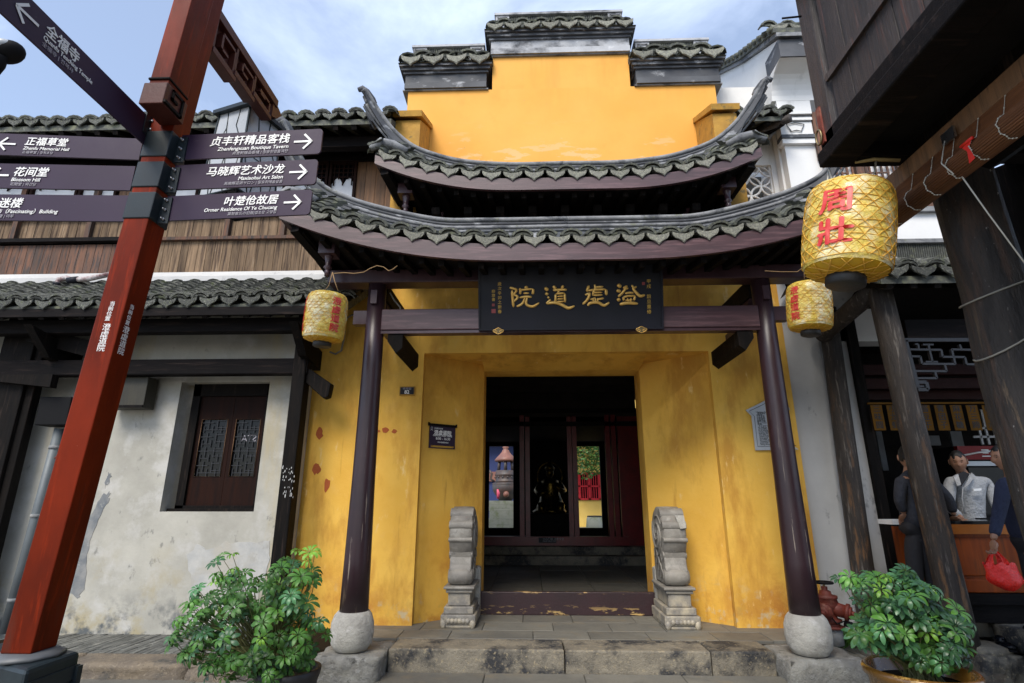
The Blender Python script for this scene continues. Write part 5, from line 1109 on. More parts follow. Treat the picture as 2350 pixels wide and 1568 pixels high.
# shelf of yellow price strips
ORD = ('leftmost', 'second', 'third', 'fourth', 'fifth', 'sixth', 'seventh', 'eighth', 'ninth', 'tenth')
for i in range(10):
    px = 2010 + 36.5 * i; a = PY(px - 13, 930, 6.9); b = PY(px + 13, 930, 6.9); zb_ = PY(px, 988, 6.9).z
    s_ = thing('price_strip', ((a.x + b.x) / 2, 6.9, zb_), ORD[i] + ' yellow price strip from the left hanging over the shop counter', 'price strip', 'yellow price strips hanging over the shop counter')
    MB().box(a.x, b.x, 6.90, 6.906, zb_, a.z).build('strip', tag_m, s_)
    nmx = ['三味圆', '小龙虾', '蹄膀肉', '酱豆干', '青团子', '麻花糖', '万三蹄', '绿茶水', '肉粽子', '大馄饨'][i]
    for k, ch in enumerate(nmx): text(ch, .095, face_y((a.x + b.x) / 2, 6.897, lerp(a.z, zb_, (k + .78) / 3.1)), black_p, s_, 'character', align='CENTER', ex=.0006, bold=.01)
MB().box(SX(1990, 925, 6.95), 8, 6.93, 6.96, PY(2100, 928, 6.95).z, PY(2100, 924, 6.95).z).build('strip_rail', tag_m, sp)
for (xa, ya, xb, yb, Y) in ((2066, 905, 2108, 1010, 8.6), (2115, 1000, 2160, 1022, 8.8), (2010, 990, 2040, 1080, 9.0), (2180, 990, 2215, 1030, 8.9)):
    a = PY(xa, ya, Y); b = PY(xb, yb, Y); MB().box(a.x, b.x, Y, Y + .03, b.z, a.z).build('pale_panel', mat('dim_panel%d' % xa, (.16, .17, .18), (.12, .125, .13), 3, .6, .05), sp)
m = MB()
for px in (2235, 2250, 2268, 2290): a = PY(px, 940, 8.2); m.box(a.x, a.x + .03, 8.2, 8.22, PY(px, 1020, 8.2).z, a.z)
for py in (985, 1005): a = PY(2235, py, 8.2); m.box(a.x, SX(2300, py, 8.2), 8.2, 8.22, a.z, a.z + .03)
m.build('pale_lattice_screen', white_grey, sp)
# cooler with red header
co = thing('drinks_cooler', (5.6, 7.6, .5), 'tall drinks cooler with a red header behind the vendor', 'cooler')
a = PY(2212, 1024, 7.55); b = PY(2310, 1055, 7.55)
MB().box(a.x - .1, b.x + .25, 7.6, 8.1, .46, a.z).build('body', iron_bk, co); MB().box(a.x - .1, b.x + .25, 7.54, 7.6, b.z, a.z).build('header', cooler_r, co)
MB().tube([(a.x - .08, 7.535, b.z + .05), (a.x + .15, 7.535, b.z + .09), (b.x + .2, 7.535, a.z - .02)], .012, 4).build('white_swoosh', white_p, co)
text('三得利', .12, face_y(SX(2252, 1040, 7.53), 7.535, b.z + .04), white_p, co, 'lettering', bold=.02, ex=.001)
MB().box(a.x - .08, b.x + .2, 7.55, 7.58, b.z - .08, b.z - .02).build('trim', plate_st, co); MB().box(a.x, b.x + .15, 7.56, 7.575, .7, b.z - .1).build('door_glass', glass_d, co)
# counters
def counter(x0, x1, y0, y1, zt_, label, zb_=.72):
    c = thing('shop_counter', ((x0 + x1) / 2, y0, .45), label, 'counter')
    MB().box(x0, x1, y0, y1, zt_ - .03, zt_).build('top', glass_d, c); MB().box(x0, x1, y0 - .025, y0 + .02, zt_ - .125, zt_ - .032).build('rail', counter_t, c)
    MB().box(x0, x1, y0 + .03, y1, zb_, zt_ - .03).build('body', counter_m, c)
    n = max(1, round((x1 - x0) / .95))
    for k in range(n):
        u0, u1 = lerp(x0, x1, k / n), lerp(x0, x1, (k + 1) / n)
        for q in ((u0, u0 + .07, zb_ + .12, zt_ - .13), (u1 - .07, u1, zb_ + .12, zt_ - .13), (u0, u1, zb_, zb_ + .118)): bevel(MB().box(q[0], q[1], y0, y0 + .028, q[2], q[3]).build('frame_board', counter_m, c), .006)
        bevel(MB().box(u0 + .10, u1 - .10, y0 + .01, y0 + .029, zb_ + .15, zt_ - .16).build('panel', counter_m, c), .01)
    return c
ctr = counter(SX(2160, 1200, 5.98), 7.2, 5.98, 6.5, PY(2250, 1196, 5.98).z, 'orange brown panelled shop counter with a dark glass top')
counter(x1 + .14, 4.15, 6.3, 6.75, PY(2080, 1205, 6.3).z, 'shorter brown counter section left of the front post')
for z0, z1, y0 in ((.62, .715, 5.92), (.455, .615, 5.96)): MB().box(4.2, 7.2, y0, 6.4, z0, z1).build('sill_timber', black_wood_h, sp)
pa_ = thing('paper_sheet', (3.9, 6.5, 1.4), 'white sheets of paper lying on the left end of the counter', 'paper')
a = PY(2025, 1190, 6.5); zc_ = PY(2080, 1205, 6.3).z; MB().box(a.x, a.x + .42, 6.34, 6.6, zc_ + .002, zc_ + .05).build('paper', paper_w, pa_)
ph_ = thing('counter_phone', (5, 6.2, 1.4), 'small dark phone lying on the counter before the vendor', 'phone')
a = PY(2235, 1192, 6.2); MB().box(a.x, a.x + .14, 6.1, 6.18, 1.400, 1.415).build('phone', iron_bk, ph_)
# steps
stp = struct('shop_steps', (5.6, 5.5, 0))
for y0, y1, z1, xs in ((5.46, 5.98, .45, (4.48, 5.3, 6.2, 7.1)), (4.98, 5.46, .28, (4.40, 5.1, 6.1, 7.1)), (4.50, 4.98, .12, (4.3, 5.4, 6.3, 7.2))):
    for a, b in zip(xs[:-1], xs[1:]): rough_block(a, b - .006, y0, y1 + .02, z1 - .2, z1, granite, stp, 'step_stone', .008)
sb = thing('shoe', (4.4, 5.7, .3), 'black shiny shoe left on the stone beside the front post', 'shoe')
# ================================================================ near timber house with overhanging oriel, top right
nh = thing('oriel_house', (2.3, 1, 0), 'near black timber house with an overhanging plank oriel at the top right', 'house')
OX, OY, OZ = 1.663, 2.70, 3.41
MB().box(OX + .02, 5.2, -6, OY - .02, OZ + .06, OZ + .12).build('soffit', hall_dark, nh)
y = OY - .16; 
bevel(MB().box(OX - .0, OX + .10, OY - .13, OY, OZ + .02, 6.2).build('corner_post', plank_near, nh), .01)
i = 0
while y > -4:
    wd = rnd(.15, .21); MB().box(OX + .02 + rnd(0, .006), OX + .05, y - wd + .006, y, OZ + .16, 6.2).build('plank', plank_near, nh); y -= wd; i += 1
for z0, z1, x in ((OZ - .03, OZ + .06, OX - .03), (OZ + .062, OZ + .16, OX - .0)): bevel(MB().box(x, OX + .14, -6, OY + .01, z0, z1).build('bottom_rail', black_wood_h, nh), .01)
MB().box(OX + .0, OX + .018, -6, OY - .14, OZ + .42, OZ + .46).build('middle_rail', plank_near, nh)
bevel(MB().box(OX - .10, OX + .2, OY - .35, OY + .05, 4.62, 4.80).build('bracket_block', black_wood, nh), .02)
MB().box(OX + .14, 5.2, OY - .10, OY, OZ - .03, OZ + .5).build('end_beam', black_wood_h, nh)
for x in (2.1, 2.7, 3.4): MB().box(x, x + .14, -6, OY - .1, OZ - .10, OZ + .059).build('joist', black_wood, nh)
MB().prism([(OX + .55, OY - .5, OZ - .04), (OX + .75, OY - .5, OZ - .04), (OX + .78, OY - .5, OZ - .15), (OX + .68, OY - .5, OZ - .2), (OX + .55, OY - .5, OZ - .14)], (0, .3, 0)).build('carved_bracket', black_wood, nh)
MB().box(OX + .14, 5.2, -6, OY - .1, 6.2, 6.3).build('floor_deck', hall_dark, nh); MB().box(OX + .05, 5.2, OY - .1, OY - .02, OZ + .5, 6.2).build('end_wall', plank_near, nh)
MB().box(5.1, 5.2, -6, OY, 0, OZ + .1).build('side_wall', hall_dark, nh)
def nlog(pa, pb, Y, r_, z1, name, mt, n=20):
    a = PY(*pa, Y); b = PY(*pb, Y); d = (b - a) / (b.z - a.z); A = a + d * (0 - a.z); B = a + d * (z1 - a.z); N = 40; vs = []
    for i in range(N + 1):
        c = A.lerp(B, i / N)
        for k in range(n): th = 2 * math.pi * k / n; rr = r_ * (1 + .05 * math.sin(3 * th + i * .3) + .03 * math.sin(7 * th + i * .11) + .03 * math.sin(i * .7 + th) + rnd(-.008, .008)); vs.append(c + Vector((rr * math.cos(th), rr * math.sin(th), 0)))
    m = MB().add(vs, [(i * n + k, i * n + (k + 1) % n, (i + 1) * n + (k + 1) % n, (i + 1) * n + k) for i in range(N) for k in range(n)], True); m.build(name, mt, nh); return lambda z: a + d * (z - a.z)
lg = nlog((2238, 525), (2375, 993), 2.62, .137, OZ + .05, 'log_post', log_wood)
nlog((2335, 470), (2450, 800), 2.9, .11, OZ + .05, 'rear_post', black_wood)
for z, tl in ((PY(2240, 672, 2.6).z, .05), (PY(2270, 782, 2.6).z, .09)):
    c = lg(z); m = MB()
    for dz in (0,): m.tube([(c.x + .143 * math.cos(a), c.y + .143 * math.sin(a), c.z + dz + tl * math.cos(a)) for a in [i * .35 for i in range(18)]], .005, 5, closed=True)
    m.build('wire_tie', cable_m, nh)
MB().tube([(OX - .015, OY - .06, PX(1812, 96, OX).z), (OX - .12, OY - .04, PX(1812, 96, OX).z + .01)], .006, 6).build('nail', iron_bk, nh)
rg = thing('iron_ring', (OX - .02, OY - .04, 3.6), 'round brass coloured ring hanging on the oriel corner', 'ring')
c = PX(1879, 316, OX - .02); MB().tube([(c.x, c.y + .045 * math.cos(a) * .6, c.z + .045 * math.sin(a)) for a in [i * .35 for i in range(18)]], .006, 6, closed=True).build('ring', brass, rg)
m = MB().box(OX - .012, OX - .001, OY - .055, OY - .02, OZ + .10, OZ + .33); m.build('hinge_plate', red_iron, nh)
# rolled bamboo blind
bl = thing('bamboo_blind', (2.05, 2.3, 3.1), 'rolled brown bamboo blind tied with pale cords under the oriel', 'blind')
BX, B0, B1 = 2.05, .9, 2.79
bevel(MB().box(BX - .01, BX + .04, B0, B1 + .02, 3.255, 3.36).build('head_board', plank_br, bl), .006)
m = MB(); n = 16
for i in range(n): z = 3.25 - .125 * i / n; m.tube([(BX - .012 - .02 * i / n, B0, z), (BX - .012 - .02 * i / n, B1, z)], .0042, 5)
m.build('hanging_slats', bamboo, bl, kind='stuff')
m = MB(); n = 30
for i in range(n): a = 2 * math.pi * i / n; m.tube([(BX - .03 + .052 * math.cos(a), B0, 3.095 + .052 * math.sin(a)), (BX - .03 + .052 * math.cos(a), B1 + .03 + rnd(-.006, .006), 3.095 + .052 * math.sin(a))], .0058, 5)
m.tube([(BX - .03, B0, 3.095), (BX - .03, B1 + .02, 3.095)], .048, 12); m.build('roll', bamboo, bl)
y = B0 + .08
while y < B1:
    P = [(BX - .03 - .060 * math.cos(a), y + .004 * math.sin(a * 9), 3.095 + .060 * math.sin(a)) for a in [-1.6 + i * .2 for i in range(15)]] + [(BX - .034, y + .004, 3.19), (BX - .022, y - .003, 3.245)]
    m = MB().tube(P, .0016, 5)
    for k in range(17): q = interp([Vector(p) for p in P], k / 16); m.ball(q, .0035, .0045, .0035, 5, 4)
    m.build('binding_cord', cord_w, bl); y += .145
c = PX(2178, 325, BX - .03); MB().box(BX - .04, BX - .03, c.y - .05, c.y + .03, 3.24, 3.30).build('pulley_plate', steel, bl)
MB().tube([(BX - .05, c.y, 3.25), (BX - .10, c.y - .01, 3.12), (BX - .10, c.y - .06, 3.03)], .003, 5).build('pull_cord', cord_w, bl)
q0 = Vector((BX - .06, c.y - .02, 3.12)); q1 = PX(2350, 600, 2.16); MB().tube([q0, q0.lerp(q1, .5) + Vector((0, 0, -.01)), q1 + (q1 - q0) * .4], .0035, 5).build('pull_cord', cord_w, bl)
c = PX(2222, 340, BX - .09); m = MB(); m.add([c + Vector((0, -.03, .03)), c + Vector((0, .03, .02)), c + Vector((0, .01, -.01)), c + Vector((0, .015, -.07)), c + Vector((0, -.02, -.065)), c + Vector((0, -.005, 0))], [(0, 1, 2, 5), (5, 2, 3, 4)]); m.tube([c + Vector((0, .035, .03)), c + Vector((0, -.035, .03))], .008, 5)
m.build('red_ribbon', mat('red_ribbon', (.7, .02, .01), None, 3, .5, .1), bl)
MB().tube([PY(1962, 372, 2.66), PY(2005, 366, 2.62), PY(2065, 368, 2.60)], .010, 6).build('pale_rod', tan_w, nh)

# ================================================================ lanterns
def lantern(c, Rr, H, tilt, label, chars, side, name='paper_lantern', rot=0, fac=1.0):
    """c: centre, side: angle (degrees) at which the writing faces; 270 = towards the street"""
    c = Vector(c); t = thing(name, c, label, 'lantern', 'yellow bamboo lanterns')
    T = Matrix.Translation(c) @ Matrix.Rotation(tilt[0], 4, 'X') @ Matrix.Rotation(tilt[1], 4, 'Y')
    prof = [(-.5 * H + .00, .60), (-.5 * H + .03, .93), (-.5 * H + .05, .965), (-.2 * H, 1.0), (.05 * H, 1.01), (.28 * H, .99), (.40 * H, .95), (.46 * H, .86), (.49 * H, .68), (.5 * H, .45)]
    def rad(z):
        for (a, ra), (b, rb_) in zip(prof[:-1], prof[1:]):
            if a <= z <= b: return Rr * (ra + (rb_ - ra) * (z - a) / (b - a))
        return Rr * .3
    N = 60; K = 44; vs = []
    for j in range(K + 1):
        z = lerp(-.5 * H + .03, .5 * H, j / K); r0 = rad(z)
        for k in range(N):
            th = 2 * math.pi * k / N; wr = 1 + .010 * math.sin(th * 7 + z * 60) + .012 * math.sin(th * 3 - z * 38 + 1) + rnd(-.007, .007); vs.append(T @ Vector((r0 * wr * math.cos(th), r0 * wr * math.sin(th), z + rnd(-.002, .002))))
    fs = [(j * N + k, j * N + (k + 1) % N, (j + 1) * N + (k + 1) % N, (j + 1) * N + k) for j in range(K) for k in range(N)]
    MB().add(vs, fs, True).build('skin', lan_skin, t)
    m = MB().lathe([(Rr * .945, -.5 * H + .045), (Rr * .90, -.5 * H + .028), (Rr * .62, -.5 * H + .012), (Rr * .38, -.5 * H - .002), (.02, -.5 * H)], (0, 0, 0), 36); m.v = [T @ v for v in m.v]; m.build('underside', lan_bot, t)
    m = MB(); nr = 20
    for s in (-1, 1):
        for k in range(nr):
            P = []
            for j in range(19): z = lerp(-.5 * H + .05, .47 * H, j / 18); th = 2 * math.pi * k / nr + s * (z / H) * 2.3 + .02 * math.sin(z * 70 + k); rr = rad(z) + .0028; P.append((rr * math.cos(th), rr * math.sin(th), z))
            m.tube(P, .0016 * fac, 4, cap=False)
    for k in range(13): z = lerp(-.40 * H, .43 * H, k / 12); m.tube([((rad(z) + .002) * math.cos(a), (rad(z) + .002) * math.sin(a), z + .006 * math.sin(3 * a + k)) for a in [i * 2 * math.pi / 36 for i in range(36)]], .0018 * fac, 4, closed=True)
    m.v = [T @ v for v in m.v]; m.build('cane_weave', lan_rib, t)
    m = MB()
    for k in range(26):
        a = 2 * math.pi * k / 26; a2 = a + 1.0 * (1 if k % 2 else -1); p = Vector((Rr * .92 * math.cos(a), Rr * .92 * math.sin(a), -.5 * H + .026)); q = Vector((Rr * .42 * math.cos(a2), Rr * .42 * math.sin(a2), -.5 * H - .002)); m.tube([p, p.lerp(q, .5) - Vector((0, 0, .006)), q], .0028, 4)
    m.v = [T @ v for v in m.v]; m.build('bottom_cane', lan_rib, t)
    m = MB().lathe([(Rr * .44, -.5 * H + .0), (Rr * .45, -.5 * H - .015), (Rr * .44, -.5 * H - .045), (Rr * .40, -.5 * H - .05), (.01, -.5 * H - .05)], (0, 0, 0), 30); m.v = [T @ v for v in m.v]; m.build('base_disc', lan_cap, t)
    n = len(chars); sz = (.72 if n > 2 else .60) * H / n
    for sd in side:
        for i, ch in enumerate(chars):
            zc = (.28 if n > 2 else .20) * H - (i + .40) * sz * (.98 if n > 2 else 1.12)
            def wrap(v, zc=zc, sd=sd):
                th = R(sd) + v.x / Rr; z = zc + v.y; rr = rad(z) + .006 + v.z; return Vector((rr * math.cos(th), rr * math.sin(th), z))
            text(ch, sz * (.95 if n == 2 else .92), T, red_p, t, 'red_character', bold=.03, align='CENTER', ex=.001, wrap=wrap, sx=1.15)
    return t, T
bigl, T1 = lantern((1.655, 2.60, 2.93), .205, .50, (R(4), R(10)), 'largest yellow lantern, near, hanging from the oriel corner', '周壯', (226,), fac=1.2)
tp = T1 @ Vector((0, 0, .25)); m = MB(); m.tube([PX(1897, 378, OX + .05), PX(1905, 395, OX + .02), PX(1912, 425, OX)], .006, 5); m.tube([PX(1905, 380, OX + .05), PX(1900, 398, OX + .02), tp + Vector((-.12, 0, -.02))], .005, 5); m.tube([PY(2010, 370, 2.62), PY(2008, 395, 2.6), tp + Vector((.06, 0, -.02))], .005, 5); m.build('hanging_cord', cord_w, bigl)
LL, T2 = lantern((-2.09, 5.25, 3.40), .205, .52, (R(3), R(3)), 'yellow lantern hanging from the left corner of the gate eave', '澄虚道院', (318, 205))
tp = T2 @ Vector((0, 0, .26)); m = MB(); m.tube([PY(763, 625, 5.25), PY(768, 645, 5.25), PY(776, 668, 5.25)], .006, 5); m.tube([PY(762, 628, 5.25), PY(755, 655, 5.25), PY(745, 668, 5.25)], .004, 5); m.build('hanging_cord', cord_m, LL)
LR, T3 = lantern((2.835, 5.28, 3.47), .205, .50, (R(3), R(4)), 'yellow lantern hanging from the right corner of the gate eave', '澄虚道院', (206,))
m = MB(); m.tube([PY(1845, 600, 5.28), PY(1846, 642, 5.28)], .004, 5); m.build('hanging_cord', cord_m, LR)
wi = thing('hanging_wire', (-1.8, 5.3, 4), 'thin twisted brown wire looping from the left lantern to the column', 'wire')
MB().tube([PY(*p, 5.3) for p in ((766, 628), (790, 626), (812, 628), (835, 625), (850, 616), (865, 610), (880, 613), (892, 622), (902, 618), (912, 610))], .005, 5).build('wire', cord_m, wi)
MB().tube([PY(*p, 5.35) for p in ((1755, 622), (1790, 624), (1830, 624), (1845, 612))], .004, 5).build('wire', cord_m, thing('hanging_wire', (2.7, 5.3, 4), 'thin brown wire running from the right column to the right lantern', 'wire'))
cb = thing('wall_cable', (-2.2, 6.8, 3.4), 'grey cable curving down the yellow wall beside the left lantern', 'cable')
MB().tube([PY(*p, 6.85) for p in ((842, 723), (808, 723), (796, 730), (792, 745), (790, 775), (783, 805), (770, 813), (757, 808))], .012, 6).build('cable', cable_m, cb)
MB().tube([PY(895, 672, 5.9), PY(905, 690, 5.9), PY(918, 705, 5.9), PY(921, 720, 5.9)], .010, 6).build('cable', cable_m, thing('beam_cable', (-1.5, 5.9, 3.8), 'short pale cable bent over the beam by the left column', 'cable'))

# ================================================================ signpost
sg = thing('signpost', (-2.45, 2.9, 0), 'tall red lacquered signpost with seven dark direction boards and a lamp arm', 'signpost')
def ln(a, b, Ya, Yb2): return PY(*a, Ya), PY(*b, Yb2)
LN = {k: (Vector((-2.435 + dx, y_, .94)), Vector((-2.267 + dx, y_, 3.8))) for k, dx, y_ in (('L', -.075, 2.80), ('M', .075, 2.80), ('R', .075, 2.95))}
def pc(k, z): a, b = LN[k]; return a.lerp(b, (z - a.z) / (b.z - a.z))
def ring4(z, g=0.0):
    L, M_, Rr = pc('L', z), pc('M', z), pc('R', z); B = L + Rr - M_; c = (L + Rr) / 2
    return [Vector((q.x, q.y, z)) + (Vector((q.x, q.y, z)) - Vector((c.x, c.y, z))) * g for q in (M_, Rr, B, L)]
def sleeve(za, zb, g, name, mt, parent=sg):
    A, B = ring4(za, g), ring4(zb, g); o = MB().add(A + B, [(3, 2, 1, 0), (4, 5, 6, 7)] + [(i, (i + 1) % 4, 4 + (i + 1) % 4, 4 + i) for i in range(4)]).build(name, mt, parent); bevel(o, .006, 2); return o
ztop = 5.4
sleeve(.90, ztop, 0, 'post', post_red)
def zat(py): return PY(345, py, 2.78).z
colz = [(zat(355), zat(297)), (zat(425), zat(367)), (zat(497), zat(437))]
def quadboard(P, th, name, mt, parent, r_=.03, rc=(2, 3)):
    """P: 4 corners (bl, br, tr, tl); rc: which corners are rounded"""
    bl, br, tr, tl = P; ux = (br - bl).normalized(); uy = (tl - bl).normalized(); n = ux.cross(uy).normalized(); out = []
    cs = [(bl, ux, uy), (br, uy, -ux), (tr, -ux, -uy), (tl, -uy, ux)]
    for i, (c, a, b) in enumerate(cs):
        if i in rc:
            for k in range(5): t = math.pi / 2 * k / 4; out.append(c + b * r_ * (1 - math.sin(t)) + a * r_ * (1 - math.cos(t)))
        else: out.append(c)
    m = MB().prism([p - n * th / 2 for p in out], n * th); o = m.build(name, mt, parent); return ux, uy, n, o
def board(a0, a1, b0, b1, side, zh, main, en, small, arrow, xs):
    """a0/a1: pixel of the two top corners (post end, free end); side +1 right, -1 left"""
    k = 'R' if side > 0 else 'L'; zt_ = PY(*a0, 2.88).z; top0 = PY(*a0, 2.88); zb_ = PY(*b0, 2.88).z; bot0 = Vector((top0.x, 2.88, zb_)); top1 = PZ(a1[0], a1[1], zt_)
    bot1 = Vector((top1.x, top1.y, zb_))
    P = (bot0, bot1, top1, top0) if side > 0 else (bot1, bot0, top0, top1)
    sb_ = part(sg, 'direction_board', P[0]); ux, uy, n, o = quadboard(P, .012, 'panel', sign_m, sb_, .022, (1, 2) if side > 0 else (0, 3))
    n = -n if n.y > 0 else n; Wd_ = (P[1] - P[0]).length; Hd = (P[3] - P[0]).length
    M0 = Matrix(((ux.x, uy.x, n.x, 0), (ux.y, uy.y, n.y, 0), (ux.z, uy.z, n.z, 0), (0, 0, 0, 1)))
    def at(x, y): m_ = M0.copy(); m_.translation = P[0] + ux * x + uy * y + n * .009; return m_
    al = 'RIGHT' if side > 0 else 'LEFT'; X = Wd_ - xs if side > 0 else xs
    text(main, Hd * .41, at(X, Hd * .51), white_p, sb_, 'main_lettering', bold=.018, align=al, ex=.0012, shear=.18)
    text(en, Hd * .20, at(X, Hd * .27), white_p, sb_, 'english_lettering', bold=.012, align=al, ex=.001, shear=.18)
    text(small, Hd * .14, at(X, Hd * .10), grey_p, sb_, 'small_lettering', bold=.0, align=al, ex=.001, shear=.15)
    if arrow is not None:
        m = MB(); ax = Wd_ - arrow if side > 0 else arrow; s = side; L_ = Hd * .62; t = Hd * .075; hy = Hd * .5
        m.box(min(ax, ax - s * L_), max(ax, ax - s * L_), hy - t / 2, hy + t / 2, .009, .011, M=at(0, 0) @ Matrix.Translation((0, 0, -.009)))
        for q in (-1, 1):
            tip = Vector((ax, hy, .0105)); e = tip + Vector((-s * Hd * .27, q * Hd * .29, 0)); d = (e - tip).normalized(); nn = Vector((-d.y, d.x, 0)) * t / 2
            m.prism([tip - d * .006 + nn, tip - d * .006 - nn, e - nn, e + nn], (0, 0, .0012), M=at(0, 0) @ Matrix.Translation((0, 0, -.009)))
        m.build('arrow', white_p, sb_)
    return sb_
board((420, 312), (742, 297), (417, 368), (742, 352), 1, 0, '贞丰轩精品客栈', 'Zhenfengxuan Boutique Tavern', '貞豊軒精品客棧 | 정풍헌정품객잔', .062, .205)
board((404, 381), (731, 367), (402, 437), (731, 421), 1, 0, '马晓辉艺术沙龙', 'Maxiaohui Art Salon', '馬曉輝芸術サロン | 말효휘예술살롱', .062, .205)
board((387, 452), (718, 436), (385, 508), (718, 494), 1, 0, '叶楚伧故居', 'Ormer Residence Of Ye Chucang', '葉楚傖氏の旧居|엽초창 고향집', .062, .205)
board((330, 320), (-12, 307), (326, 368), (-12, 362), -1, 0, '正福草堂', 'Zhenfu Memorial Hall', '正福草堂 | 정복초당', .055, .20)
board((312, 383), (-30, 376), (308, 438), (-30, 434), -1, 0, '花间堂', 'Blossom Hill', '花間堂 | 화간당', .055, .18)
board((298, 450), (-60, 447), (294, 509), (-60, 505), -1, 0, '迷楼', 'Mi（Fascinating）Building', '迷楼 | 미루', .055, .17)
# board that points towards the viewer
DX = -2.355; zt_, zb_ = 3.885, 3.695; y0_, y1_ = 2.86, 1.75
dbo = part(sg, 'direction_board', (DX, y0_, zb_)); quadboard((Vector((DX, y1_, zb_)), Vector((DX, y0_, zb_)), Vector((DX, y0_, zt_)), Vector((DX, y1_, zt_))), .012, 'panel', sign_m, dbo, .022, (0, 3))
MD = Matrix(((0, 0, 1, DX + .009), (1, 0, 0, 0), (0, 1, 0, 0), (0, 0, 0, 1)))
def dat(y, z): m_ = MD.copy(); m_.translation = (DX + .009, y, z); return m_
ys = PX(95, 90, DX).y; Hd = zt_ - zb_
text('全福寺', Hd * .40, dat(ys, zb_ + Hd * .50), white_p, dbo, 'main_lettering', bold=.018, ex=.0012, width=PX(178, 135, DX).y - ys); text('Quanfu Teaching Temple', Hd * .185, dat(ys, zb_ + Hd * .30), white_p, dbo, 'english_lettering', bold=.01, ex=.001, width=PX(208, 190, DX).y - ys); text('全福寺 | 전복사', Hd * .15, dat(ys, zb_ + Hd * .12), grey_p, dbo, 'small_lettering', ex=.001)
m = MB(); ya = PX(30, 22, DX).y; zc_ = (zt_ + zb_) / 2; m.box(DX + .009, DX + .0105, ya, ya + Hd * .62, zc_ - .007, zc_ + .007)
for q in (-1, 1): m.beam((DX + .0098, ya, zc_), (DX + .0098, ya + Hd * .27, zc_ + q * Hd * .29), .0015, .014, (0, -q * .7, .7)) 
m.build('arrow', white_p, dbo)
for i, (za, zb__) in enumerate(colz):
    c = part(sg, 'collar', (pc('M', za).x, 2.85, za)); sleeve(za, zb__, .10, 'sleeve', metal_dk, c)
    for k, s in (('R', 1), ('L', -1)):
        e = ring4(zb__, .08)[1 if s > 0 else 3]; x0_ = e.x; x1_ = e.x + s * .055
        MB().box(min(x0_ - s * .01, x1_), max(x0_ - s * .01, x1_), 2.862, 2.872, za - .0, zb__ + (.0)).build('flange', metal_dk, c)
        for j in range(3):
            z = lerp(za, zb__, .14 + .36 * j); b_ = MB(); b_.tube([(e.x + s * .028, 2.88, z), (e.x + s * .028, 2.835, z)], .005, 6); b_.tube([(e.x + s * .028, 2.862, z), (e.x + s * .028, 2.852, z)], .0095, 6); b_.build('bolt', steel, c)
MB().box(DX - .012, DX + .012, 2.76, 2.90, colz[0][1] - .03, zt_ + .02).build('board_bracket', metal_dk, sg)
for z in (zt_ - .02, zt_ - .08): MB().tube([(DX + .01, 2.80, z), (DX + .03, 2.80, z)], .009, 6).build('bolt', steel, sg)
MB().ball(PY(355, 341, 2.80), .012, .006, .020, 8, 6).build('paint_drip', white_p, sg)
# lettering down the two faces
def post_char(ch, px, py, face, sz):
    if face == 'L': c = PY(px, py, 2.799); M_ = Matrix(((1, .058, 0, c.x), (0, 0, -1, c.y), (0, 1, 0, c.z), (0, 0, 0, 1)))
    else:
        z = PY(px, py, 2.87).z; X = pc('M', z).x + .001; c = PX(px, py, X); c.x = pc('M', c.z).x + .001; M_ = Matrix(((0, .058, 1, c.x), (1, 0, 0, c.y), (0, 1, 0, c.z), (0, 0, 0, 1)))
    text(ch, sz, M_, white_p, sg, 'post_character', bold=.0, align='CENTER', ex=.001, sx=1.15)
for i, ch in enumerate('当前位置'): post_char(ch, 257 - 3.6 * i, 701 + 11.5 * i, 'L', .029); post_char(ch, 302 - 3.4 * i, 709 + 12 * i, 'R', .029)
for i, ch in enumerate('澄虚道院'): post_char(ch, 243 - 4.2 * i, 757 + 16 * i, 'L', .043); post_char(ch, 288 - 4.0 * i, 763 + 16.5 * i, 'R', .043)
# block hung on the street side of the post head, ending in a key scroll
def lean_box(x0, x1, y0, y1, za, zb, name, mt, parent=sg, k=.058):
    vs = [(x + k * (z - 3.8), y, z) for z in (za, zb) for x, y in ((x0, y0), (x1, y0), (x1, y1), (x0, y1))]
    o = MB().add(vs, [(3, 2, 1, 0), (4, 5, 6, 7), (0, 1, 5, 4), (1, 2, 6, 5), (2, 3, 7, 6), (3, 0, 4, 7)]).build(name, mt, parent); bevel(o, .005, 2); return o
ha, hb_ = PY(341, 194, 2.62), PY(385, 197, 2.62); k_ = .058 * (ha.z - 3.8); zl_ = PY(385, 236, 2.60).z
lean_box(ha.x - k_, hb_.x - k_, 2.62, 2.797, ha.z, 5.5, 'head_block', post_red)
lean_box(ha.x - k_ - .012, hb_.x - k_ + .012, 2.60, 2.797, zl_, ha.z - .004, 'scroll_block', bracket_w)
lean_box(ha.x - k_ - .006, hb_.x - k_ + .006, 2.61, 2.797, ha.z + .03, ha.z + .045, 'band', black_wood)
lean_box(ha.x - k_ - .006, hb_.x - k_ + .006, 2.61, 2.797, 5.02, 5.06, 'band', black_wood)
m = MB(); sx0 = hb_.x + .013; za, zb2 = zl_ + .02, ha.z - .02
for (y0, z0), (y1, z1) in (((2.61, za), (2.75, za)), ((2.75, za), (2.75, zb2)), ((2.75, zb2), (2.66, zb2)), ((2.66, zb2), (2.66, (za + zb2) / 2)), ((2.66, (za + zb2) / 2), (2.70, (za + zb2) / 2))):
    m.box(sx0 - .01, sx0 + .006, min(y0, y1) - .008, max(y0, y1) + .008, min(z0, z1) - .008, max(z0, z1) + .008)
m.build('key_scroll', black_wood, sg)
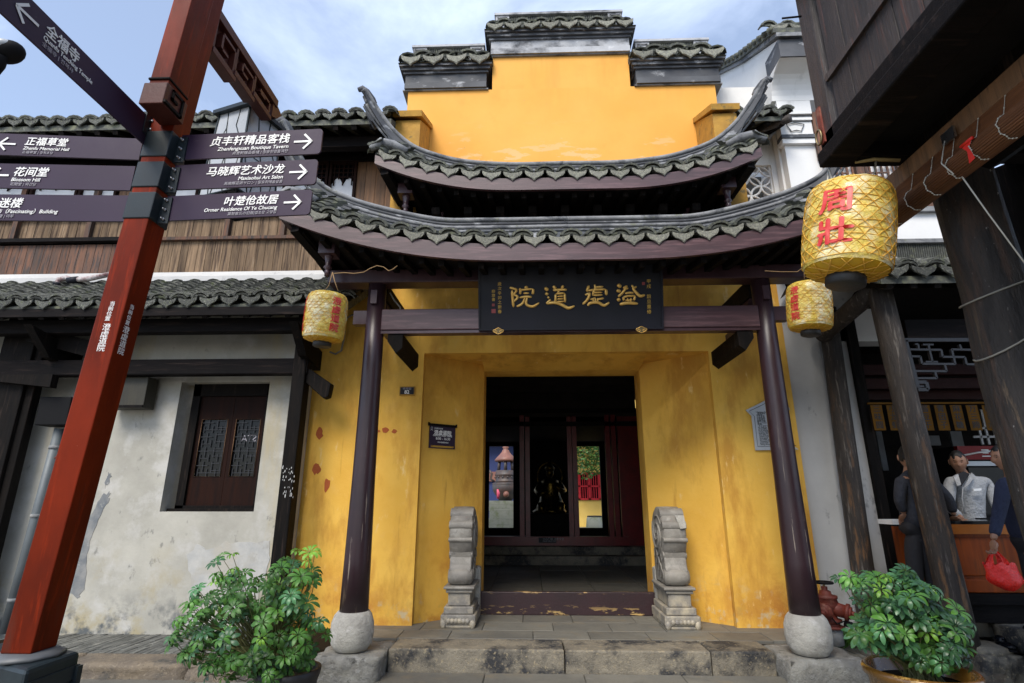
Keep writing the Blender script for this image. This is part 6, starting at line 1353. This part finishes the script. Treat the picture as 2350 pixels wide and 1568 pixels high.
# arm reaching away over the lane, key-fret panel below it
AX = -2.165; ar = part(sg, 'lamp_arm', (AX, 3.5, 4.9)); zt1 = PX(545, 84, AX).z; AY0 = 2.9; AY1 = PX(636, 250, AX).y
bevel(MB().box(AX - .07, AX + .005, AY0, AY1, zt1 - .075, zt1).build('top_rail', bracket_w, ar), .004)
zf = zt1 - .34; nseg = 3; ya0 = AY0 + .08; ya1 = AY1 - .10
for k in range(3):
    u0 = lerp(ya0, ya1, k / 3); u1 = lerp(ya0, ya1, (k + 1) / 3) - .02; zz = zt1 - .078; zl = zf + .05 * k + .02; m = MB()
    def br(y0, z0, y1, z1, w_=.022): m.box(AX - .06, AX + .0, min(y0, y1) - (w_ / 2 if y0 == y1 else 0), max(y0, y1) + (w_ / 2 if y0 == y1 else 0), min(z0, z1) - (w_ / 2 if z0 == z1 else 0), max(z0, z1) + (w_ / 2 if z0 == z1 else 0))
    br(u0, zz, u0, zl); br(u0 + .012, zl, u1, zl); br(u1, zl + .012, u1, zz - .05); br(u1 - .012, zz - .05, u0 + .09, zz - .05); br(u0 + .09, zz - .062, u0 + .09, zl + .07); br(u0 + .102, zl + .07, u1 - .08, zl + .07)
    m.build('key_fret', bracket_w, ar); MB().box(AX - .058, AX - .045, u0 - .01, u1 + .02, zl, zz).build('back_panel', bracket_w, ar)
    bevel(MB().box(AX - .075, AX + .012, u0 - .012, u1 + .03, zl - .055, zl - .014).build('lower_rail', bracket_w, ar), .004)
MB().prism([(AX - .06, AY1 - .06, zt1 - .02), (AX - .06, AY1 + .10, zt1 - .07), (AX - .06, AY1 + .03, zt1 - .16), (AX - .06, AY1 - .06, zt1 - .20)], (.055, 0, 0)).build('arm_end', bracket_w, ar)
# lamp hanging from the arm
lp = thing('hanging_lamp', (AX - .03, AY1, 4.2), 'square white glass lamp with dark lattice hanging from the signpost arm', 'lamp')
lc = PY(574, 283, 3.95); zL1 = lc.z; zL0 = PY(580, 470, 3.95).z; cx_, cy_ = lc.x, 3.95
MB().tube([(AX - .03, AY1 - .02, zt1 - .1), (cx_, cy_, zL1 + .05)], .016, 8).build('hanging_rod', iron_bk, lp)
Rz = Matrix.Translation((cx_, cy_, 0)) @ Matrix.Rotation(R(-18), 4, 'Z'); h1 = .185
MB().prism([(-h1 - .02, -h1 - .02, zL1), (h1 + .02, -h1 - .02, zL1), (h1 + .02, h1 + .02, zL1), (-h1 - .02, h1 + .02, zL1)], (0, 0, .035), M=Rz).build('top_plate', metal_dk, lp)
hb = .20; m = MB(); vs = [Rz @ Vector((a * h_, b * h_, z)) for z, h_ in ((zL0, hb), (zL1, h1 - .02)) for a, b in ((-1, -1), (1, -1), (1, 1), (-1, 1))]
m.add(vs, [(0, 1, 5, 4), (1, 2, 6, 5), (2, 3, 7, 6), (3, 0, 4, 7)]); m.build('glass', lamp_gl, lp)
m = MB()
for i in range(4):
    a, b = vs[i], vs[(i + 1) % 4]; c_, d2 = vs[4 + i], vs[4 + (i + 1) % 4]; m.tube([a, c_], .010, 5); m.tube([a, b], .010, 5)
    for p, q in (((.25, 0), (.05, .45)), ((.05, .45), (.35, .8)), ((.35, .8), (.30, 1)), ((.75, 0), (.95, .5)), ((.95, .5), (.65, .8)), ((.65, .8), (.7, 1)), ((.30, .45), (.7, .45)), ((.3, 0), (.5, .45)), ((.5, .45), (.35, .8)), ((.62, 0), (.5, .45))):
        P = a.lerp(b, p[0]).lerp(c_.lerp(d2, p[0]), p[1]); Q = a.lerp(b, q[0]).lerp(c_.lerp(d2, q[0]), q[1]); m.tube([P, Q], .006, 4)
m.build('lattice', metal_dk, lp)
m = MB()
for a in vs[:4]: m.tube([a, (cx_, cy_, zL0 - .14)], .012, 5)
m.build('bottom_brace', iron_bk, lp)
# metal base
zB = .87; C0 = PZ(60, 1538, zB); C1 = PZ(186, 1494, zB); C2 = C1 + (PZ(-90, 1500, zB) - C0); C3 = PZ(-90, 1500, zB)
bs = part(sg, 'base', (C0.x, C0.y, 0)); o = MB().prism([Vector((c.x, c.y, 0)) for c in (C0, C1, C2, C3)], (0, 0, zB)).build('housing', metal_dk, bs); bevel(o, .02, 2)
nn_ = (C1 - C0).normalized().cross(Vector((0, 0, 1))); nn_ = nn_ if nn_.y < 0 else -nn_
def bp_(u, v, e=.0): q = C0.lerp(C1, u); return Vector((q.x, q.y, zB * v)) + nn_ * e
for q in (((.0, .90), (1., .90)), ((.04, .1), (.04, .93)), ((.96, .1), (.96, .93)), ((.0, .1), (1., .1))): MB().beam(bp_(*q[0], .006), bp_(*q[1], .006), .03, .06, (0, 0, 1) if q[0][1] == q[1][1] else (1, 0, 0)).build('frame_bar', metal_dk, bs)
m = MB()
for i in range(26):
    m.tube([bp_(.08 + .84 * i / 25, .14, .003), bp_(.08 + .84 * i / 25, .86, .003)], .003, 4); m.tube([bp_(.08, .14 + .72 * i / 25, .003), bp_(.92, .14 + .72 * i / 25, .003)], .003, 4)
m.build('mesh_panel', iron_bk, bs)
cc = (ring4(.93)[0] + ring4(.93)[2]) / 2; MB().lathe([(.15, .872), (.15, .885), (.125, .895), (.12, .90)], (cc.x, cc.y, 0), 8).build('collar_plate', mat('base_plate', (.12, .125, .13), (.08, .085, .09), 5, .5, .1), bs)
# camera-like street light at the very left
sl = thing('street_light', (-2.9, 3.6, 4.8), 'black rimmed dome light entering the picture at the upper left edge', 'light')
c = PY(18, 120, 3.6); Ml = Matrix.Rotation(R(-20), 3, 'Y')
MB().ball(c, .13, .10, .082, 20, 12, M=Ml).build('rim', iron_bk, sl); MB().ball(c + Vector((-.012, -.035, .008)), .10, .085, .055, 20, 12, M=Ml).build('lens', lamp_gl, sl)
MB().tube([c + Vector((-.01, -.04, -.05)), c + Vector((-.06, .0, -.12)), c + Vector((-.12, .02, -.20)), c + Vector((-.22, .05, -.30))], [.055, .055, .05, .05], 10).build('neck', iron_bk, sl); MB().tube([c + Vector((-.22, .05, -.2)), (c.x - .22, c.y + .05, 0)], .05, 10).build('pole', iron_bk, sl)
# ================================================================ fire hydrant
hy = thing('fire_hydrant', (3.07, 6.3, .0), 'rusty red fire hydrant with a black handwheel behind the right column', 'fire hydrant')
YH = 6.25; hx = PY(1899, 1400, YH).x; hz = lambda py: PY(1900, py, YH).z
MB().lathe([(.11, hz(1478)), (.11, hz(1440)), (.09, hz(1438))], (hx, YH, 0), 16).build('stand_pipe', patch_grey, hy)
MB().lathe([(.135, hz(1440)), (.14, hz(1436)), (.10, hz(1434)), (.095, hz(1428)), (.12, hz(1426)), (.12, hz(1420)), (.085, hz(1418)), (.075, hz(1408)), (.10, hz(1395)), (.115, hz(1385)), (.10, hz(1374)), (.11, hz(1372)), (.11, hz(1366)), (.06, hz(1364)), (.055, hz(1356)), (.03, hz(1354)), (.03, hz(1346))], (hx, YH, 0), 18).build('body', red_iron, hy)
for s, dx, dy in ((1, .13, -.10), (-1, -.10, -.13)):
    c = Vector((hx + dx, YH + dy, hz(1400 if s > 0 else 1398))); o0 = Vector((hx, YH, hz(1392))); d = (c - o0).normalized()
    cap_ = MB().tube([o0, c], [.07, .065], 12); cap_.tube([c, c + d * .03], .083, 14); cap_.tube([c + d * .03, c + d * .05], .06, 14); cap_.tube([c + d * .05, c + d * .08], .028, 6); cap_.build('outlet', red_iron, hy)
MB().tube([(hx, YH, hz(1350)), (hx, YH, hz(1336))], .012, 8).build('spindle', brass, hy)
m = MB().tube([(hx + .085 * math.cos(a), YH + .085 * math.sin(a), hz(1337)) for a in [i * math.pi / 12 for i in range(24)]], .012, 6, closed=True)
for k in range(4): a = k * math.pi / 2; m.tube([(hx, YH, hz(1337)), (hx + .085 * math.cos(a), YH + .085 * math.sin(a), hz(1337))], .008, 5)
m.build('handwheel', iron_bk, hy)
MB().tube([(hx - .05, YH - .12, hz(1405)), (hx, YH - .15, hz(1425)), (hx + .08, YH - .13, hz(1420)), (hx + .15, YH - .11, hz(1428))], .008, 5).build('chain', iron_bk, hy)
MB().tube([(hx + .10, YH - .10, hz(1425)), (hx + .17, YH - .12, hz(1430))], .03, 8).build('drain_valve', iron_bk, hy)
# weeds at the foot of the white wall
m = MB()
for i in range(260):
    x = rnd(3.12, 3.75); y = rnd(6.5, 6.9); h = rnd(.04, .15); a = rnd(0, 6.28); b = Vector((x, y, .09)); d = Vector((math.cos(a), math.sin(a), 0)); s_ = Vector((-d.y, d.x, 0)) * .004
    m.add([b - s_, b + s_, b + d * h * .4 + Vector((0, 0, h * .8)) + s_ * .6, b + d * h + Vector((0, 0, h))], [(0, 1, 2, 3)])
wd_ = m.build('weeds', leaf_far); wd_['kind'] = 'stuff'; tag(wd_, 'tuft of thin green weeds growing at the foot of the white wall', 'weeds')
# shoe by the post
c = PZ(2245, 1453, .30) ; m = MB(); m.ball((4.40, 5.78, .30), .055, .11, .035, 12, 8); m.ball((4.40, 5.84, .33), .045, .06, .045, 12, 8); m.build('upper', glass_d, sb); MB().ball((4.40, 5.785, .272), .06, .12, .016, 12, 6).build('sole', iron_bk, sb)

# ================================================================ potted plants
def leaf_cluster(nl, ln_, wd, mt, droop):
    m = MB()
    for k in range(nl):
        a = 2 * math.pi * k / nl + rnd(-.12, .12); d = Vector((math.cos(a), math.sin(a), 0)); s_ = Vector((-d.y, d.x, 0)); L = ln_ * rnd(.82, 1.1); dr = droop * rnd(.6, 1.3); r0 = .012
        rows = []
        for i, (t, w_) in enumerate(((0, .05), (.2, .42), (.45, .82), (.68, 1.0), (.86, .72), (1, .12))):
            c = d * (r0 + L * t * math.cos(dr * t)) + Vector((0, 0, -L * t * math.sin(dr * t) + .012 * math.sin(t * 3))); w2 = wd * w_ / 2
            rows.append([c - s_ * w2 + Vector((0, 0, .16 * w2)), c - Vector((0, 0, .10 * w2)), c + s_ * w2 + Vector((0, 0, .16 * w2))])
        m.grid(rows, True)
    return m.mesh('leaf', mt)
CL = {}
for key, mt_, sc_ in (('g', leaf_m, 1.), ('y', leaf_n, .8), ('b', leaf_b, 1.)): CL[key] = [leaf_cluster(random.choice((7, 8, 8, 9)), .082 * sc_, .034 * sc_, mt_, dr) for dr in (.10, .3, .5, .75)]
def plant(name, label, base, blobs, n, Y, dy, keys, scale):
    t = thing(name, base, label, 'potted plant')
    random.seed(hash(name) % 1000 if False else int(abs(base[0]) * 100)); st_ = MB(); root = Vector(base)
    tot = sum(b[2] * b[3] for b in blobs)
    for b in blobs:
        k = max(3, round(n * b[2] * b[3] / tot))
        for i in range(k):
            a = rnd(0, 6.283); q = math.sqrt(rnd(.05, 1)); ph = rnd(-1, 1); dpt = math.sqrt(max(0, 1 - q * q)) * rnd(-1, .7)
            c = PY(b[0] + b[2] * q * math.cos(a), b[1] + b[3] * q * math.sin(a), Y + dpt * dy)
            out = (c - (root + Vector((0, 0, .25)))).normalized(); up = (out * rnd(.2, .8) + Vector((rnd(-.4, .4), -rnd(.2, .9), rnd(.5, 1.3)))).normalized()
            key = 'y' if (b[4] > rnd(0, 1)) else random.choice(keys); me = random.choice(CL[key])
            z = up; x = z.cross(Vector((0, 1, .1))).normalized(); y = z.cross(x); Mx = Matrix(((x.x, y.x, z.x, c.x), (x.y, y.y, z.y, c.y), (x.z, y.z, z.z, c.z), (0, 0, 0, 1))) @ Matrix.Rotation(rnd(0, 6.28), 4, 'Z') @ Matrix.Scale(scale * rnd(.75, 1.15), 4)
            inst('leaf', me, Mx, t)
            e = c - up * .10 - out * .05; mid = root.lerp(e, .6) + Vector((rnd(-.04, .04), rnd(-.04, .04), .05)); st_.tube([root + Vector((rnd(-.08, .08), rnd(-.08, .08), 0)), mid, e, c], [.006, .005, .003, .002], 4, cap=False)
    st_.build('stems', stem_m, t); return t
lpz = PY(655, 1530, 4.3)
lp_ = plant('schefflera_plant', 'large bushy umbrella plant in a black pot left of the steps', (lpz.x - .12, 4.3, .42),
            [(565, 1455, 165, 88, .06), (555, 1370, 120, 55, .1), (520, 1305, 48, 38, .25), (640, 1325, 60, 45, .12), (702, 1268, 26, 26, .9), (690, 1350, 42, 50, .15), (425, 1405, 40, 26, .1), (700, 1440, 50, 42, .1), (590, 1530, 130, 36, .05), (425, 1462, 34, 34, .1)], 245, 4.25, .42, 'gggb', .84)
MB().lathe([(.15, 0), (.17, .02), (.21, .36), (.225, .40), (.23, .44), (.20, .44), (.19, .40), (.02, .39)], (lpz.x, 4.35, 0), 24).build('pot', pot_bk, lp_)
rpz = PY(2115, 1520, 3.55)
rp_ = plant('schefflera_plant', 'bushy umbrella plant in a brown glazed pot right of the steps', (rpz.x, 3.55, .62),
            [(2090, 1440, 105, 62, .03), (2060, 1365, 90, 42, .05), (2040, 1330, 75, 22, .03), (1935, 1325, 22, 8, .1), (1975, 1345, 32, 14, .1), (2185, 1440, 40, 42, .04), (2150, 1505, 60, 34, .02), (1985, 1465, 26, 22, .08), (2190, 1500, 30, 30, .0), (2010, 1420, 40, 30, .1)], 185, 3.5, .28, 'bbg', .78)
pr = [(.15, 0), (.165, .02), (.22, .30), (.25, .50), (.262, .62), (.285, .635), (.29, .665), (.275, .68), (.245, .67), (.235, .60), (.02, .60)]
MB().lathe(pr, (rpz.x, 3.58, 0), 32).build('pot', pot_br, rp_); MB().lathe([(.236, .604), (.12, .625), (.01, .63)], (rpz.x, 3.58, 0), 20).build('soil', soil, rp_)
m = MB()
for k in range(5):
    a0 = -math.pi / 2 - .8 + .45 * k; P = [(rpz.x + (.262 + .004) * math.cos(a0 + .07 * math.cos(t)), 3.58 + (.262 + .004) * math.sin(a0 + .07 * math.cos(t)), .56 + .03 * math.sin(t)) for t in [i * .6 for i in range(8)]]; m.tube(P, .005, 5)
m.build('dragon_relief', tan_w, rp_)

# ================================================================ people
def skinned(J, E, sub=2):
    names = list(J); me = bpy.data.meshes.new('sk'); me.from_pydata([J[n][0] for n in names], [(names.index(a), names.index(b)) for a, b in E], [])
    o = bpy.data.objects.new('sk', me); col.objects.link(o); md = o.modifiers.new('s', 'SKIN'); md.use_smooth_shade = True; md.branch_smoothing = .6
    for i, n in enumerate(names):
        v = me.skin_vertices[0].data[i]; r_ = J[n][1]; v.radius = r_ if isinstance(r_, tuple) else (r_, r_); v.use_root = (i == 0)
    sb2 = o.modifiers.new('b', 'SUBSURF'); sb2.levels = sub; sb2.render_levels = sub
    dg = bpy.context.evaluated_depsgraph_get(); m2 = bpy.data.meshes.new_from_object(o.evaluated_get(dg), depsgraph=dg)
    vs = [v.co.copy() for v in m2.vertices]; fs = [tuple(p.vertices) for p in m2.polygons]; bpy.data.objects.remove(o); return vs, fs
def head_mb(m, c, yaw, pitch=0, s=1.0):
    """yaw: 0 faces -Y (the street), positive turns towards +X"""
    M_ = Matrix.Rotation(yaw, 3, 'Z') @ Matrix.Rotation(pitch, 3, 'X'); N, K = 32, 26; vs = []
    for i in range(K + 1):
        ph = math.pi * i / K
        for k in range(N):
            th = 2 * math.pi * k / N; x = math.sin(ph) * math.cos(th); y = math.sin(ph) * math.sin(th); z = math.cos(ph)
            X, Y_, Z = .076 * x, .096 * y, .118 * z
            if z < 0: X *= 1 - .30 * (-z) ** 1.4; Y_ = Y_ * (1 - .12 * (-z)) - .006 * (-z)
            if y < 0:
                g = lambda a, b, sa, sb_: math.exp(-((x - a) / sa) ** 2 - ((z - b) / sb_) ** 2)
                Y_ -= .024 * g(0, -.16, .13, .15) + .010 * g(0, .02, .09, .2) + .006 * g(0, .30, .5, .10) + .009 * g(0, -.47, .24, .06) + .010 * g(0, -.80, .3, .14)
                Y_ += .012 * (g(.36, .10, .16, .10) + g(-.36, .10, .16, .10)) + .004 * g(0, -.40, .25, .03)
            vs.append(c + M_ @ (Vector((X, Y_, Z)) * s))
    m.add(vs, [(i * N + k, i * N + (k + 1) % N, (i + 1) * N + (k + 1) % N, (i + 1) * N + k) for i in range(K) for k in range(N)], True)
    for q in (-1, 1): m.ball(c + M_ @ (Vector((q * .077, .012, -.004)) * s), .010 * s, .020 * s, .032 * s, 10, 8, M=M_)
    return M_
def hair_mb(c, M_, s=1.0, low=.05):
    m = MB(); N, K = 30, 22; vs = []
    for i in range(K + 1):
        ph = math.pi * i / K
        for k in range(N):
            th = 2 * math.pi * k / N; x = math.sin(ph) * math.cos(th); y = math.sin(ph) * math.sin(th); z = math.cos(ph)
            line = lerp(-.45, .52, min(1, max(0, (-y + .15) / .6))) if True else 0
            line += .10 * math.sin(th * 7) + rnd(-.06, .06); k_ = 1.10 + .03 * math.sin(th * 11 + ph * 5) + rnd(-.02, .02) if z > line else .86
            vs.append(c + M_ @ (Vector((.076 * x * k_, .096 * y * k_, .118 * z * k_)) * s))
    m.add(vs, [(i * N + k, i * N + (k + 1) % N, (i + 1) * N + (k + 1) % N, (i + 1) * N + k) for i in range(K) for k in range(N)], True); return m
def hand(m, w_, d, nrm_, curl=.6, s=1.0, flip=1):
    """wrist point, pointing direction, palm normal"""
    d = Vector(d).normalized(); n_ = Vector(nrm_).normalized(); sd_ = d.cross(n_).normalized() * flip; n_ = sd_.cross(d).normalized() * flip
    Mh_ = Matrix((sd_, d, n_)).transposed(); m.ball(w_ + d * .045 * s, .040 * s, .052 * s, .016 * s, 12, 8, M=Mh_)
    for k, (off, ln_) in enumerate(((-.028, .070), (-.010, .080), (.009, .075), (.026, .060))):
        p = w_ + d * .080 * s + sd_ * off * s; P = [w_ + d * .05 * s + sd_ * off * .8 * s, p]; a = 0
        for j in range(3): a += curl * (.7 + .15 * j); p = p + (d * math.cos(a) + n_ * math.sin(a)) * ln_ * s * (.45, .32, .26)[j]; P.append(p)
        m.tube(P, [.0095 * s, .0095 * s, .009 * s, .008 * s, .0065 * s], 8)
    p = w_ + d * .02 * s - sd_ * .028 * s; m.tube([p, p - sd_ * .022 * s + d * .02 * s + n_ * .01, p - sd_ * .026 * s + d * .045 * s + n_ * .022 * s, p - sd_ * .012 * s + d * .062 * s + n_ * .03 * s], [.013 * s, .011 * s, .010 * s, .008 * s], 8)
def person(root, label, J, body, jackets, hd, yaw, pitch, hands, legs=None):
    """body: edges of the skin coloured figure; jackets: list of (name, joints, edges, material)"""
    t = thing('person', root, label, 'person'); vs, fs = skinned({k: J[k] for k in J}, body); m = MB().add(vs, fs, True); M_ = head_mb(m, hd, yaw, pitch, 1.06)
    for h in hands: hand(m, *h)
    m.build('body', skin, t)
    hair_mb(hd, M_).build('hair', hair, t); e = MB()
    for q in (-1, 1): e.ball(hd + M_ @ Vector((q * .028, -.083, .012)), .011, .006, .0045, 8, 6, M=M_); e.tube([hd + M_ @ Vector((q * .014, -.089, .030)), hd + M_ @ Vector((q * .030, -.091, .035)), hd + M_ @ Vector((q * .045, -.082, .030))], .003, 5)
    e.build('eyes_and_brows', hair, t)
    for nm, J2, E2, mt_ in jackets:
        vs, fs = skinned(J2, E2); MB().add(vs, fs, True).build(nm, mt_, t)
    return t
def V(px, py, Y): return PY(px, py, Y)
# vendor behind the counter
YV = 6.62; hd = V(2199, 1060, YV - .05)
sh1, sh2 = V(2180, 1102, YV), V(2262, 1102, YV + .05); ch = V(2226, 1122, YV); pv_ = V(2232, 1215, YV + .05); nk = V(2207, 1085, YV)
el1, el2 = V(2178, 1165, YV - .05), V(2284, 1155, YV); w1, w2_ = V(2210, 1192, YV - .25), V(2300, 1195, YV - .15)
ft = [Vector((pv_.x - .1, YV + .05, .48)), Vector((pv_.x + .1, YV + .05, .48))]
J = {'pv': (pv_, (.11, .09)), 'ch': (ch, (.15, .10)), 'nk': (nk, .058), 'hd': (hd - Vector((0, 0, .05)), .05), 's1': (sh1, .05), 'e1': (el1, .038), 'w1': (w1, .025), 's2': (sh2, .05), 'e2': (el2, .038), 'w2': (w2_, .025),
     'k1': (ft[0] + Vector((0, 0, .42)), .045), 'f1': (ft[0], .035), 'k2': (ft[1] + Vector((0, 0, .42)), .045), 'f2': (ft[1], .035)}
BE = [('pv', 'ch'), ('ch', 'nk'), ('nk', 'hd'), ('ch', 's1'), ('s1', 'e1'), ('e1', 'w1'), ('ch', 's2'), ('s2', 'e2'), ('e2', 'w2'), ('pv', 'k1'), ('k1', 'f1'), ('pv', 'k2'), ('k2', 'f2')]
def cloth(J, grow, waist=None):
    return {'pv': (J['pv'][0] - Vector((0, 0, .10)), (.185, .15)), 'ab': (J['pv'][0].lerp(J['ch'][0], .5), (.18, .135)), 'ch': (J['ch'][0], (.185, .125)), 'nb': (J['nk'][0].lerp(J['ch'][0], .02), .072), 's1': (J['s1'][0], .074), 'm1': (J['s1'][0].lerp(J['e1'][0], .5), .062), 'e1': (J['e1'][0], .056), 'c1': (J['e1'][0].lerp(J['w1'][0], .85), .044),
            's2': (J['s2'][0], .074), 'm2': (J['s2'][0].lerp(J['e2'][0], .5), .062), 'e2': (J['e2'][0], .056), 'c2': (J['e2'][0].lerp(J['w2'][0], .85), .044)}
CE = [('pv', 'ab'), ('ab', 'ch'), ('ch', 'nb'), ('ch', 's1'), ('s1', 'm1'), ('m1', 'e1'), ('e1', 'c1'), ('ch', 's2'), ('s2', 'm2'), ('m2', 'e2'), ('e2', 'c2')]
def trousers(J, r_=.085):
    a = J['pv'][0] + Vector((0, 0, .06)); return {'a': (a, (.17, .14)), 'hp': (a - Vector((0, 0, .16)), (.175, .14)), 'h1': (a.lerp(J['k1'][0], .35), r_ * 1.1), 'k1': (J['k1'][0], r_ * .85), 'f1': (J['f1'][0] + Vector((0, 0, .06)), r_ * .75), 'h2': (a.lerp(J['k2'][0], .35), r_ * 1.1), 'k2': (J['k2'][0], r_ * .85), 'f2': (J['f2'][0] + Vector((0, 0, .06)), r_ * .75)}
TE = [('a', 'hp'), ('hp', 'h1'), ('h1', 'k1'), ('k1', 'f1'), ('hp', 'h2'), ('h2', 'k2'), ('k2', 'f2')]
vd = person((pv_.x, YV, .46), 'shop vendor in a pale grey jacket leaning at the counter and looking left', J, BE, [('jacket', cloth(J, .03), CE, cloth_w), ('trousers', trousers(J), TE, cloth_k)], hd, R(-38), R(14), [(w1, (-.2, -1, -.35), (0, 0, -1), .4), (w2_, (.1, -1, -.3), (0, 0, -1), .4)])
# open collar, placket and pocket of the jacket
m = MB(); fz = lambda px, py, dy=-.165: V(px, py, YV + dy)
m.prism([fz(2197, 1088, -.12), fz(2204, 1112, -.17), fz(2196, 1116, -.16), fz(2186, 1094, -.11)], (0, -.012, 0)); m.prism([fz(2228, 1085, -.10), fz(2212, 1118, -.17), fz(2222, 1112, -.17), fz(2236, 1092, -.11)], (0, -.012, 0)); m.build('collar', cloth_w, vd)
MB().prism([fz(2196, 1090, -.105), fz(2207, 1116, -.150), fz(2226, 1088, -.105), fz(2212, 1082, -.09)], (0, .01, 0)).build('dark_undershirt', cloth_k, vd)
m = MB(); m.tube([fz(2210, 1118, -.165), fz(2208, 1145, -.175), fz(2214, 1180, -.175)], .006, 5); m.build('placket', cloth_w, vd)
MB().prism([fz(2232, 1122, -.165), fz(2250, 1121, -.15), fz(2251, 1126, -.155), fz(2233, 1127, -.168)], (0, -.012, 0)).build('pocket_flap', white_p, vd)
# man in navy at the right edge, carrying a bag
YN = 5.42; hd = V(2306, 1050, YN); nk = V(2318, 1080, YN); ch = V(2342, 1120, YN + .02); pv_ = V(2352, 1235, YN + .02); sh1 = V(2305, 1112, YN - .14); el1 = V(2292, 1180, YN - .16); w1 = V(2279, 1240, YN - .20)
sh2 = V(2375, 1112, YN + .16); el2 = V(2385, 1180, YN + .16); w2_ = V(2370, 1235, YN + .10); fx = pv_.x + .06
J = {'pv': (pv_, (.09, .10)), 'ch': (ch, (.11, .15)), 'nk': (nk, .058), 'hd': (hd - Vector((0, 0, .05)), .05), 's1': (sh1, .05), 'e1': (el1, .038), 'w1': (w1, .026), 's2': (sh2, .05), 'e2': (el2, .038), 'w2': (w2_, .025),
     'k1': (Vector((fx, YN - .1, .86)), .045), 'f1': (Vector((fx + .1, YN - .1, .50)), .04), 'k2': (Vector((fx, YN + .1, .86)), .045), 'f2': (Vector((fx - .02, YN + .12, .50)), .04)}
Jc = cloth(J, .03); Jc['pv'] = (J['pv'][0] - Vector((0, 0, .08)), (.155, .17)); Jc['ab'] = (Jc['ab'][0], (.15, .165)); Jc['ch'] = (Jc['ch'][0], (.13, .165))
nm_ = person((fx, YN, .45), 'man in a navy suit at the right edge holding a red bag', J, BE, [('jacket', Jc, CE, cloth_n), ('trousers', trousers(J, .09), TE, cloth_k)], hd, R(-100), R(8), [(w1, (-.15, .0, -1), (-1, 0, 0), .85), (w2_, (0, 0, -1), (-1, 0, 0), .5)])
for f_ in ('f1', 'f2'): MB().ball(J[f_][0] + Vector((-.05, 0, -.005)), .12, .045, .04, 12, 8).build('shoe', iron_bk, nm_)
# red plastic bag
hp_ = w1 + Vector((-.012, 0, -.085)); bg_ = thing('plastic_bag', hp_ - Vector((0, 0, .4)), 'bright red plastic carrier bag with white shine held by the man in navy', 'bag')
bc = V(2304, 1318, YN - .20); top_l, top_r = V(2256, 1290, YN - .2), V(2325, 1292, YN - .2); zb_ = V(2310, 1356, YN - .2).z; N, K = 40, 22; vs = []
for j in range(K + 1):
    t = j / K; z = lerp(zb_, top_l.z - .01, t); hw_ = .145 * (math.sin(min(1, t * 1.9 + .12) * math.pi / 2)) * (1 - .12 * t); xx = lerp(bc.x + .02, (top_l.x + top_r.x) / 2, t); dd = lerp(.10, .035, t)
    for k in range(N):
        th = 2 * math.pi * k / N; cr_ = 1 + .06 * math.sin(5 * th + 4 * t) + .05 * math.sin(9 * th - 7 * t) + .03 * math.sin(17 * th + 3 * t); vs.append(Vector((xx + hw_ * cr_ * math.cos(th), YN - .2 + dd * cr_ * math.sin(th) * math.sin(min(1, t * 2 + .2) * math.pi / 2), z + .012 * math.sin(7 * th) * t)))
m = MB().add(vs, [(j * N + k, j * N + (k + 1) % N, (j + 1) * N + (k + 1) % N, (j + 1) * N + k) for j in range(K) for k in range(N)] + [tuple(range(N))[::-1]], True); m.build('pouch', bag_m, bg_)
for s, dx, dy in ((-1, -.09, -.02), (1, .07, -.02), (1, .05, .03), (-1, -.07, .03)):
    b0 = Vector(((top_l.x + top_r.x) / 2 + dx, YN - .2 + dy, top_l.z - .04)); m = MB(); A = Vector((.030, 0, 0)); q = hp_ + Vector((0, dy * .4, .012))
    rows = [[b0 - A * 1.3, b0 + Vector((0, .01, 0)), b0 + A * 1.3], [b0.lerp(q, .5) - A * .6 + Vector((dx * .15, 0, 0)), b0.lerp(q, .5) + Vector((dx * .15, .012, 0)), b0.lerp(q, .5) + A * .6 + Vector((dx * .15, 0, 0))], [q - A * .3, q + Vector((0, .005, 0)), q + A * .3]]
    m.grid(rows); m.build('handle', bag_m, bg_)
# customer half hidden behind the front post
YD_ = 6.12; hd = V(2082, 1050, YD_); nk = V(2086, 1070, YD_); ch = V(2098, 1105, YD_); pv_ = V(2095, 1200, YD_); sh1 = V(2068, 1102, YD_ - .1); el1 = V(2064, 1150, YD_ - .1); w1 = V(2075, 1180, YD_ - .05); sh2 = V(2134, 1102, YD_ + .05); el2 = V(2178, 1145, YD_ + .0); w2_ = V(2190, 1185, YD_ - .0)
J = {'pv': (pv_, (.10, .09)), 'ch': (ch, (.15, .11)), 'nk': (nk, .058), 'hd': (hd - Vector((0, 0, .05)), .05), 's1': (sh1, .05), 'e1': (el1, .038), 'w1': (w1, .026), 's2': (sh2, .05), 'e2': (el2, .038), 'w2': (w2_, .025),
     'k1': (Vector((pv_.x - .08, YD_, .86)), .045), 'f1': (Vector((pv_.x - .09, YD_, .46)), .04), 'k2': (Vector((pv_.x + .09, YD_, .86)), .045), 'f2': (Vector((pv_.x + .1, YD_, .46)), .04)}
dm = person((pv_.x, YD_, .3), 'customer in a dark jacket half hidden behind the weathered front post', J, BE, [('jacket', cloth(J, .03), CE, cloth_d), ('trousers', trousers(J, .09), TE, cloth_k)], hd, R(150), R(8), [(w1, (.1, .6, -.5), (0, 0, -1), .5), (w2_, (.3, .5, -.4), (0, 0, -1), .5)])
for f_ in ('f1', 'f2'): MB().ball(J[f_][0] + Vector((0, .05, -.005)), .045, .12, .04, 12, 8).build('shoe', iron_bk, dm)
